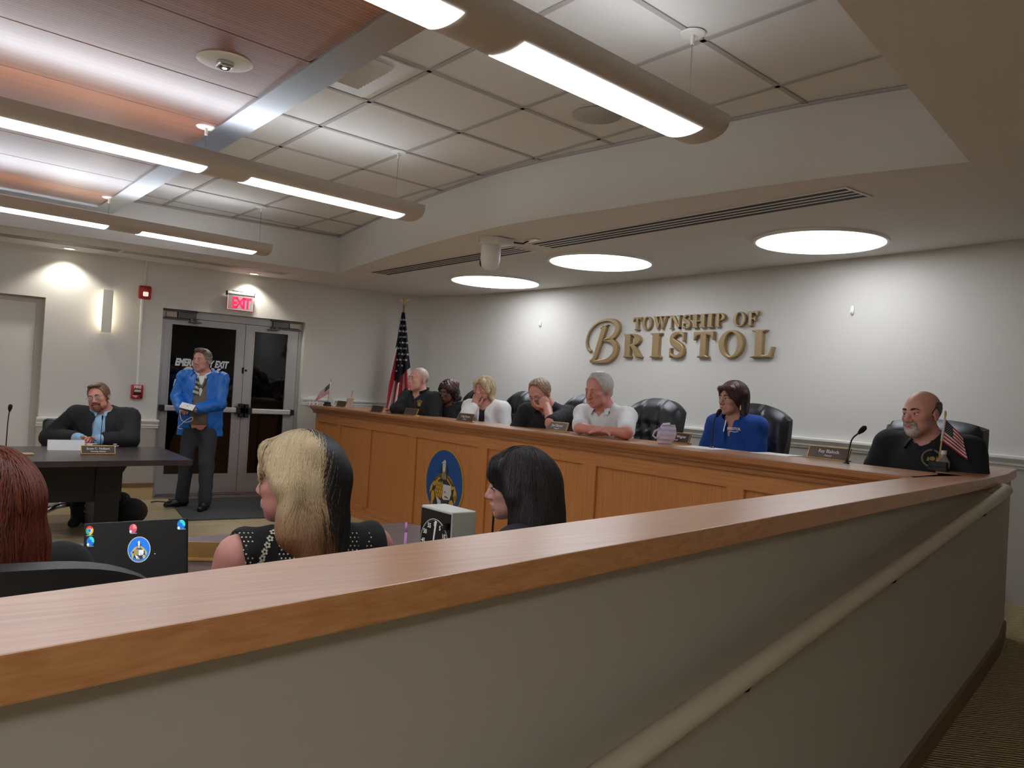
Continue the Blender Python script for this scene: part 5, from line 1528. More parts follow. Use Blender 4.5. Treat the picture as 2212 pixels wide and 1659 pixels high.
IC_B, IC_C, IC_R, IC_Y, IC_G, IC_W, IC_P = em('icon_blue', (20, 110, 200)), em('icon_cyan', (60, 200, 190)), em('icon_red', (200, 60, 50)), em('icon_yellow', (220, 180, 60)), em('icon_green', (40, 150, 90)), em('icon_white', (220, 225, 235)), em('icon_pink', (190, 80, 100))
def uv(px, py):
    r_ = ray(px, py); n_ = np.array(nrm_); t_ = np.dot(np.array(org) - O3, n_) / np.dot(r_, n_); p = Vector(O3 + r_ * t_) - org
    return (p.dot(right), p.dot(upv))
ik = wL / 223.0
def disc(c_, r_, n=20): return [(c_[0] + r_ * math.cos(2 * PI * i / n), c_[1] + r_ * math.sin(2 * PI * i / n)) for i in range(n)]
def wedge(c_, r0, r1, a0, a1): return band(c_[0], c_[1], r0, r1, a0, a1, 10)
c_ = uv(194, 1146); r_ = 8.5 * ik
for a0, mm_ in ((30, IC_R), (150, IC_G), (270, IC_Y)):
    scr_poly(wedge(c_, r_ * 0.45, r_, a0, a0 + 120), mm_, 'browser_icon_segment')
scr_poly(disc(c_, r_ * 0.5), IC_W, 'browser_icon_ring'); scr_poly(disc(c_, r_ * 0.4), IC_B, 'browser_icon_core', 0.0015)
for px, py in ((196, 1169), (392, 1133)):
    c_ = uv(px, py); r_ = 8.5 * ik
    scr_poly(disc(c_, r_), IC_B, 'wave_icon'); scr_poly(wedge(c_, r_ * 0.35, r_, -20, 110), IC_C, 'wave_icon_crest', 0.0014)
    scr_poly(disc((c_[0] - r_ * 0.6, c_[1] - r_ * 0.7), r_ * 0.3, 10), IC_W, 'shortcut_mark', 0.0016)
c_ = uv(288, 1142); r_ = 8.3 * ik
scr_poly(disc(c_, r_), IC_P, 'app_icon'); scr_poly(wedge(c_, 0.0002, r_, 0, 90), em('icon_rose', (220, 130, 130)), 'app_icon_quarter', 0.0014); scr_poly(disc((c_[0] - r_ * 0.6, c_[1] - r_ * 0.6), r_ * 0.3, 10), IC_W, 'shortcut_mark', 0.0016)
for px, py in ((194, 1157), (196, 1180), (289, 1152), (394, 1143)):
    c_ = uv(px, py); scr_poly([(c_[0] - 7 * ik, c_[1] - 0.6 * ik), (c_[0] + 7 * ik, c_[1] - 0.6 * ik), (c_[0] + 7 * ik, c_[1] + 0.8 * ik), (c_[0] - 7 * ik, c_[1] + 0.8 * ik)], em('icon_caption', (150, 155, 165), 0.4), 'icon_caption')
c_ = uv(301, 1187)
for nm, em_c, e_ in (('seal_blue', (40, 120, 210), .5), ('seal_gold', (200, 190, 170), .5)):
    pass
emb = {}
_sv = (SEAL_B, SEAL_G, SEAL_Y, SEAL_W, SEAL_K, SEAL_O, SEAL_T)
SEAL_B, SEAL_G, SEAL_Y, SEAL_W, SEAL_K, SEAL_O, SEAL_T = em('scr_blue', (30, 110, 205), .6), em('scr_rim', (190, 190, 180), .5), em('scr_yellow', (200, 180, 100), .4), em('scr_white', (205, 215, 230), .6), em('scr_dark', (50, 60, 90), .3), em('scr_brown', (130, 110, 90), .4), em('scr_grey', (170, 175, 185), .5)
emblem(lt, Matrix.Translation(-Vector(ORG['laptop'])) @ Ml @ Matrix.Translation((c_[0], c_[1], 0.0012)), 23 * ik, 0.0006)
SEAL_B, SEAL_G, SEAL_Y, SEAL_W, SEAL_K, SEAL_O, SEAL_T = _sv
a_, b_ = uv(186, 1247), uv(412, 1232)
scr_poly([(0.008, 0.016), (wL - 0.008, 0.016), (wL - 0.008, 0.016 + 9 * ik), (0.008, 0.016 + 9 * ik)], em('taskbar', (150, 180, 225), 0.6), 'taskbar')
for f_, mm_ in ((0.66, IC_C), (0.72, IC_R), (0.9, IC_B)):
    scr_poly(disc((wL * f_, 0.016 + 4.5 * ik), 1.8 * ik, 10), mm_, 'taskbar_icon', 0.0015)
c_ = uv(335, 1196); scr_poly(disc(c_, 0.9 * ik, 8), IC_W, 'cursor')
# pale sheet added for the bright wall's reflection on the glossy table
tag(MB().box(-0.14, 0.14, -0.13, 0.13, 0, 0.004).xf(Matrix.Translation((-3.45, 0.42, TZ + 0.0005)) @ Matrix.Rotation(0.05, 4, 'Z')).build('paper_or_reflection', PAPER), 'pale sheet added as the reflection on the staff table left of the laptop', 'paper')
# name plate seen from behind
c = at_z(412, 1212, TZ)
nb = thing('nameplate', 'tan wooden nameplate seen from behind, right of the laptop', 'nameplate', (c[0] - 0.02, c[1], TZ + 0.0005), 0, 'desk nameplates')
TAN = mat('tan_wood', (190, 150, 90), 0.4, noise=0.1, nscale=60)
Mn = Matrix.Rotation(1.1, 4, 'Z')
MB().bbox(-0.13, 0.13, -0.02, 0.03, 0, 0.01, 0.002).xf(Mn).build('foot', TAN, nb, local=True)
MB().add([(-0.13, 0.0, 0.01), (0.13, 0.0, 0.01), (0.13, -0.02, 0.075), (-0.13, -0.02, 0.075), (-0.13, 0.006, 0.01), (0.13, 0.006, 0.01), (0.13, -0.014, 0.075), (-0.13, -0.014, 0.075)], [(0, 1, 2, 3), (7, 6, 5, 4), (0, 4, 5, 1), (2, 6, 7, 3), (1, 5, 6, 2), (0, 3, 7, 4)]).xf(Mn).build('back_plate', TAN, nb, local=True)
# interval timer
tmr_base = at_z(948, 1205, TZ)
td = 2.86
f0, f1 = at_d(911, 1090, td), at_d(966, 1104, td - 0.12)
rT = Vector((f1[0] - f0[0], f1[1] - f0[1], 0)); wT = 0.185; rT.normalize()
nT = Vector((rT.y, -rT.x, 0))      # face normal, towards the viewer
tz1 = float(f0[2]); tz0 = TZ + 0.001
tm_ = thing('interval_timer', 'square black faced timer in a light grey case on the staff table', 'timer', (f0[0], f0[1], tz0))
Mt = Matrix(((rT.x, nT.x, 0, f0[0]), (rT.y, nT.y, 0, f0[1]), (0, 0, 1, 0), (0, 0, 0, 1)))
GREY_C = mat('timer_case', (196, 194, 184), 0.5)
hT = tz1 - tz0
MB().bbox(0, wT, -0.10, 0, tz0, tz1, 0.004).xf(Mt).build('case', GREY_C, tm_)
MB().box(0.006, wT - 0.004, 0.0, 0.003, tz0 + 0.006, tz1 - 0.008).xf(Mt).build('face', mat('timer_face', (10, 10, 11), 0.25), tm_)
cxT, czT, rD = wT * 0.5, tz1 - 0.03 - 0.088, 0.083
Mf = Mt @ Matrix(((1, 0, 0, cxT), (0, 0, 1, 0.0034), (0, 1, 0, czT), (0, 0, 0, 1)))
DIAL = mat('dial_white', (220, 216, 204), 0.5, emit=(220, 216, 204), estr=0.12)
MB().prism(arcp(0, 0, rD, rD, 0, 360, 40)[:-1] , 0, 0.0004).xf(Mf).build('dial_ring', DIAL, tm_)
MB().prism(arcp(0, 0, rD - 0.002, rD - 0.002, 0, 360, 40)[:-1], 0.0004, 0.0008).xf(Mf).build('dial_plate', mat('timer_face', (10, 10, 11), 0.25), tm_)
for k in range(60):
    a = PI / 2 - 2 * PI * k / 60; rr = rD - 0.005
    tk = 0.0016 if k % 5 else 0.0026
    pass
mbk = MB()
for k in range(60):
    a = PI / 2 - 2 * PI * k / 60; rr = rD - 0.006; tk = 0.0009 if k % 5 else 0.0016
    mbk.prism([(rr * math.cos(a) + tk * math.cos(q), rr * math.sin(a) + tk * math.sin(q)) for q in (0, PI / 2, PI, 3 * PI / 2)], 0.0008, 0.001)
ob = mbk.xf(Mf).build('minute_dots', DIAL, tm_); ob['kind'] = 'stuff'
for k, tx in enumerate(('0', '5', '10', '15', '20', '25', '30', '35', '40', '45', '50', '55')):
    a = PI / 2 - 2 * PI * k / 12
    vs, fs = text_mesh(tx, 0.021, bold=0.0006)
    rr = rD - 0.019
    MB().add([(rr * math.cos(a) + x, rr * math.sin(a) + y, 0.0009) for x, y, _ in vs], fs).xf(Mf).build('numeral', DIAL, tm_)
def hand(a, L, w0, w1, nm):
    ca, sa = math.cos(a), math.sin(a)
    pts = [(-0.012, -w0), (L, -w1), (L, w1), (-0.012, w0)]
    MB().prism([(x * ca - y * sa, x * sa + y * ca) for x, y in pts], 0.003, 0.004).xf(Mf).build(nm, DIAL, tm_)
hand(math.radians(82), 0.078, 0.003, 0.005, 'minute_hand')
hand(math.radians(222), 0.085, 0.002, 0.007, 'second_hand')
MB().lathe([(0.007, 0.001), (0.006, 0.008), (0, 0.008)], (0, 0, 0), 12).xf(Mf).build('hub', BLACK, tm_)
MB().lathe([(0.011, 0.0), (0.012, 0.012), (0.0, 0.013)], (wT * 0.40, wT * 0.37 + 0.0, 0), 14).xf(Mf).build('knob', DARKMET, tm_)
# pink pen
c = at_z(870, 1200, TZ)
tag(MB().tube([(c[0] + 0.1, c[1] - 0.05, TZ + 0.12), (c[0] + 0.09, c[1] - 0.045, TZ + 0.16)], 0.005, 8).tube([(c[0] + 0.12, c[1] - 0.06, TZ + 0.0), (c[0] + 0.1, c[1] - 0.05, TZ + 0.12)], 0.006, 8).build('pen', mat('pen_pink', (190, 130, 190), 0.4), smooth=True), 'upright lilac pen before the timer', 'pen')
# microphones on the staff table
b = at_d(728, 1190, 2.75); b[2] = TZ + 0.0005
dd = np.dot(b - O3, FW)
gooseneck(tuple(b), at_d(741, 1068, dd), 'large foam gooseneck microphone right of the two-tone haired woman', at_d(732, 1090, dd), head=0.055, hr_=0.017, rr=0.004)
b = at_d(1060, 1190, 3.0); b[2] = TZ + 0.0005
dd = np.dot(b - O3, FW)
gooseneck(tuple(b), at_d(1071, 1070, dd), 'gooseneck microphone before the dark haired woman in profile', at_d(1067, 1100, dd), head=0.05, hr_=0.012, rr=0.004)
# near chair backs
CHK = mat('chair_vinyl', (30, 30, 31), 0.45, noise=0.1, nscale=60, bump=0.1, bscale=300)
def low_chair(cc, rz, label, ztop):
    r = thing('task_chair', label, 'chair', (cc[0], cc[1], 0.0), rz, 'black task chairs of the staff')
    def bk(u, v):
        x = (u - 0.5) * 0.5
        e = abs(u - 0.5) * 2
        return Vector((x, 0.24 + 0.05 * v - 0.05 * (e ** 2), 0.55 + (ztop - 0.55 - 0.05 * e ** 3) * v))
    MB().grid(bk, 14, 12, thick=0.055).build('backrest', CHK, r, local=True, smooth=True, autosm=70)
    MB().bbox(-0.25, 0.25, -0.25, 0.22, 0.42, 0.49, 0.025).build('seat', CHK, r, local=True, smooth=True)
    MB().tube([(0, 0.2, 0.44), (0, 0.3, 0.5), (0, 0.3, 0.75)], 0.02, 8).build('back_post', DARKMET, r, local=True, smooth=True)
    MB().tube([(0, 0, 0.08), (0, 0, 0.42)], 0.028, 10).build('pedestal', DARKMET, r, local=True, smooth=True)
    for q in range(5):
        a = 2 * PI * q / 5
        MB().tube([(0, 0, 0.1), (0.28 * math.cos(a), 0.28 * math.sin(a), 0.06)], [0.025, 0.016], 8).build('base_arm', DARKMET, r, local=True, smooth=True)
        MB().lathe([(0.0, -0.018), (0.028, -0.018), (0.028, 0.018), (0, 0.018)], (0.28 * math.cos(a), 0.28 * math.sin(a), 0.028), 12, axis='x').build('caster', BLACK, r, local=True)
    return r
c = at_d(85, 1240, 1.80)
low_chair((c[0] - 0.25, c[1] - 0.02), -PI / 2 - 0.10, 'black low chair back of the red haired woman', 1.05)
c = at_d(640, 1200, 2.1)
low_chair((c[0] - 0.30, c[1]), -PI / 2 + 0.1, 'black low chair of the two-tone haired woman', 0.86)
c = at_d(1150, 1200, 2.6)
low_chair((c[0] - 0.26, c[1] + 0.05), -PI / 2 + 0.5, 'black low chair of the dark haired woman', 0.86)
# ================================================================== PEOPLE: smooth solid modelling
def _len(v): return np.sqrt((v * v).sum(-1))
def U(v): v = np.array(v, float); return v / np.linalg.norm(v)
class Pr:
    """one rounded solid: tapered capsule or turned ellipsoid; sub=True carves it away"""
    __slots__ = ('t', 'a', 'b', 'ra', 'rb', 'R', 'k', 'sub')
    def __init__(s, t, a, b, ra, rb=None, R=None, k=0.02, sub=False):
        s.t, s.a, s.b, s.ra, s.rb, s.R, s.k, s.sub = t, np.array(a, float), b, ra, rb, R, k, sub
    def dist(s, X, Y, Z):
        if s.t == 'c':
            ab = s.b - s.a; L2 = float(ab @ ab) + 1e-12
            px, py, pz = X - s.a[0], Y - s.a[1], Z - s.a[2]
            t = np.clip((px * ab[0] + py * ab[1] + pz * ab[2]) / L2, 0, 1)
            return np.sqrt((px - t * ab[0]) ** 2 + (py - t * ab[1]) ** 2 + (pz - t * ab[2]) ** 2) - (s.ra + (s.rb - s.ra) * t)
        px, py, pz = X - s.a[0], Y - s.a[1], Z - s.a[2]
        if s.R is not None:
            R = s.R
            px, py, pz = R[0, 0] * px + R[1, 0] * py + R[2, 0] * pz, R[0, 1] * px + R[1, 1] * py + R[2, 1] * pz, R[0, 2] * px + R[1, 2] * py + R[2, 2] * pz
        r = s.ra
        k0 = np.sqrt((px / r[0]) ** 2 + (py / r[1]) ** 2 + (pz / r[2]) ** 2)
        k1 = np.sqrt((px / r[0] ** 2) ** 2 + (py / r[1] ** 2) ** 2 + (pz / r[2] ** 2) ** 2) + 1e-9
        return k0 * (k0 - 1) / k1
    def box(s, m):
        if s.t == 'c':
            r = max(s.ra, s.rb) + m
            return np.minimum(s.a, s.b) - r, np.maximum(s.a, s.b) + r
        r = max(s.ra) + m
        return s.a - r, s.a + r
    def grown(s, d):
        if s.t == 'c': return Pr('c', s.a, s.b, s.ra + d, s.rb + d, None, s.k, s.sub)
        return Pr('e', s.a, None, tuple(q + d for q in s.ra), None, s.R, s.k, s.sub)
def cap_(a, b, ra, rb=None, k=0.02, sub=False): return Pr('c', a, np.array(b, float), ra, ra if rb is None else rb, None, k, sub)
def ell_(c, r, R=None, k=0.02, sub=False): return Pr('e', c, None, tuple(r) if isinstance(r, (tuple, list, np.ndarray)) else (r, r, r), None, R, k, sub)
def smin(a, b, k):
    h = np.maximum(k - np.abs(a - b), 0) / k
    return np.minimum(a, b) - h * h * k * 0.25
def sdf_eval(prims, P):
    X, Y, Z = P[..., 0], P[..., 1], P[..., 2]
    f = np.full(X.shape, 1.0)
    for p in prims:
        d = p.dist(X, Y, Z)
        f = -smin(-f, d, p.k) if p.sub else smin(f, d, p.k)
    return f
def axis(lo, hi, h, fine):
    out = [lo]
    while out[-1] < hi:
        x = out[-1]; st = h
        for a, b, hf in fine:
            if a - h <= x <= b: st = min(st, hf)
        out.append(x + st)
    return np.array(out)
def solid(prims, h=0.008, fine=(), wrinkle=None, cut=None):
    """surface of the blended solids (surface nets on an uneven grid) -> verts, quads"""
    los, his = zip(*[p.box(0.02) for p in prims if not p.sub])
    lo, hi = np.min(los, 0), np.max(his, 0)
    ax = [axis(lo[i], hi[i], h, [(f[0][i], f[1][i], f[2]) for f in fine]) for i in range(3)]
    f = np.full((len(ax[0]), len(ax[1]), len(ax[2])), 0.5)
    for p in prims:
        a, b = p.box(0.03 + p.k)
        sl = tuple(slice(max(0, np.searchsorted(ax[i], a[i]) - 1), np.searchsorted(ax[i], b[i]) + 1) for i in range(3))
        if any(s.stop <= s.start for s in sl): continue
        X, Y, Z = np.meshgrid(ax[0][sl[0]], ax[1][sl[1]], ax[2][sl[2]], indexing='ij', sparse=True)
        d = p.dist(X, Y, Z)
        f[sl] = -smin(-f[sl], d, p.k) if p.sub else smin(f[sl], d, p.k)
    if wrinkle or cut:
        X, Y, Z = np.meshgrid(*ax, indexing='ij', sparse=True)
        if wrinkle:
            w, sc = wrinkle
            f = f + w * (np.sin(sc * (X * 1.0 + Z * 0.7) + 2.0 * np.sin(sc * 0.6 * Y + sc * 0.3 * Z)) + 0.7 * np.sin(sc * 1.7 * (Y - 0.6 * Z) + 1.5 * np.sin(sc * 0.8 * X)))
        if cut: f = np.maximum(f, cut(X, Y, Z))
    S = f < 0
    n = f.shape
    any_, all_ = np.zeros((n[0] - 1, n[1] - 1, n[2] - 1), bool), np.ones((n[0] - 1, n[1] - 1, n[2] - 1), bool)
    for dx in (0, 1):
        for dy in (0, 1):
            for dz in (0, 1):
                q = S[dx:n[0] - 1 + dx, dy:n[1] - 1 + dy, dz:n[2] - 1 + dz]
                any_ |= q; all_ &= q
    act = any_ & ~all_
    I, J, K = np.nonzero(act)
    idx = np.full(act.shape, -1, np.int64); idx[I, J, K] = np.arange(len(I))
    acc = np.zeros((len(I), 3)); cnt = np.zeros(len(I))
    cor = [(0, 0, 0), (1, 0, 0), (0, 1, 0), (1, 1, 0), (0, 0, 1), (1, 0, 1), (0, 1, 1), (1, 1, 1)]
    for a, b in ((0, 1), (2, 3), (4, 5), (6, 7), (0, 2), (1, 3), (4, 6), (5, 7), (0, 4), (1, 5), (2, 6), (3, 7)):
        A, B = cor[a], cor[b]
        fa, fb = f[I + A[0], J + A[1], K + A[2]], f[I + B[0], J + B[1], K + B[2]]
        m = (fa < 0) != (fb < 0)
        t = np.where(m, fa / (fa - fb + 1e-12), 0)
        pa = np.stack([ax[0][I + A[0]], ax[1][J + A[1]], ax[2][K + A[2]]], 1); pb = np.stack([ax[0][I + B[0]], ax[1][J + B[1]], ax[2][K + B[2]]], 1)
        acc[m] += (pa + (pb - pa) * t[:, None])[m]; cnt[m] += 1
    V = acc / cnt[:, None]
    Q = []
    m = S[:-1] != S[1:]; i, j, k = np.nonzero(m[:, 1:-1, 1:-1]); j += 1; k += 1
    q = np.stack([idx[i, j - 1, k - 1], idx[i, j, k - 1], idx[i, j, k], idx[i, j - 1, k]], 1); fl = S[i, j, k]; q[~fl] = q[~fl][:, ::-1]; Q.append(q)
    m = S[:, :-1] != S[:, 1:]; i, j, k = np.nonzero(m[1:-1, :, 1:-1]); i += 1; k += 1
    q = np.stack([idx[i - 1, j, k - 1], idx[i - 1, j, k], idx[i, j, k], idx[i, j, k - 1]], 1); fl = S[i, j, k]; q[~fl] = q[~fl][:, ::-1]; Q.append(q)
    m = S[:, :, :-1] != S[:, :, 1:]; i, j, k = np.nonzero(m[1:-1, 1:-1, :]); i += 1; j += 1
    q = np.stack([idx[i - 1, j - 1, k], idx[i, j - 1, k], idx[i, j, k], idx[i - 1, j, k]], 1); fl = S[i, j, k]; q[~fl] = q[~fl][:, ::-1]; Q.append(q)
    return V, np.concatenate(Q)
def raw_mesh(name, V, Q, m, parent, col=None):
    me = bpy.data.meshes.new(name)
    me.vertices.add(len(V)); me.vertices.foreach_set('co', (V - ORG[parent.name]).astype(np.float32).ravel())
    k = Q.shape[1]
    me.loops.add(len(Q) * k); me.loops.foreach_set('vertex_index', Q.astype(np.int32).ravel())
    me.polygons.add(len(Q)); me.polygons.foreach_set('loop_start', np.arange(0, len(Q) * k, k, dtype=np.int32))
    me.polygons.foreach_set('use_smooth', np.ones(len(Q), bool))
    me.update(calc_edges=True)
    me.materials.append(m)
    if col is not None:
        at = me.color_attributes.new('tint', 'FLOAT_COLOR', 'POINT')
        c4 = np.ones((len(V), 4), np.float32); c4[:, :3] = col
        at.data.foreach_set('color', c4.ravel())
    ob = bpy.data.objects.new(name, me); C.objects.link(ob); ob.parent = parent
    ORG[ob.name] = ORG[parent.name]
    return ob
SKIN = mat('skin', (200, 150, 130), 0.5, attr='tint', noise=0.05, nscale=90, sub=0.0)
HAIRM = mat('hair', (90, 70, 50), 0.45, attr='tint')
def lin(c): return np.array(srgb(c))

def head_frame(phi, pitch, roll, pos):
    """phi 0 faces the viewer, 90 looks to the picture's left"""
    tc = -np.array([pos[0], pos[1], 0.0]); tc /= np.linalg.norm(tc)
    il = np.array([tc[1], -tc[0], 0.0])
    il = np.cross(tc, [0, 0, 1.0])          # picture-left for someone facing the viewer
    if np.dot(il, ROT @ np.array([1.0, 0, 0])) > 0: il = -il
    a = math.radians(phi)
    fw = math.cos(a) * tc + math.sin(a) * il
    rt = np.cross(fw, [0, 0, 1.0])
    B = np.stack([rt, fw, np.array([0, 0, 1.0])], 1)
    p, r = math.radians(pitch), math.radians(roll)
    Rp = np.array([[1, 0, 0], [0, math.cos(p), -math.sin(p)], [0, math.sin(p), math.cos(p)]])
    Rr = np.array([[math.cos(r), 0, math.sin(r)], [0, 1, 0], [-math.sin(r), 0, math.cos(r)]])
    return B @ Rr @ Rp
class Person:
    def __init__(s, label, head, phi, pitch=0, roll=0, scale=1.0, female=False, tphi=None, lean=12, sw=0.19, girth=1.0, belly=0.02,
                 skin=(206, 150, 130), floor=0.0, res=0.004, jaw=1.0, nose=1.0, drop=0.0, seated=True, name='person', neck=1.0, shdrop=0.0):
        s.H = np.array(head, float); s.sc = scale; s.fem = female; s.skin = skin; s.res = res
        s.Rh = head_frame(phi, pitch, roll, s.H)
        T = head_frame(phi if tphi is None else tphi, 0, 0, s.H)
        s.Ts, s.Tf = T[:, 0], T[:, 1]; s.up = np.array([0, 0, 1.0])
        s.jaw, s.nose = jaw, nose
        s.nb = s.hp((0, -0.045, -0.135 + 0.03 * (1 - neck)))
        s.ms = s.nb + np.array([0, 0, -0.045 - drop]) - s.Tf * 0.012
        s.sw = sw
        s.shR = s.ms + s.Ts * sw - s.up * (0.015 + shdrop); s.shL = s.ms - s.Ts * sw - s.up * (0.015 + shdrop)
        l = math.radians(lean)
        s.sd = -s.up * math.cos(l) - s.Tf * math.sin(l)
        s.TF = np.cross(s.Ts, s.sd); s.TF = -s.TF if np.dot(s.TF, s.Tf) < 0 else s.TF
        s.RT = np.stack([s.Ts, s.TF, -s.sd], 1)
        s.girth = girth
        s.chest = s.ms + s.sd * 0.15 + s.TF * 0.012
        s.bel = s.ms + s.sd * 0.35 + s.TF * belly
        s.pel = s.ms + s.sd * 0.50
        base = np.array([s.pel[0], s.pel[1], floor])
        s.root = thing(name, label, 'person', tuple(base), group=None)
        s.arms = {}
        s.floor = floor; s.seated = seated
    def hp(s, p): return s.H + s.Rh @ (np.array(p, float) * s.sc)
    def hd(s, v): return s.Rh @ np.array(v, float)
    def head_prims(s):
        k = s.sc; R = s.Rh; f = s.fem
        E = lambda c, r, kk=0.015, sub=False: ell_(s.hp(c), tuple(q * k for q in r), R, kk * k, sub)
        Cc = lambda a, b, ra, rb=None, kk=0.012, sub=False: cap_(s.hp(a), s.hp(b), ra * k, (ra if rb is None else rb) * k, kk * k, sub)
        j = s.jaw * (0.93 if f else 1.0)
        L = [E((0, -0.018, 0.034), (0.076, 0.097, 0.085)), E((0, 0.026, 0.0), (0.066, 0.066, 0.086), 0.02),
             E((0, 0.03, -0.058), (0.056 * j, 0.056, 0.055), 0.025), E((0, 0.066, -0.097), (0.022 * j, 0.02, 0.018), 0.025)]
        for q in (-1, 1):
            L += [E((q * 0.041, 0.056, -0.024), (0.023, 0.024, 0.022), 0.02), E((q * 0.038 * j, 0.045, -0.07), (0.025 * j, 0.026, 0.026), 0.025)]
        L += [Cc((-0.034, 0.081, 0.021), (0.034, 0.081, 0.021), 0.009 if f else 0.0115)]
        for q in (-1, 1):
            L += [E((q * 0.031, 0.098, 0.001), (0.0175, 0.015, 0.0105), 0.012, True),
                  E((q * 0.031, 0.081, 0.0075), (0.0165, 0.0125, 0.0065), 0.006), E((q * 0.031, 0.081, -0.0085), (0.015, 0.011, 0.005), 0.006)]
        n = s.nose
        L += [Cc((0, 0.086, 0.014), (0, 0.106 + 0.006 * (n - 1) * 3, -0.032), 0.0085, 0.0125 * n), E((0.0125 * n, 0.096, -0.037), (0.0085 * n, 0.011, 0.0085), 0.008), E((-0.0125 * n, 0.096, -0.037), (0.0085 * n, 0.011, 0.0085), 0.008)]
        L += [Cc((-0.019, 0.088, -0.0625), (0, 0.0945, -0.061), 0.0055, kk=0.008), Cc((0.019, 0.088, -0.0625), (0, 0.0945, -0.061), 0.0055, kk=0.008),
              Cc((-0.016, 0.087, -0.0725), (0.016, 0.087, -0.0725), 0.0068, kk=0.008), Cc((-0.021, 0.0965, -0.067), (0.021, 0.0965, -0.067), 0.0022, kk=0.004, sub=True)]
        for q in (-1, 1):
            L += [E((q * 0.078, -0.014, -0.006), (0.009, 0.018, 0.031), 0.008), E((q * 0.087, -0.01, -0.002), (0.005, 0.009, 0.015), 0.006, True)]
        nr = (0.047 if f else 0.058) * (1.0 + 0.25 * (s.jaw - 1))
        L += [cap_(s.hp((0, -0.022, -0.06)), s.nb + s.up * 0.0, nr * k, nr * k * 1.05, 0.03), cap_(s.nb, s.ms, nr * k * 1.05, nr * k * 1.2, 0.04)]
        return L
    def torso_prims(s, d=0.0, legs=True):
        g = s.girth; f = s.fem; sw = s.sw
        L = [ell_(s.chest, (sw * 0.92 * (0.9 + 0.1 * g) + d, (0.118 if not f else 0.108) * g + d, 0.20 + d), s.RT, 0.05),
             ell_(s.bel, (sw * 0.86 * g + d, 0.125 * g + d, 0.19 + d), s.RT, 0.06),
             ell_(s.pel, (0.175 * (0.8 + 0.2 * g) + d, 0.135 * g + d, 0.13 + d), s.RT, 0.06)]
        for sh in (s.shR, s.shL):
            L += [cap_(s.nb - s.up * 0.015 - s.Tf * 0.012, sh + s.up * 0.004, 0.042 + d, 0.056 + d, 0.05)]
        if f:
            for q in (-1, 1): L += [ell_(s.chest + s.sd * 0.05 + s.Ts * 0.075 * q + s.TF * 0.075, (0.066 + d, 0.06 + d, 0.066 + d), None, 0.04)]
        return L
    def leg_prims(s, d=0.0):
        L = []
        if s.seated:
            for q in (-1, 1):
                kn = s.pel + s.Ts * 0.11 * q + s.Tf * 0.40 - s.up * 0.03
                an = np.array([kn[0], kn[1], s.floor + 0.08]) - s.Tf * 0.03
                L += [cap_(s.pel + s.Ts * 0.085 * q - s.up * 0.03, kn, 0.088 + d, 0.062 + d, 0.04), cap_(kn, an, 0.06 + d, 0.042 + d, 0.03), cap_(an - s.up * 0.035, an + s.Tf * 0.14 - s.up * 0.045, 0.038 + d, 0.032 + d, 0.02)]
        return L
    def arm(s, side, elbow, wrist, hdir=None, palm=None, pose='rest', ra=(0.056, 0.046, 0.034)):
        s.arms[side] = (np.array(elbow, float), np.array(wrist, float), hdir, palm, pose, ra)
    def arm_prims(s, d=0.0, frac=1.0):
        L = []
        for side, (el, wr, hd_, pn, pose, ra) in s.arms.items():
            sh = s.shR if side == 'R' else s.shL
            f1 = min(1.0, frac * 2)
            e2 = sh + (el - sh) * f1
            L.append(cap_(sh, e2, ra[0] + d, ra[0] + (ra[1] - ra[0]) * f1 + d, 0.04))
            if frac > 0.5:
                f2 = (frac - 0.5) * 2
                L.append(cap_(el, el + (wr - el) * f2, ra[1] + d, ra[1] + (ra[2] - ra[1]) * f2 + d, 0.025))
        return L
    def hand_prims(s):
        L = []
        for side, (el, wr, hd_, pn, pose, ra) in s.arms.items():
            D = U(hd_) if hd_ is not None else U(wr - el)
            N = np.array(pn, float) if pn is not None else -s.up
            N = U(N - D * np.dot(N, D)); A = np.cross(D, N)          # across the palm
            th = 1.0 if np.dot(A, s.Ts) * (1 if side == 'L' else -1) > 0 else -1.0
            z = 0.92 if s.fem else 1.06
            Rm = np.stack([A, D, N], 1)
            L += [cap_(wr - D * 0.03, wr + D * 0.02, ra[2] * 0.8, 0.024 * z, 0.02), ell_(wr + D * 0.05 * z, (0.042 * z, 0.052 * z, 0.017 * z), Rm, 0.012)]
            cu = {'rest': (12, 18, 15), 'fist': (80, 95, 70), 'grip': (40, 55, 40), 'flat': (4, 6, 5), 'cup': (25, 35, 30)}[pose]
            for i, ln in enumerate((0.068, 0.076, 0.071, 0.056)):
                p = wr + D * (0.088 - 0.004 * abs(i - 1.2)) * z + A * (i - 1.5) * 0.0205 * z * -th
                dr = D * 1.0 + A * (i - 1.5) * -0.05 * th; ang = 0.0
                for sg, (fr, cc) in enumerate(zip((0.45, 0.31, 0.24), cu)):
                    ang += math.radians(cc)
                    v = U(dr) * math.cos(ang) + N * math.sin(ang)
                    q = p + v * ln * fr * z
                    L.append(cap_(p, q, (0.0092 - 0.0008 * sg) * z, (0.0086 - 0.0008 * sg) * z, 0.004)); p = q
            p = wr + D * 0.022 * z + A * 0.030 * th * z
            for fr, tilt in ((0.045, 0.75), (0.03, 0.35), (0.026, 0.1)):
                v = U(D * (1 - tilt * 0.3) + A * th * tilt + N * (0.25 if pose != 'flat' else 0.05))
                q = p + v * fr * z; L.append(cap_(p, q, 0.0125 * z if fr > 0.04 else 0.0105 * z, 0.0100 * z, 0.008)); p = q
        return L
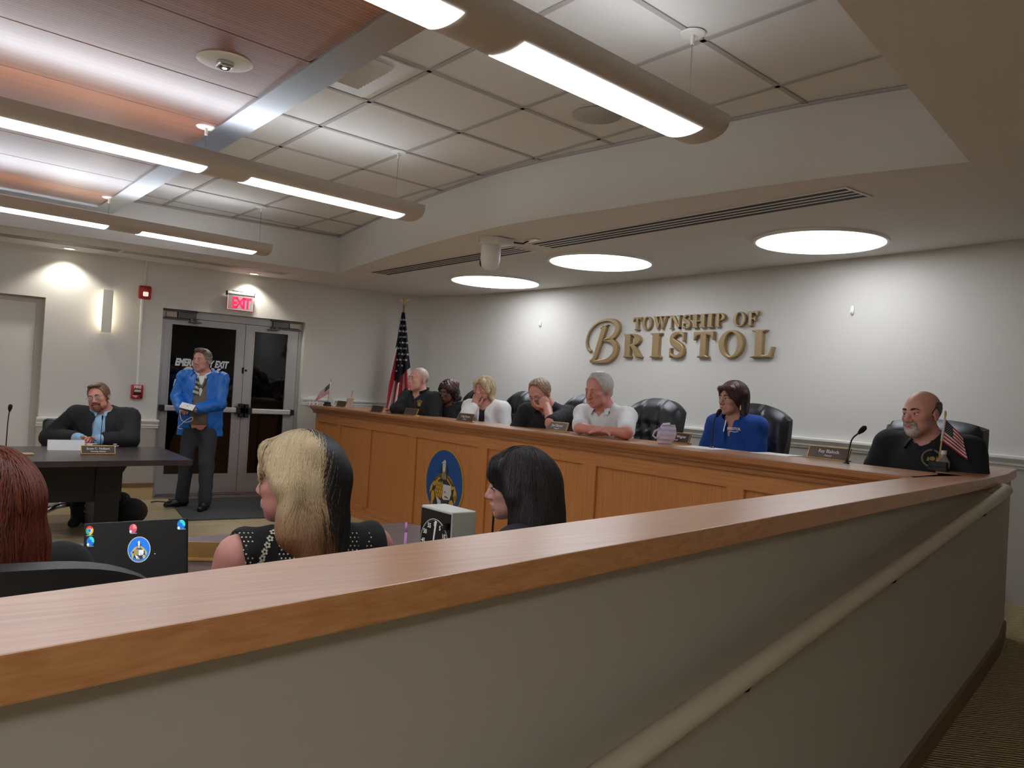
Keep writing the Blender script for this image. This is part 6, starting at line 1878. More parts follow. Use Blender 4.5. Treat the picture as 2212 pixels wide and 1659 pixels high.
    def build_body(s, hair_mask=None, tint=None, torso=True):
        L = s.head_prims() + (s.torso_prims(-0.006) if torso else []) + s.arm_prims(-0.004) + s.hand_prims() + s.leg_prims(-0.004)
        hc = s.hp((0, 0, -0.02))
        fine = [(hc - 0.125 * s.sc, hc + 0.125 * s.sc, s.res)]
        for side, (el, wr, *_r) in s.arms.items():
            D = U(_r[0]) if _r[0] is not None else U(wr - el)
            c = wr + D * 0.07
            fine.append((c - 0.085, c + 0.085, 0.0055))
        V, Q = solid(L, 0.016, fine)
        q = (V - s.H) @ s.Rh / s.sc
        base = lin(s.skin)
        col = np.tile(base, (len(V), 1))
        def blob(c, r, w):
            d = np.sqrt((((q - np.array(c)) / np.array(r)) ** 2).sum(1)); return np.clip(1.2 - d, 0, 1)[:, None] * w
        red = base * np.array([0.92, 0.62, 0.6])
        for c, r, w in (((0.042, 0.07, -0.03), (0.03, 0.03, 0.025), 0.45), ((-0.042, 0.07, -0.03), (0.03, 0.03, 0.025), 0.45), ((0, 0.11, -0.034), (0.018, 0.02, 0.016), 0.5), ((0.08, -0.012, -0.006), (0.015, 0.03, 0.035), 0.4), ((-0.08, -0.012, -0.006), (0.015, 0.03, 0.035), 0.4)):
            m = blob(c, r, w); col = col * (1 - m) + red * m
        lip = base * (np.array([0.72, 0.42, 0.42]) if s.fem else np.array([0.78, 0.55, 0.52]))
        m = blob((0, 0.093, -0.067), (0.022, 0.014, 0.010), 0.8); col = col * (1 - m) + lip * m
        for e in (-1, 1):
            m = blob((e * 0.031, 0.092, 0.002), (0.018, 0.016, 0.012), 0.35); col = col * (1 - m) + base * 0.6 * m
        if tint is not None: col = tint(q, col)
        s.body = raw_mesh('body', V, Q, SKIN, s.root, col)
        return s.body
    def face(s, brow=(90, 70, 55), eye=(60, 50, 45), half=0.55, brow_w=1.0):
        """eyes with iris, brows"""
        EW, EI = mat('eye_white', (214, 206, 200), 0.3), mat('eye_iris_%d_%d_%d' % eye, eye, 0.25)
        for q in (-1, 1):
            c = s.hp((q * 0.031, 0.0785, 0.0)); r = 0.0125 * s.sc
            e = MB().ball(c, r, 14, 10).build('eye', EW, s.root, smooth=True)
            f_ = s.hd((0.0, 1, -0.05)); f_ = f_ / np.linalg.norm(f_)
            MB().ball(c + f_ * r * 0.72, (0.0058 * s.sc, 0.0058 * s.sc, 0.0058 * s.sc), 10, 8).build('iris', EI, e, smooth=True)
            pts = [s.hp((q * x, y, z)) for x, y, z in ((0.014, 0.0955, 0.0195), (0.026, 0.0945, 0.0245), (0.038, 0.088, 0.0245), (0.048, 0.078, 0.019))]
            MB().tube([tuple(p) for p in spline(pts, 8)], [w * s.sc * brow_w for w in (0.0028, 0.0036, 0.0038, 0.0038, 0.0036, 0.0032, 0.0028, 0.0022, 0.0012)], 6).build('eyebrow', mat('brow_%d_%d_%d' % brow, brow, 0.8), s.root, smooth=True)
    def shell(s, name, grow, cuts, colour, extra=(), h=None, wr=(0.0012, 220.0), tint=None, m=None):
        """hair or beard: grown head solids plus extra lumps, with the face carved out"""
        E = lambda c, r, kk=0.015, sub=False: ell_(s.hp(c), tuple(q * s.sc for q in r), s.Rh, kk * s.sc, sub)
        L = []
        for it in grow: L.append(E(*it))
        L += list(extra)
        for it in cuts: L.append(E(it[0], it[1], it[2] if len(it) > 2 else 0.012, True))
        V, Q = solid(L, h or s.res, (), wr)
        q = (V - s.H) @ s.Rh / s.sc
        c = np.tile(lin(colour), (len(V), 1))
        n = 0.5 + 0.5 * np.sin(q[:, 0] * 410 + 3 * np.sin(q[:, 1] * 160 + q[:, 2] * 60)); c = c * (0.88 + 0.2 * n[:, None])
        if tint: c = tint(q, c)
        s.hairp = L
        return raw_mesh(name, V, Q, m or HAIRM, s.root, np.clip(c, 0, 1))
    def garment(s, name, m, d=0.014, frac=1.0, h=0.01, neck=0.066, vdepth=0.0, vwid=0.02, wr=(0.0016, 55.0), cuts=(), legs=False, zmin=None, extra=(), vtop=0.07, torso=True, vbot=0.01, arms_only=False):
        L = ([] if arms_only else s.torso_prims(d)) + s.arm_prims(d, frac) + list(extra)
        if legs: L += s.leg_prims(d)
        L.append(cap_(s.nb - s.up * 0.012 + s.Tf * 0.012, s.hp((0, 0.0, -0.05)), neck, neck * 1.25, 0.012, True))
        if vdepth > 0:
            a = s.nb + s.Tf * vtop - s.up * 0.01; b = s.ms + s.sd * vdepth + s.TF * 0.17
            L.append(cap_(a, b, vwid, vbot, 0.008, True))
            L.append(cap_(a + s.TF * 0.05, b + s.TF * 0.06, vwid, vbot, 0.008, True))
        L += list(cuts)
        cut = None
        if zmin is not None: cut = lambda X, Y, Z: zmin - Z + 0 * X + 0 * Y
        V, Q = solid(L, h, [(s.nb - 0.09, s.nb + 0.09, 0.0065)], wr, cut)
        s.gl = L
        ob = raw_mesh(name, V, Q, m, s.root)
        return ob
    def collar(s, m, r=0.066, hgt=0.045, open_=60, spread=0.02, tilt=0.25, name='collar', drop=0.0):
        """folded shirt collar round the neck"""
        n = 28
        def fn(u, v):
            a = math.radians(open_ / 2) + u * (2 * PI - math.radians(open_))
            # a=0 is the front
            rr = r + spread * v * (1.0 + 0.5 * math.exp(-((min(a, 2 * PI - a) - math.radians(open_ / 2)) * 3) ** 2))
            p = s.nb + s.Tf * (math.cos(a) * rr + 0.008) + s.Ts * math.sin(a) * rr
            z = 0.028 - drop - 0.022 * max(0, math.cos(a)) * 1.3 - hgt * v * v - tilt * 0.05 * math.cos(a)
            return Vector(p + s.up * z)
        return MB().grid(fn, n, 6, thick=0.003).build(name, m, s.root, smooth=True)
    def hit(s, prims, px, py, d0=1.0):
        r = ray(px, py); t = d0
        for _ in range(120):
            P = O3 + r * t
            d = float(sdf_eval(prims, P[None])[0])
            t += max(d * 0.8, 0.0004) if d < 0.45 else 0.1
            if d < 0.0008 or t > 14: break
        P = O3 + r * t; e = 0.004
        g = np.array([float(sdf_eval(prims, (P + dv)[None])[0] - sdf_eval(prims, (P - dv)[None])[0]) for dv in np.eye(3) * e])
        return P, U(g + 1e-9)
    def patch(s, name, prims, px, py, polys, m, k, lift=0.004, th=0.0015):
        """flat print on the cloth at a picture point; polys in (right, up) metres"""
        P, n = s.hit(prims, px, py)
        if np.linalg.norm(P - s.H) > 1.2: P = s.chest + s.TF * 0.16; n = s.TF
        u_ = U(s.up - n * np.dot(s.up, n)); r_ = np.cross(u_, n)
        Mx = Matrix(((r_[0], u_[0], n[0], P[0] + n[0] * lift), (r_[1], u_[1], n[1], P[1] + n[1] * lift), (r_[2], u_[2], n[2], P[2] + n[2] * lift), (0, 0, 0, 1)))
        mb = MB()
        for q in polys: mb.prism([(x * k, y * k) for x, y in q], 0, th)
        return mb.xf(Mx).build(name, m, s.root), Mx
    def strands(s, name, starts, prims, colfn, nseg=16, step=0.02, rad=0.0013, off=0.003, pull=(0, 0, -1), zend=None, jit=0.25, keep=None, parent=None, fmax=0.05):
        """locks that run down over the hair volume"""
        P = np.array(starts, float)
        ql = (P - s.H) @ s.Rh / s.sc; P = P[ql[:, 1] < fmax]; N = len(P)
        for _ in range(6):
            e = 0.004; f0 = sdf_eval(prims, P)
            g = np.stack([sdf_eval(prims, P + dv) - sdf_eval(prims, P - dv) for dv in np.eye(3) * e], 1); g /= (_len(g)[:, None] + 1e-9)
            P = P - g * (f0 - off * 0.3)[:, None]
        path = [P.copy()]
        D0 = np.tile(np.array(pull, float), (N, 1)) + rng.normal(0, jit, (N, 3)) * np.array([1, 1, 0.2])
        for _ in range(nseg):
            e = 0.004
            f0 = sdf_eval(prims, P)
            g = np.stack([sdf_eval(prims, P + dv) - sdf_eval(prims, P - dv) for dv in np.eye(3) * e], 1)
            g /= (_len(g)[:, None] + 1e-9)
            inside = f0 < 0.03
            P = np.where(inside[:, None], P - g * (f0 - off)[:, None], P)
            v = D0 - np.where(inside[:, None], g * (D0 * g).sum(1)[:, None], 0)
            v /= (_len(v)[:, None] + 1e-9)
            P = P + v * step
            path.append(P.copy())
        path = np.stack(path, 1)           # N, S, 3
        S = path.shape[1]
        d = np.gradient(path, axis=1); d /= (_len(d)[..., None] + 1e-9)
        ref = np.array([0.3, 0.2, 0.93]); a1 = np.cross(d, ref); a1 /= (_len(a1)[..., None] + 1e-9); a2 = np.cross(d, a1)
        w = np.sin(np.linspace(0.25, PI - 0.12, S)) ** 0.5 * rad
        ring = [path + (a1 * math.cos(t) + a2 * math.sin(t)) * w[None, :, None] for t in (0, 2.094, 4.189)]
        V = np.stack(ring, 2).reshape(-1, 3)
        base = (np.arange(N)[:, None] * S + np.arange(S - 1)[None]) * 3
        Q = np.concatenate([np.stack([base + j, base + (j + 1) % 3, base + 3 + (j + 1) % 3, base + 3 + j], -1).reshape(-1, 4) for j in range(3)])
        c = np.repeat(colfn(N), S * 3, 0)
        if callable(keep): c = keep(V, c)
        ob = raw_mesh(name, V, Q, HAIRM, parent or s.root, np.clip(c, 0, 1))
        ob['kind'] = 'stuff'
        return ob
def glasses(p, m, r=0.02, thick=0.0016, full=True, temples=True):
    o = None
    mb = MB()
    for q in (-1, 1):
        pts = []
        for i in range(19):
            a = 2 * PI * i / 18
            pts.append(tuple(p.hp((q * 0.032 + 0.022 * math.cos(a), 0.104 - 0.006 * abs(math.cos(a)), -0.001 + 0.0165 * math.sin(a)))))
        mb.tube(pts, thick * p.sc, 6, caps=False)
        mb.tube([tuple(p.hp((q * 0.054, 0.098, 0.004))), tuple(p.hp((q * 0.074, 0.08, 0.005))), tuple(p.hp((q * 0.079, -0.005, 0.004)))], thick * p.sc, 6)
    mb.tube([tuple(p.hp((-0.011, 0.107, 0.003))), tuple(p.hp((0, 0.109, 0.005))), tuple(p.hp((0.011, 0.107, 0.003)))], thick * p.sc, 6)
    g_ = mb.build('glasses', m, p.root, smooth=True)
    for q in (-1, 1):
        MB().prism(arcp(0, 0, 0.021 * p.sc, 0.0158 * p.sc, 0, 345, 20), 0, 0.0006).xf(Matrix([[*(p.Rh[0, [0, 2, 1]]), p.hp((q * 0.032, 0.102, -0.001))[0]], [*(p.Rh[1, [0, 2, 1]]), p.hp((q * 0.032, 0.102, -0.001))[1]], [*(p.Rh[2, [0, 2, 1]]), p.hp((q * 0.032, 0.102, -0.001))[2]], [0, 0, 0, 1]])).build('lens', mat('glasses_lens', (220, 224, 226), 0.03, alpha=0.16), g_)
    return g_
# ================================================================== PEOPLE AT THE COUNCIL DESK
def fab(name, col, rough=0.85, **k): return mat(name, col, rough, noise=0.06, nscale=120, bump=k.pop('bump', 0.15), bscale=k.pop('bscale', 260), **k)
BLK_J = fab('black_jacket', (27, 28, 30), 0.75)
BLK_P = fab('black_polo', (23, 24, 26), 0.85)
WHT_P = fab('white_polo', (226, 224, 222), 0.8)
WHT_C = fab('white_cardigan', (228, 226, 222), 0.9)
BLU_F = fab('blue_fleece', (24, 70, 150), 0.9)
NAVY = fab('navy_lining', (22, 28, 48), 0.9)
CRAN = ((0, -0.018, 0.034), (0.076, 0.097, 0.085))
def cran(t): return (CRAN[0], tuple(q + t for q in CRAN[1]))
def dk(px, py, z=1.215):
    # a point resting on the council desk, a hand's breadth behind its front edge
    q = at_z(px, py, z)
    yy = dais_y(q[0], 0.17)
    if q[1] < yy:
        q = at_y(px, py, dais_y(at_y(px, py, yy)[0], 0.17)); q[2] = max(q[2], z)
    return q

def lap(p, side, out=0.05, fwd=0.06, ra=(0.056, 0.046, 0.033), dn=0.25):
    q = 1 if side == 'R' else -1
    sh = p.shR if side == 'R' else p.shL
    p.arm(side, sh - p.up * dn + p.Ts * out * q + p.Tf * fwd, p.pel + p.Ts * 0.13 * q + p.Tf * 0.2 + p.up * 0.14, None, (0, 0, -1), 'rest', ra)
def dkb(px, py, off=0.34, z=1.225):
    # point low behind the front edge of the desk
    q = at_y(px, py, dais_y(-5.5, off)); q = at_y(px, py, dais_y(q[0], off)); q[2] = max(q[2], z); return q
# ---- man in the white polo
p = Person('white-haired man in a white polo shirt leaning on the council desk', at_y(1293, 843, 4.36), 42, -12, 0, 1.10, tphi=30, lean=30, sw=0.195, girth=1.18, skin=(206, 138, 122), floor=ZP, res=0.0034, jaw=1.12, nose=1.12, belly=0.03)
p.arm('R', dk(1252, 930, 1.235), dk(1300, 934, 1.225), U(dk(1335, 940) - dk(1290, 934)), (0, 0, -1), 'rest')
p.arm('L', dk(1352, 940, 1.235), dk(1312, 938, 1.235), U(dk(1262, 936) - dk(1315, 938)), (0, 0, -1), 'rest')
p.build_body(); p.face((150, 130, 118), (70, 70, 80))
p.shell('hair', [cran(0.011)], [((0, 0.105, 0.0), (0.088, 0.088, 0.122)), ((0, 0.06, -0.14), (0.13, 0.13, 0.11)), ((0, 0.0, -0.10), (0.2, 0.055, 0.075))], (188, 180, 170), extra=[ell_(p.hp((0, -0.0, 0.112)), (0.05, 0.045, 0.022), p.Rh, 0.02), ell_(p.hp((0.0, -0.07, -0.03)), (0.062, 0.045, 0.05), p.Rh, 0.02)], wr=(0.001, 260))
p.garment('polo_shirt', WHT_P, 0.016, 0.44, 0.009, 0.068, 0.17, 0.022, vbot=0.004)
p.collar(WHT_P, 0.071, 0.05, 62, 0.03)
gl = p.gl
p.patch('placket', gl, 1292, 893, [[(-0.4, 1.8), (0.4, 2.2), (0.1, -2.0), (-0.25, -2.0)]], BLK_P, 0.014, 0.0)
p.patch('shirt_logo', gl, 1316, 892, [[(-0.3, 0.9), (0.2, 1.0), (0.1, 0.2), (0.5, 0.1), (0.1, -0.2), (0.4, -0.9), (0, -0.6), (-0.4, -1.0), (-0.2, -0.1)]], BLK_P, 0.014, 0.003)

# ---- bearded man at the right end
p = Person('bald man with grey goatee in a black polo shirt', at_y(1990, 894, 4.74), 38, -2, 3, 1.10, tphi=22, lean=14, sw=0.225, girth=1.28, skin=(208, 148, 130), floor=ZP, res=0.0032, jaw=0.98, nose=1.15, belly=0.05, neck=0.6)
p.arm('R', p.shR + (-p.up * 0.27 + p.Ts * 0.09 + p.Tf * 0.06), p.pel + p.Ts * 0.2 + p.Tf * 0.22 + p.up * 0.12, None, (0, 0, -1), 'rest', (0.066, 0.054, 0.036))
p.arm('L', p.shL + (-p.up * 0.27 - p.Ts * 0.07 + p.Tf * 0.04), p.pel - p.Ts * 0.18 + p.Tf * 0.24 + p.up * 0.12, None, (0, 0, -1), 'rest', (0.066, 0.054, 0.036))
def beard_t(q, c):
    d = np.sqrt((((q - np.array([0, 0.045, -0.075])) / np.array([0.075, 0.065, 0.06])) ** 2).sum(1))
    m = (np.clip(1.2 - d, 0, 1) * (q[:, 1] > 0.0))[:, None] * 0.35
    return c * (1 - m) + lin((140, 118, 108)) * m
p.build_body(tint=beard_t); p.face((60, 48, 42), (60, 60, 66), brow_w=1.35)
p.shell('hair', [cran(0.005)], [((0, 0.06, 0.07), (0.11, 0.10, 0.10)), ((0, -0.02, 0.125), (0.14, 0.14, 0.075)), ((0, 0.085, -0.02), (0.12, 0.085, 0.13)), ((0, 0.05, -0.15), (0.13, 0.13, 0.12))], (74, 70, 68), wr=(0.0008, 300))
def gray(q, c):
    m = np.clip((q[:, 2] + 0.075) / 0.03, 0, 1)[:, None]
    return c * (1 - m * 0.45)
p.shell('goatee', [((0, 0.063, -0.098), (0.032, 0.031, 0.026), 0.02), ((0, 0.052, -0.085), (0.044, 0.04, 0.03), 0.02), ((0.017, 0.09, -0.052), (0.019, 0.0115, 0.009)), ((-0.017, 0.09, -0.052), (0.019, 0.0115, 0.009)), ((0.029, 0.08, -0.067), (0.009, 0.012, 0.02)), ((-0.029, 0.08, -0.067), (0.009, 0.012, 0.02))], [((0, 0.1, -0.069), (0.019, 0.018, 0.0085), 0.004)], (188, 176, 168), wr=(0.001, 420), tint=gray)
p.garment('polo_shirt', BLK_P, 0.018, 0.46, 0.009, 0.078, 0.12, 0.024, vbot=0.004)
p.collar(BLK_P, 0.083, 0.055, 70, 0.035, drop=0.01)
gl = p.gl
PATCH = mat('polo_crest', (110, 100, 86), 0.7); PATCH_G = mat('polo_crest_gold', (160, 128, 60), 0.7)
p.patch('round_crest', gl, 2012, 990, [band(0, 0, 0.82, 1.0, 0, 359, 30)], PATCH, 0.052, 0.003)
p.patch('crest_figure', gl, 2014, 991, [ellipse(0, 0, 0.34, 0.3, 14), [(-0.7, -0.3), (-0.5, 0.3), (-0.35, 0.0), (-0.4, -0.35)], [(0.4, -0.35), (0.5, 0.35), (0.75, 0.1), (0.6, -0.3)]], PATCH_G, 0.042, 0.003)

# ---- woman in the blue fleece
p = Person('woman with dark auburn hair in a blue zip fleece', at_y(1582, 862, 4.86), 48, 0, 0, 0.99, True, tphi=32, lean=8, sw=0.168, girth=1.0, skin=(196, 144, 124), floor=ZP, res=0.0034)
p.arm('R', p.shR + (-p.up * 0.24 + p.Ts * 0.05 + p.Tf * 0.07), p.pel + p.Ts * 0.14 + p.Tf * 0.24 + p.up * 0.14, None, (0, 0, -1), 'rest', (0.05, 0.042, 0.03))
p.arm('L', p.shL + (-p.up * 0.25 - p.Ts * 0.05 + p.Tf * 0.05), p.pel - p.Ts * 0.14 + p.Tf * 0.24 + p.up * 0.14, None, (0, 0, -1), 'rest', (0.05, 0.042, 0.03))
p.build_body(); p.face((70, 46, 40), (60, 50, 44))
def auburn(q, c):
    m = np.clip((q[:, 2] - 0.03) / 0.08, 0, 1)[:, None]; return c * (1 - m) + lin((92, 46, 44)) * m * (0.8 + 0.4 * rng.random((len(q), 1)))
hx = [cap_(p.hp((s_ * 0.072, -0.035, 0.03)), p.hp((s_ * 0.082, -0.045, -0.13)), 0.032, 0.026, 0.03) for s_ in (-1, 1)] + [ell_(p.hp((0, -0.085, -0.05)), (0.075, 0.045, 0.10), p.Rh, 0.03), cap_(p.hp((-0.05, 0.07, 0.075)), p.hp((0.045, 0.078, 0.075)), 0.022, 0.018, 0.02), cap_(p.hp((-0.055, 0.062, 0.065)), p.hp((-0.076, 0.03, 0.0)), 0.016, 0.014, 0.02), cap_(p.hp((0.055, 0.062, 0.065)), p.hp((0.076, 0.03, 0.0)), 0.016, 0.014, 0.02)]
p.shell('hair', [cran(0.02)], [((0, 0.105, -0.045), (0.066, 0.075, 0.108)), ((0, 0.04, -0.16), (0.062, 0.1, 0.1))], (52, 38, 38), extra=hx, wr=(0.0006, 260), tint=auburn)
hair_w = p.hairp
st0 = p.hp((0, -0.01, 0.13)) + rng.normal(0, 0.035, (260, 3)) * np.array([1, 1, 0.1])
p.strands('hair_strands', st0, hair_w, lambda n: lin((70, 42, 42)) * (0.7 + 0.6 * rng.random((n, 1))), 16, 0.017, 0.001, 0.0005, fmax=-0.005)
p.garment('fleece', BLU_F, 0.02, 1.0, 0.009, 0.07, 0.19, 0.03, vbot=0.006)
gl = p.gl
p.collar(BLU_F, 0.080, -0.032, 100, 0.012, name='stand_collar', drop=0.022)
p.collar(NAVY, 0.074, -0.03, 96, 0.012, name='collar_lining', drop=0.022)
ZIP = mat('zip_silver', (190, 192, 196), 0.3, 0.6)
p.patch('zip_edge', gl, 1566, 920, [[(-0.25, 2.0), (0.1, 2.0), (0.25, -2.0), (-0.1, -2.0)]], ZIP, 0.022, 0.002)
_, Mx = p.patch('logo_wave', gl, 1585, 932, [[(-1, -.12), (-.4, .1), (.2, -.1), (1, .12), (1, -.02), (.2, -.24), (-.4, -.04), (-1, -.26)]], LW, 0.034, 0.003)
vs, fs = text_mesh('BRISTOL', 0.026, bold=0.001)
MB().add([Mx @ Vector((x, y + 0.018, 0.001)) for x, y, _ in vs], fs).build('logo_lettering', LW, p.root)
GOLDJ = mat('earring_gold', (190, 160, 96), 0.3, 0.9)
MB().tube([tuple(p.hp((-0.081, -0.008, -0.04))), tuple(p.hp((-0.082, -0.008, -0.075)))], [0.003, 0.006], 6).build('earring', GOLDJ, p.root)

# ---- man resting on his fist
p = Person('man in glasses and black polo resting his cheek on a fist', at_y(1166, 851, 4.50), 36, -26, 6, 1.07, tphi=26, lean=30, sw=0.20, girth=1.15, skin=(206, 142, 124), floor=ZP, res=0.0036, jaw=1.08)
fist = at_d(1182, 880, np.dot(p.H - O3, FW) - 0.16)
elb = dkb(1189, 930, 0.30, 1.24)
p.arm('L', elb, fist, U(at_d(1172, 862, np.dot(p.H - O3, FW) - 0.12) - fist), U(p.H - fist), 'fist', (0.058, 0.05, 0.036))
lap(p, 'R', 0.09, 0.1, (0.062, 0.052, 0.034))
p.build_body(); p.face((150, 118, 98), (70, 60, 56))
p.shell('hair', [cran(0.009)], [((0, 0.10, 0.0), (0.088, 0.085, 0.115)), ((0, 0.06, -0.14), (0.13, 0.13, 0.11)), ((0, 0.0, -0.10), (0.2, 0.055, 0.075))], (150, 120, 96), extra=[ell_(p.hp((0, 0.02, 0.105)), (0.05, 0.055, 0.02), p.Rh, 0.02)], wr=(0.0016, 260))
p.garment('polo_shirt', BLK_P, 0.018, 0.46, 0.009, 0.072, 0.12, 0.02, vbot=0.004)
p.collar(BLK_P, 0.077, 0.05, 60, 0.03)
glasses(p, mat('wire_frame', (110, 100, 96), 0.3, 0.8), thick=0.0013)

# ---- woman in white with her hand at her cheek
p = Person('blonde woman in a white cardigan holding her hand to her cheek', at_y(1045, 841, 4.72), 38, -2, 0, 0.99, True, tphi=22, lean=14, sw=0.175, girth=1.12, skin=(206, 148, 130), floor=ZP, res=0.004)
hd_ = np.dot(p.H - O3, FW)
wr_ = at_d(1023, 880, hd_ - 0.09); el_ = dkb(1008, 908, 0.40)
p.arm('R', el_, wr_, U(at_d(1031, 850, hd_ - 0.10) - wr_), U(p.H - wr_), 'flat', (0.052, 0.044, 0.03))
lap(p, 'L', 0.06, 0.04, (0.056, 0.047, 0.03))
p.build_body(); p.face((140, 110, 84), (70, 80, 84))
hx = [cap_(p.hp((s_ * 0.07, -0.02, 0.03)), p.hp((s_ * 0.08, -0.03, -0.085)), 0.036, 0.024, 0.03) for s_ in (-1, 1)] + [ell_(p.hp((0, -0.085, -0.02)), (0.08, 0.045, 0.085), p.Rh, 0.03), cap_(p.hp((-0.05, 0.062, 0.075)), p.hp((0.05, 0.068, 0.07)), 0.026, 0.022, 0.02), cap_(p.hp((-0.05, 0.062, 0.06)), p.hp((-0.08, 0.035, -0.02)), 0.02, 0.014, 0.02), cap_(p.hp((0.05, 0.062, 0.06)), p.hp((0.08, 0.035, -0.02)), 0.02, 0.014, 0.02)]
def blonde(q, c):
    m = np.clip(1.2 - np.abs(q[:, 0] + 0.01) / 0.02, 0, 1)[:, None] * (q[:, 2] > 0.08)[:, None]
    return c * (1 - 0.55 * m)
p.shell('hair', [cran(0.024)], [((0, 0.105, -0.05), (0.066, 0.075, 0.112)), ((0, 0.05, -0.16), (0.075, 0.1, 0.09))], (214, 194, 152), extra=hx, wr=(0.0008, 240), tint=blonde)
st0 = p.hp((0, 0.0, 0.13)) + rng.normal(0, 0.04, (240, 3)) * np.array([1, 1, 0.1])
p.strands('hair_strands', st0, p.hairp, lambda n: lin((214, 194, 152)) * (0.55 + 0.7 * rng.random((n, 1))), 12, 0.017, 0.0012, 0.0006, fmax=0.02)
p.garment('black_top', BLK_P, 0.010, 0.3, 0.010, 0.085, 0.08, 0.03)
p.garment('cardigan', WHT_C, 0.024, 0.97, 0.010, 0.082, 0.34, 0.034, vbot=0.04)
# ---- woman in glasses, black jacket
p = Person('woman with dark wavy hair and glasses in a black zip jacket', at_y(968, 846, 4.75), 40, -14, -4, 0.97, True, tphi=30, lean=16, sw=0.17, girth=1.05, skin=(118, 76, 60), floor=ZP, res=0.004)
lap(p, 'R', 0.05, 0.05, (0.054, 0.045, 0.03))
lap(p, 'L', 0.05, 0.05, (0.054, 0.045, 0.03))
p.build_body(); p.face((30, 22, 20), (24, 18, 16))
hx = [cap_(p.hp((s_ * 0.078, -0.02, 0.04)), p.hp((s_ * 0.092, -0.03, -0.08)), 0.036, 0.034, 0.03) for s_ in (-1, 1)] + [ell_(p.hp((0, -0.085, -0.03)), (0.088, 0.05, 0.085), p.Rh, 0.03), ell_(p.hp((-0.06, -0.05, 0.08)), (0.05, 0.05, 0.04), p.Rh, 0.02), cap_(p.hp((0.02, 0.068, 0.088)), p.hp((0.075, 0.05, 0.03)), 0.026, 0.02, 0.02), cap_(p.hp((-0.05, 0.06, 0.08)), p.hp((-0.08, 0.03, 0.02)), 0.024, 0.02, 0.02), ell_(p.hp((-0.095, -0.06, -0.07)), (0.035, 0.035, 0.03), p.Rh, 0.02)]
def burg(q, c):
    m = np.clip((q[:, 2] - 0.02) / 0.06, 0, 1)[:, None] * np.clip((-q[:, 0]) / 0.05, 0, 1)[:, None]
    return c * (1 - m) + lin((84, 48, 52)) * m
p.shell('hair', [cran(0.02)], [((0, 0.105, -0.045), (0.064, 0.075, 0.105)), ((0, 0.05, -0.16), (0.075, 0.1, 0.09))], (30, 24, 24), extra=hx, wr=(0.002, 170), tint=burg)
p.garment('blouse', fab('pale_blouse', (206, 186, 180)), 0.010, 0.3, 0.010, 0.075, 0.08, 0.02)
p.garment('jacket', BLK_J, 0.024, 1.0, 0.010, 0.072, 0.34, 0.014, vbot=0.022)
p.collar(BLK_J, 0.078, 0.03, 70, 0.025)
p.patch('zip_tape', p.gl, 990, 868, [[(-1, -.4), (-.9, -.55), (1, .35), (.9, .55)]], ZIP, 0.045, 0.003)
glasses(p, BLACK, thick=0.0024)
# ---- grey man with buzz cut
p = Person('stocky man with shaved grey hair in a black jacket with gold crest', at_y(903, 820, 4.52), 52, 2, 0, 1.09, tphi=42, lean=22, sw=0.205, girth=1.2, skin=(214, 160, 144), floor=ZP, res=0.004, jaw=1.15, belly=0.03)
p.arm('R', at_d(866, 880, np.dot(p.H - O3, FW) - 0.05), dk(852, 892, 1.225), U(dk(836, 889) - dk(853, 892)), (0, 0, -1), 'rest', (0.062, 0.052, 0.036))
lap(p, 'L', 0.06, 0.07, (0.066, 0.054, 0.036))
p.build_body(); p.face((120, 98, 88), (60, 64, 70))
p.shell('hair', [cran(0.0028)], [((0, 0.10, -0.01), (0.088, 0.088, 0.125)), ((0, 0.06, -0.14), (0.13, 0.13, 0.11)), ((0, 0.0, -0.10), (0.2, 0.055, 0.075))], (190, 164, 150), wr=(0.0003, 400))
p.garment('jacket', BLK_J, 0.022, 0.96, 0.010, 0.074, 0.10, 0.02, vbot=0.004)
p.collar(BLK_J, 0.08, -0.03, 75, 0.02, name='stand_collar')
p.patch('gold_crest', p.gl, 906, 872, [ellipse(0, -0.1, 0.55, 0.75, 18), band(0, 0.1, 0.75, 1.05, 20, 160, 12)], PATCH_G, 0.034, 0.003)

# ================================================================== MAN IN THE SUIT AT THE DARK TABLE
SUIT = fab('black_suit', (22, 22, 24), 0.8)
BLUE_S = fab('light_blue_shirt', (150, 186, 214), 0.75)
p = Person('bearded man in glasses and dark suit sitting at the dark table', at_x(213, 858, -8.78), 24, -4, 13, 1.12, tphi=12, lean=8, sw=0.235, girth=1.35, skin=(204, 138, 118), floor=0.0, res=0.004, jaw=1.15, belly=0.05, neck=0.4, shdrop=0.01)
def tt(px, py, z=0.80):
    q = at_z(px, py, z); return q
hd_ = np.dot(p.H - O3, FW)
p.arm('R', at_d(108, 945, hd_ - 0.02), at_d(172, 948, hd_ - 0.28), U(at_d(205, 948, hd_ - 0.3) - at_d(170, 948, hd_ - 0.26)), (0.5, -0.3, -0.6), 'grip', (0.075, 0.062, 0.042))
p.arm('L', at_d(279, 950, hd_ - 0.02), at_d(216, 950, hd_ - 0.26), U(at_d(185, 950, hd_ - 0.3) - at_d(216, 950, hd_ - 0.26)), (0.5, -0.3, -0.6), 'grip', (0.075, 0.062, 0.042))
p.build_body(); p.face((120, 84, 60), (70, 80, 84))
p.shell('hair', [cran(0.011)], [((0, 0.10, -0.015), (0.086, 0.085, 0.115)), ((0, 0.06, -0.14), (0.13, 0.13, 0.11)), ((0, 0.0, -0.10), (0.2, 0.055, 0.075))], (112, 84, 58), extra=[ell_(p.hp((0, 0.05, 0.10)), (0.06, 0.045, 0.022), p.Rh, 0.02)], wr=(0.0014, 240))
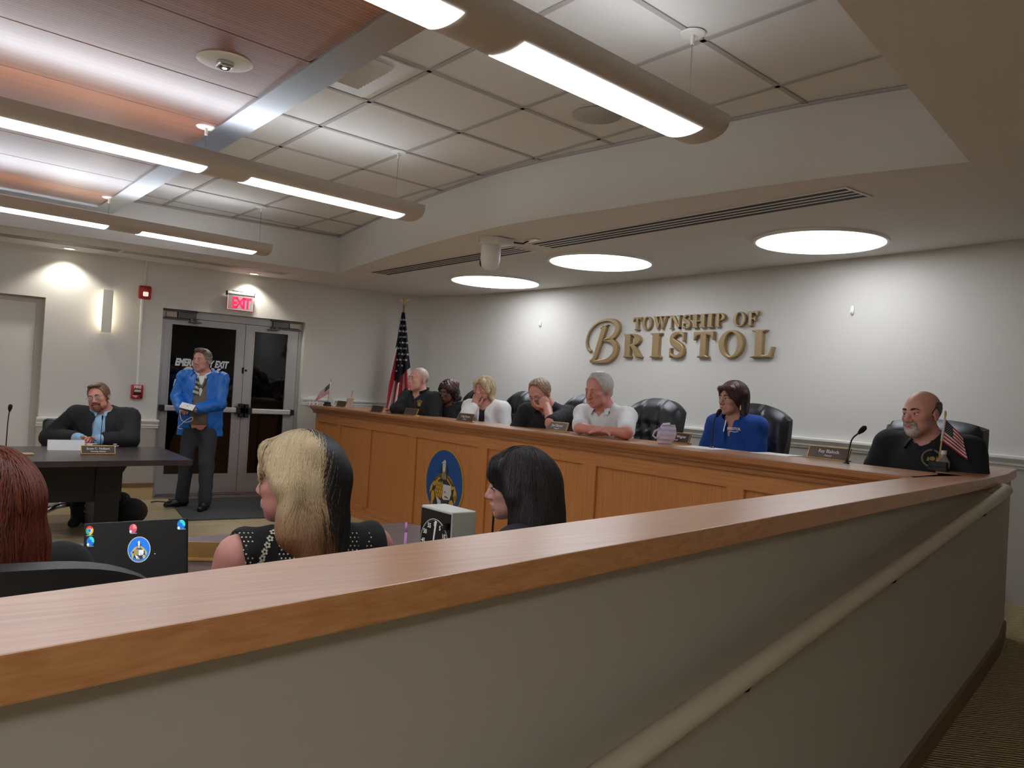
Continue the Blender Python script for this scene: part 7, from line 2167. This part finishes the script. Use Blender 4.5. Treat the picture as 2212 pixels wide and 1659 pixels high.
p.shell('beard', [((0, 0.034, -0.062), (0.063, 0.059, 0.058), 0.02), ((0, 0.066, -0.1), (0.03, 0.026, 0.024), 0.02), ((0.017, 0.09, -0.052), (0.019, 0.011, 0.008)), ((-0.017, 0.09, -0.052), (0.019, 0.011, 0.008)), ((0.06, 0.02, -0.04), (0.014, 0.026, 0.045)), ((-0.06, 0.02, -0.04), (0.014, 0.026, 0.045))], [((0, 0.105, -0.069), (0.02, 0.022, 0.0075), 0.004), ((0, 0.10, -0.005), (0.06, 0.06, 0.042), 0.01), ((0, -0.02, -0.02), (0.09, 0.03, 0.1), 0.01)], (132, 82, 56), wr=(0.001, 420))
glasses(p, mat('wire_frame', (110, 100, 96), 0.3, 0.8), thick=0.0012)
p.garment('dress_shirt', BLUE_S, 0.012, 1.0, 0.010, 0.078, 0.0, cuts=())
gs = p.gl
p.collar(BLUE_S, 0.088, 0.045, 30, 0.03, drop=0.0)
p.garment('suit_jacket', SUIT, 0.03, 0.90, 0.010, 0.092, 0.42, 0.045, vbot=0.075, vtop=0.10)
p.patch('necktie_knot', gs, 203, 887, [[(-0.8, 1), (0.8, 1), (0.5, -0.9), (-0.5, -0.9)]], mat('necktie', (124, 142, 160), 0.6), 0.022, 0.008, 0.006)
tp = [(203, 892, 0.016), (200, 904, 0.02), (197, 916, 0.026), (193, 930, 0.032)]
hs = [p.hit(gs, x_, y_, 5.0) for x_, y_, _ in tp]
tv_ = []
for (P_, n_), (_, _, w_) in zip(hs, tp):
    sdv = U(np.cross(U(hs[-1][0] - hs[0][0]), n_)); tv_ += [P_ + n_ * 0.01 + sdv * w_, P_ + n_ * 0.014, P_ + n_ * 0.01 - sdv * w_]
MB().add(tv_, [(i * 3 + j, i * 3 + j + 1, i * 3 + j + 4, i * 3 + j + 3) for i in range(3) for j in range(2)]).build('necktie', mat('necktie', (124, 142, 160), 0.6), p.root, smooth=True)
L = p.leg_prims(0.012) + [ell_(p.pel, (0.2, 0.16, 0.13), p.RT, 0.06)]
V, Q = solid(L, 0.014, (), (0.002, 40)); raw_mesh('trousers', V, Q, SUIT, p.root)
MB().tube([tuple(at_d(197, 944, hd_ - 0.36)), tuple(at_d(206, 952, hd_ - 0.42))], 0.005, 8).build('pen', BLACK, p.root)

# ================================================================== STANDING MAN
JEAN = fab('dark_jeans', (44, 45, 50), 0.85)
VEST = fab('tweed_vest', (112, 98, 82), 0.9)
SHIRT = fab('white_shirt', (226, 226, 220), 0.75)
RAIN = mat('blue_rain_jacket', (22, 104, 190), 0.45, noise=0.05, nscale=20, bump=0.25, bscale=26)
LINING = fab('jacket_lining', (40, 44, 52), 0.7)
SHOE = mat('black_shoe', (16, 16, 17), 0.35)
p = Person('standing man in a bright blue jacket and tweed vest before the exit doors', at_x(436, 779, -9.42), 33, 0, 0, 1.06, tphi=8, lean=0, sw=0.195, girth=1.12, skin=(202, 140, 124), floor=0.012, res=0.004, belly=0.03, seated=False, neck=0.8)
hd_ = np.dot(p.H - O3, FW)
p.arm('R', at_d(384, 858, hd_ - 0.0), at_d(392, 886, hd_ - 0.24), U(at_d(412, 886, hd_ - 0.32) - at_d(392, 886, hd_ - 0.24)), (0.2, -0.2, 0.95), 'cup', (0.062, 0.052, 0.036))
p.arm('L', at_d(474, 872, hd_ + 0.02), at_d(425, 884, hd_ - 0.22), U(at_d(398, 884, hd_ - 0.32) - at_d(425, 884, hd_ - 0.22)), (-0.2, 0.2, -0.9), 'cup', (0.062, 0.052, 0.036))
fR, fL = at_z(392, 1086, 0.05), at_z(442, 1093, 0.05)
def legs(d=0.0):
    L = [ell_(p.pel, (0.175 + d, 0.13 + d, 0.14 + d), p.RT, 0.06)]
    for sg, ft in ((1, fR), (-1, fL)):
        hip = p.pel + p.Ts * 0.088 * sg - p.up * 0.05
        kn = hip * 0.48 + ft * 0.52 + p.Tf * 0.02; kn[2] = 0.49
        an = np.array([ft[0], ft[1], 0.10])
        L += [cap_(hip, kn, 0.092 + d, 0.068 + d, 0.05), cap_(kn, an, 0.066 + d, 0.056 + d, 0.04)]
    return L
_lp = p.leg_prims; p.leg_prims = lambda d=0.0: legs(d)
p.build_body(); p.face((110, 92, 80), (60, 50, 46))
p.leg_prims = _lp
def greyt(q, c):
    m = np.clip((0.07 - q[:, 2]) / 0.08, 0, 1)[:, None]; return c * (1 - m) + lin((150, 142, 134)) * m
p.shell('hair', [cran(0.012)], [((0, 0.10, -0.015), (0.086, 0.085, 0.115)), ((0, 0.06, -0.14), (0.13, 0.13, 0.11)), ((0, 0.0, -0.10), (0.2, 0.055, 0.075))], (96, 82, 70), extra=[ell_(p.hp((0.0, 0.04, 0.108)), (0.06, 0.055, 0.026), p.Rh, 0.02)], wr=(0.0025, 170), tint=greyt)
p.shell('goatee', [((0, 0.064, -0.099), (0.026, 0.024, 0.021), 0.02), ((0.016, 0.09, -0.052), (0.018, 0.0105, 0.007)), ((-0.016, 0.09, -0.052), (0.018, 0.0105, 0.007))], [((0, 0.105, -0.069), (0.02, 0.022, 0.0085), 0.004)], (168, 150, 140), wr=(0.0008, 420))
p.garment('shirt', SHIRT, 0.008, 0.98, 0.010, 0.068, zmin=p.pel[2] + 0.06)
gs = p.gl
p.collar(SHIRT, 0.074, 0.05, 40, 0.03)
_ar = p.arms; p.arms = {}
p.garment('tweed_vest', VEST, 0.016, 0.0, 0.010, 0.085, 0.23, 0.04, vbot=0.006, zmin=p.pel[2] - 0.03)
gv = p.gl; p.arms = _ar
# striped tie
TIE_D, TIE_L = mat('tie_dark', (40, 46, 44), 0.6), mat('tie_light', (170, 170, 158), 0.6)
a_, na = p.hit(gs, 428, 818, 6.0); b_, nb_ = p.hit(gs, 425, 842, 6.0)
td_ = U(b_ - a_); sv_ = U(np.cross(td_, na)); Lt = np.linalg.norm(b_ - a_) + 0.04
for k in range(6):
    t0, t1 = k / 6, (k + 1) / 6; w0, w1 = 0.016 + 0.018 * t0, 0.016 + 0.018 * t1; sk = 0.02
    q = [a_ + td_ * Lt * t0 + sv_ * w0, a_ + td_ * (Lt * t0 + sk) - sv_ * w0, a_ + td_ * (Lt * t1 + sk) - sv_ * w1, a_ + td_ * Lt * t1 + sv_ * w1]
    MB().add([x + na * 0.02 for x in q] + [x + na * 0.006 for x in q], [(0, 1, 2, 3), (7, 6, 5, 4), (0, 4, 5, 1), (2, 6, 7, 3), (1, 5, 6, 2), (0, 3, 7, 4)]).build('tie_stripe', TIE_D if k % 2 == 0 else TIE_L, p.root)
for px, py in ((421, 853), (417, 867), (414, 879)):
    P_, n_ = p.hit(gv, px, py, 6.0)
    MB().ball(P_ + n_ * 0.002, 0.008, 8, 6).build('vest_button', BLACK, p.root, smooth=True)
# jacket: open front, hangs to the hips
jx = []
for sg in (1, -1):
    jx += [cap_(p.chest + p.Ts * 0.14 * sg, p.pel + p.Ts * 0.17 * sg - p.up * 0.16, 0.075, 0.075, 0.05)]
jcut = [cap_(p.nb + p.Tf * 0.12 - p.up * 0.03, p.pel + p.Tf * 0.17 - p.up * 0.35, 0.05, 0.12, 0.01, True), cap_(p.nb + p.Tf * 0.2 - p.up * 0.03, p.pel + p.Tf * 0.27 - p.up * 0.35, 0.055, 0.14, 0.01, True), cap_(p.nb + p.Tf * 0.3 - p.up * 0.03, p.pel + p.Tf * 0.37 - p.up * 0.35, 0.06, 0.16, 0.01, True)]
_ar = p.arms; p.arms = {}
p.garment('rain_jacket', RAIN, 0.024, 0.0, 0.010, 0.085, 0.0, extra=jx, cuts=jcut, wr=(0.0022, 42), zmin=p.pel[2] - 0.16)
p.arms = _ar
for sd_ in ('R', 'L'):
    p.arms = {sd_: _ar[sd_]}
    sh_ = p.shR if sd_ == 'R' else p.shL
    V, Q = solid(p.arm_prims(0.024, 0.95) + [ell_(sh_, (0.078, 0.078, 0.075), None, 0.03)], 0.009, (), (0.0026, 48))
    raw_mesh('jacket_sleeve', V, Q, RAIN, p.root)
p.arms = _ar
p.collar(RAIN, 0.100, 0.05, 110, 0.03, name='jacket_collar')
V, Q = solid(legs(0.012), 0.012, (), (0.003, 36)); raw_mesh('jeans', V, Q, JEAN, p.root)
for sg, ft, dr in ((1, fR, U(at_z(366, 1090, 0.04) - fR)), (-1, fL, U(at_z(432, 1100, 0.04) - fL))):
    dr = np.array([dr[0], dr[1], 0]); dr /= np.linalg.norm(dr)
    a0 = np.array([ft[0], ft[1], 0.06])
    L = [cap_(a0 - dr * 0.04, a0 + dr * 0.07, 0.045, 0.042, 0.03), cap_(a0 + dr * 0.06 - p.up * 0.012, a0 + dr * 0.18 - p.up * 0.02, 0.042, 0.03, 0.03)]
    V, Q = solid(L, 0.008, (), None, lambda X, Y, Z: 0.0135 - Z + 0 * X + 0 * Y); raw_mesh('shoe', V, Q, SHOE, p.root)
# lanyard
for sg in (1, -1):
    pts = [p.nb + p.Ts * 0.075 * sg + p.up * 0.02, p.nb + p.Ts * 0.06 * sg + p.Tf * 0.11 - p.up * 0.05, p.nb + p.Ts * 0.02 * sg + p.Tf * 0.155 - p.up * 0.17]
    MB().sweep([tuple(q) for q in spline(pts, 8)], [(-0.006, -0.001), (0.006, -0.001), (0.006, 0.001), (-0.006, 0.001)]).build('lanyard', BLACK, p.root)
# things in his hands
c = at_d(405, 881, hd_ - 0.33)
ph = thing('notebook_and_phone', 'black phone and white note pad held by the standing man', 'phone', (c[0], c[1], c[2] - 0.03))
Mh = frame_mat(tuple(c), (0.55, 0.75, -0.18), (-0.4, 0.3, 0.55))
MB().bbox(-0.075, 0.075, -0.04, 0.04, -0.006, 0.004, 0.003).xf(Mh).build('phone', BLACK, ph)
MB().bbox(-0.08, 0.07, -0.03, 0.05, 0.005, 0.014, 0.002).xf(Mh).build('note_pad', PAPER, ph)
MB().tube([tuple(q) for q in spline([at_d(388, 888, hd_ - 0.36), at_d(391, 905, hd_ - 0.36), at_d(400, 912, hd_ - 0.36), at_d(415, 908, hd_ - 0.36), at_d(414, 901, hd_ - 0.36), at_d(400, 909, hd_ - 0.36), at_d(390, 918, hd_ - 0.36), at_d(384, 924, hd_ - 0.36), at_d(394, 927, hd_ - 0.36)], 40)], 0.0025, 6).build('white_cable', PAPER, ph, smooth=True)

# ================================================================== WOMEN BEHIND THE PARTITION
BLOUSE = fab('black_blouse', (18, 18, 19), 0.85)
RV = ROT @ np.array([1.0, 0, 0])
def long_hair(p, down, back=0.05, wide=0.09, top=0.02, extra=()):
    L = [ell_(p.hp(CRAN[0]), tuple((q + top) * p.sc for q in CRAN[1]), p.Rh, 0.02)]
    for sg in (-1, 1):
        L += [cap_(p.hp((sg * 0.066, -0.03, 0.02)), p.hp((sg * wide, -0.04, -0.13)) - p.up * 0.0, 0.042, 0.04, 0.03)]
    L += [cap_(p.hp((0, -0.08, 0.0)), p.hp((0, -0.08 - back, -0.16)) - p.up * down, 0.075, 0.07, 0.05)]
    for sg in (-1, 1):
        L += [cap_(p.hp((sg * 0.05, -0.07, -0.1)), p.hp((sg * 0.085, -0.09, -0.16)) - p.up * down, 0.055, 0.04, 0.05)]
    return L + list(extra)
# -- two-tone hair woman
p = Person('woman with blonde and black hair in a dotted black blouse, seen from behind', at_d(640, 1040, 2.42), 115, 0, 0, 1.06, True, tphi=158, lean=6, sw=0.205, girth=1.15, skin=(206, 142, 128), floor=0.0, res=0.004)
p.arm('L', p.shL + (-p.up * 0.25 - p.Ts * 0.06 + p.Tf * 0.08), p.pel - p.Ts * 0.15 + p.Tf * 0.32 + p.up * 0.22, None, (0, 0, -1), 'rest', (0.062, 0.05, 0.034))
p.arm('R', p.shR + (-p.up * 0.25 + p.Ts * 0.05 + p.Tf * 0.08), p.pel + p.Ts * 0.15 + p.Tf * 0.32 + p.up * 0.22, None, (0, 0, -1), 'rest', (0.062, 0.05, 0.034))
p.build_body(); p.face((120, 96, 70), (80, 90, 90))
hx = [cap_(p.hp((-0.045, 0.06, 0.085)), p.hp((0.045, 0.06, 0.085)), 0.03, 0.03, 0.02), cap_(p.hp((-0.06, 0.05, 0.07)), p.hp((-0.09, 0.0, 0.0)), 0.026, 0.026, 0.02), cap_(p.hp((-0.085, -0.03, 0.0)), p.hp((-0.085, -0.03, -0.14)), 0.032, 0.036, 0.02)]
Lh = long_hair(p, 0.12, 0.02, 0.095, 0.026, hx) + [ell_(p.hp((0, 0.115, -0.05)), (0.066, 0.075, 0.115), p.Rh, 0.012, True), ell_(p.hp((-0.085, 0.055, -0.055)), (0.06, 0.055, 0.095), p.Rh, 0.012, True)]
V, Q = solid(Lh, 0.005, (), (0.0005, 200))
def two_tone(V, c=None, n=None):
    x = (V - p.H) @ RV; z = V[:, 2] - p.H[2]; tw = (V - p.H) @ (-FW)
    blk = x > 0.105 + 0.006 * np.sin(z * 40) - 0.22 * z
    t = np.clip((-z - 0.0) / 0.16, 0, 1)[:, None]
    bl = lin((214, 188, 146)) * (1 - t) + lin((146, 96, 62)) * t
    return blk, bl
blk, bl = two_tone(V)
n = (0.75 + 0.4 * np.sin(V @ np.array([310, 270, 20]) + 2 * np.sin(V[:, 2] * 60)))[:, None]
colr = np.where(blk[:, None], lin((22, 22, 26)), bl * n)
fb = blk[Q].sum(1) >= 2
def sub_mesh(name, mask):
    q = Q[mask]; u, inv = np.unique(q, return_inverse=True)
    return raw_mesh(name, V[u], inv.reshape(q.shape), HAIRM, p.root, np.clip(colr[u], 0, 1))
hb = sub_mesh('blonde_hair', ~fb); hk = sub_mesh('black_hair', fb)
N = 3000
st0 = p.hp((0, -0.03, 0.13)) + rng.normal(0, 0.055, (N, 3)) * np.array([1, 1, 0.15])
st0[:600] = p.hp((0, -0.04, 0.05)) + (rng.normal(0, 1, (600, 3)) * 0.11)
def tt_col(Vx, c):
    b, bl_ = two_tone(Vx); b2 = np.repeat(b.reshape(-1, 3 * 25)[:, 30], 75)
    sv = np.repeat(0.72 + 0.42 * rng.random(len(Vx) // 75), 75)[:, None]
    return np.where(b2[:, None], lin((26, 26, 30)) * sv, bl_ * sv)
p.strands('hair_strands', st0, Lh, lambda n: np.ones((n, 3)), 24, 0.0165, 0.0010, 0.0016, jit=0.14, keep=tt_col, fmax=0.02)
p.garment('blouse', BLOUSE, 0.012, 0.0, 0.009, 0.075, cuts=[ell_(p.shL - p.Ts * 0.045 - p.up * 0.03, (0.06, 0.11, 0.13), p.RT, 0.006, True), ell_(p.shR + p.Ts * 0.05 - p.up * 0.03, (0.06, 0.11, 0.13), p.RT, 0.006, True)])
gl = p.gl
DOT = mat('blouse_dots', (214, 206, 190), 0.8)
dots = MB(); k = 0
for iy in range(9):
    for ix in range(34):
        px, py = 500 + ix * 9 + (iy % 2) * 4.5, 1152 + iy * 9
        if 548 < px < 600 and py < 1300: continue
        P_, n_ = p.hit(gl, px, py, 1.4)
        if np.linalg.norm(P_ - p.H) > 0.5: continue
        r_ = U(np.cross(n_, [0.1, 0.2, 0.97])); u_ = np.cross(n_, r_)
        dots.add([P_ + n_ * 0.0015 + (r_ * math.cos(a) + u_ * math.sin(a)) * 0.0026 for a in np.linspace(0, 2 * PI, 7)[:-1]], [tuple(range(6))])
d_o = dots.build('printed_dots', DOT, p.root); d_o['kind'] = 'stuff'
for px, py in ((590, 1150), (583, 1164), (577, 1178), (571, 1192), (566, 1206), (562, 1218)):
    P_, n_ = p.hit(gl, px, py, 1.4)
    r_ = U(np.cross(n_, [0.1, 0.2, 0.97])); u_ = np.cross(n_, r_)
    fm = MB()
    for q in range(5):
        a = 2 * PI * q / 5
        c_ = P_ + n_ * 0.002 + (r_ * math.cos(a) + u_ * math.sin(a)) * 0.0065
        fm.add([c_ + (r_ * math.cos(b) + u_ * math.sin(b)) * 0.004 for b in np.linspace(0, 2 * PI, 7)[:-1]], [tuple(range(6))])
    fo = fm.build('printed_flower', DOT, p.root); fo['kind'] = 'stuff'
V, Q = solid(p.leg_prims(0.012) + [ell_(p.pel, (0.2, 0.16, 0.14), p.RT, 0.06)], 0.016); raw_mesh('trousers', V, Q, BLOUSE, p.root)

# -- dark haired woman in profile
p = Person('dark haired woman with bangs seen in profile behind the partition', at_d(1118, 1052, 2.92), 88, -3, 0, 0.99, True, tphi=110, lean=8, sw=0.17, girth=1.1, skin=(196, 142, 128), floor=0.0, res=0.004)
p.arm('L', p.shL + (-p.up * 0.25 - p.Ts * 0.05 + p.Tf * 0.08), p.pel - p.Ts * 0.15 + p.Tf * 0.3 + p.up * 0.22, None, (0, 0, -1), 'rest', (0.056, 0.046, 0.032))
p.arm('R', p.shR + (-p.up * 0.25 + p.Ts * 0.05 + p.Tf * 0.08), p.pel + p.Ts * 0.15 + p.Tf * 0.3 + p.up * 0.22, None, (0, 0, -1), 'rest', (0.056, 0.046, 0.032))
p.build_body(); p.face((58, 44, 40), (40, 34, 30), brow_w=0.7)
hx = [cap_(p.hp((-0.045, 0.066, 0.08)), p.hp((0.045, 0.066, 0.08)), 0.03, 0.03, 0.02), cap_(p.hp((-0.045, 0.082, 0.05)), p.hp((0.045, 0.082, 0.05)), 0.016, 0.016, 0.02), cap_(p.hp((-0.06, 0.06, 0.07)), p.hp((-0.088, 0.02, -0.02)), 0.026, 0.024, 0.02), cap_(p.hp((-0.088, 0.012, -0.02)), p.hp((-0.09, 0.0, -0.2)), 0.028, 0.036, 0.02), ell_(p.hp((0, -0.07, -0.08)), (0.09, 0.09, 0.14), p.Rh, 0.03)]
Lh = long_hair(p, 0.16, 0.05, 0.10, 0.028, hx) + [ell_(p.hp((0, 0.12, -0.05)), (0.085, 0.075, 0.088), p.Rh, 0.012, True), ell_(p.hp((-0.06, 0.075, -0.085)), (0.06, 0.048, 0.09), p.Rh, 0.012, True)]
V, Q = solid(Lh, 0.005, (), (0.0005, 200))
n = (0.75 + 0.5 * np.sin(V @ np.array([310, 270, 20]) + 2 * np.sin(V[:, 2] * 60)))[:, None]
raw_mesh('hair', V, Q, HAIRM, p.root, np.clip(lin((30, 24, 24)) * n, 0, 1))
N = 1200
st0 = p.hp((0, -0.01, 0.13)) + rng.normal(0, 0.06, (N, 3)) * np.array([1, 1, 0.15])
st0[:400] = p.hp((0, -0.04, 0.05)) + (rng.normal(0, 1, (400, 3)) * 0.11)
p.strands('hair_strands', st0, Lh, lambda n: lin((44, 33, 31)) * (0.35 + 1.3 * rng.random((n, 1)) ** 2), 24, 0.0175, 0.0010, 0.0016, jit=0.12)
p.garment('blouse', fab('dark_top', (34, 30, 32)), 0.014, 0.9, 0.010, 0.07)
V, Q = solid(p.leg_prims(0.012) + [ell_(p.pel, (0.2, 0.16, 0.14), p.RT, 0.06)], 0.016); raw_mesh('trousers', V, Q, BLOUSE, p.root)

# -- red haired woman cut by the left edge
p = Person('red haired woman at the left edge, seen from behind', at_d(-36, 1084, 2.02), 140, 0, 0, 1.0, True, tphi=150, lean=6, sw=0.17, girth=1.05, skin=(206, 150, 134), floor=0.0, res=0.005)
p.arm('L', p.shL + (-p.up * 0.25 - p.Ts * 0.04 + p.Tf * 0.08), p.pel - p.Ts * 0.15 + p.Tf * 0.3 + p.up * 0.22, None, (0, 0, -1), 'rest', (0.052, 0.044, 0.032))
p.arm('R', p.shR + (-p.up * 0.25 + p.Ts * 0.04 + p.Tf * 0.08), p.pel + p.Ts * 0.15 + p.Tf * 0.3 + p.up * 0.22, None, (0, 0, -1), 'rest', (0.052, 0.044, 0.032))
p.build_body(); p.face((90, 50, 34), (70, 60, 50))
Lh = long_hair(p, 0.30, 0.04, 0.088, 0.02, [ell_(p.hp((0, -0.07, -0.1)), (0.09, 0.07, 0.16), p.Rh, 0.03)]) + [ell_(p.hp((0, 0.115, -0.05)), (0.07, 0.08, 0.115), p.Rh, 0.012, True)]
V, Q = solid(Lh, 0.006, (), (0.002, 200))
def redc(V, k=1.0):
    x = (V - p.H) @ RV; z = V[:, 2] - p.H[2]
    m = np.clip((x - 0.015) / 0.06 + np.clip((z - 0.02) / 0.08, 0, 0.6), 0.05, 1)[:, None]
    return lin((26, 18, 18)) * (1 - m) + lin((112, 48, 26)) * m
n = (0.75 + 0.5 * np.sin(V @ np.array([310, 270, 20]) + 2 * np.sin(V[:, 2] * 60)))[:, None]
raw_mesh('hair', V, Q, HAIRM, p.root, np.clip(redc(V) * n, 0, 1))
N = 1100
st0 = p.hp((0, -0.01, 0.13)) + rng.normal(0, 0.055, (N, 3)) * np.array([1, 1, 0.15])
st0[:400] = p.hp((0, -0.04, 0.05)) + (rng.normal(0, 1, (400, 3)) * 0.1)
p.strands('hair_strands', st0, Lh, lambda n: np.ones((n, 3)), 24, 0.019, 0.0014, 0.0015, jit=0.12, keep=lambda Vx, c: redc(Vx) * np.repeat(0.4 + 1.1 * rng.random(len(Vx) // 75), 75)[:, None])
p.garment('blouse', BLOUSE, 0.014, 0.9, 0.012, 0.07)
V, Q = solid(p.leg_prims(0.012) + [ell_(p.pel, (0.2, 0.16, 0.14), p.RT, 0.06)], 0.016); raw_mesh('trousers', V, Q, BLOUSE, p.root)
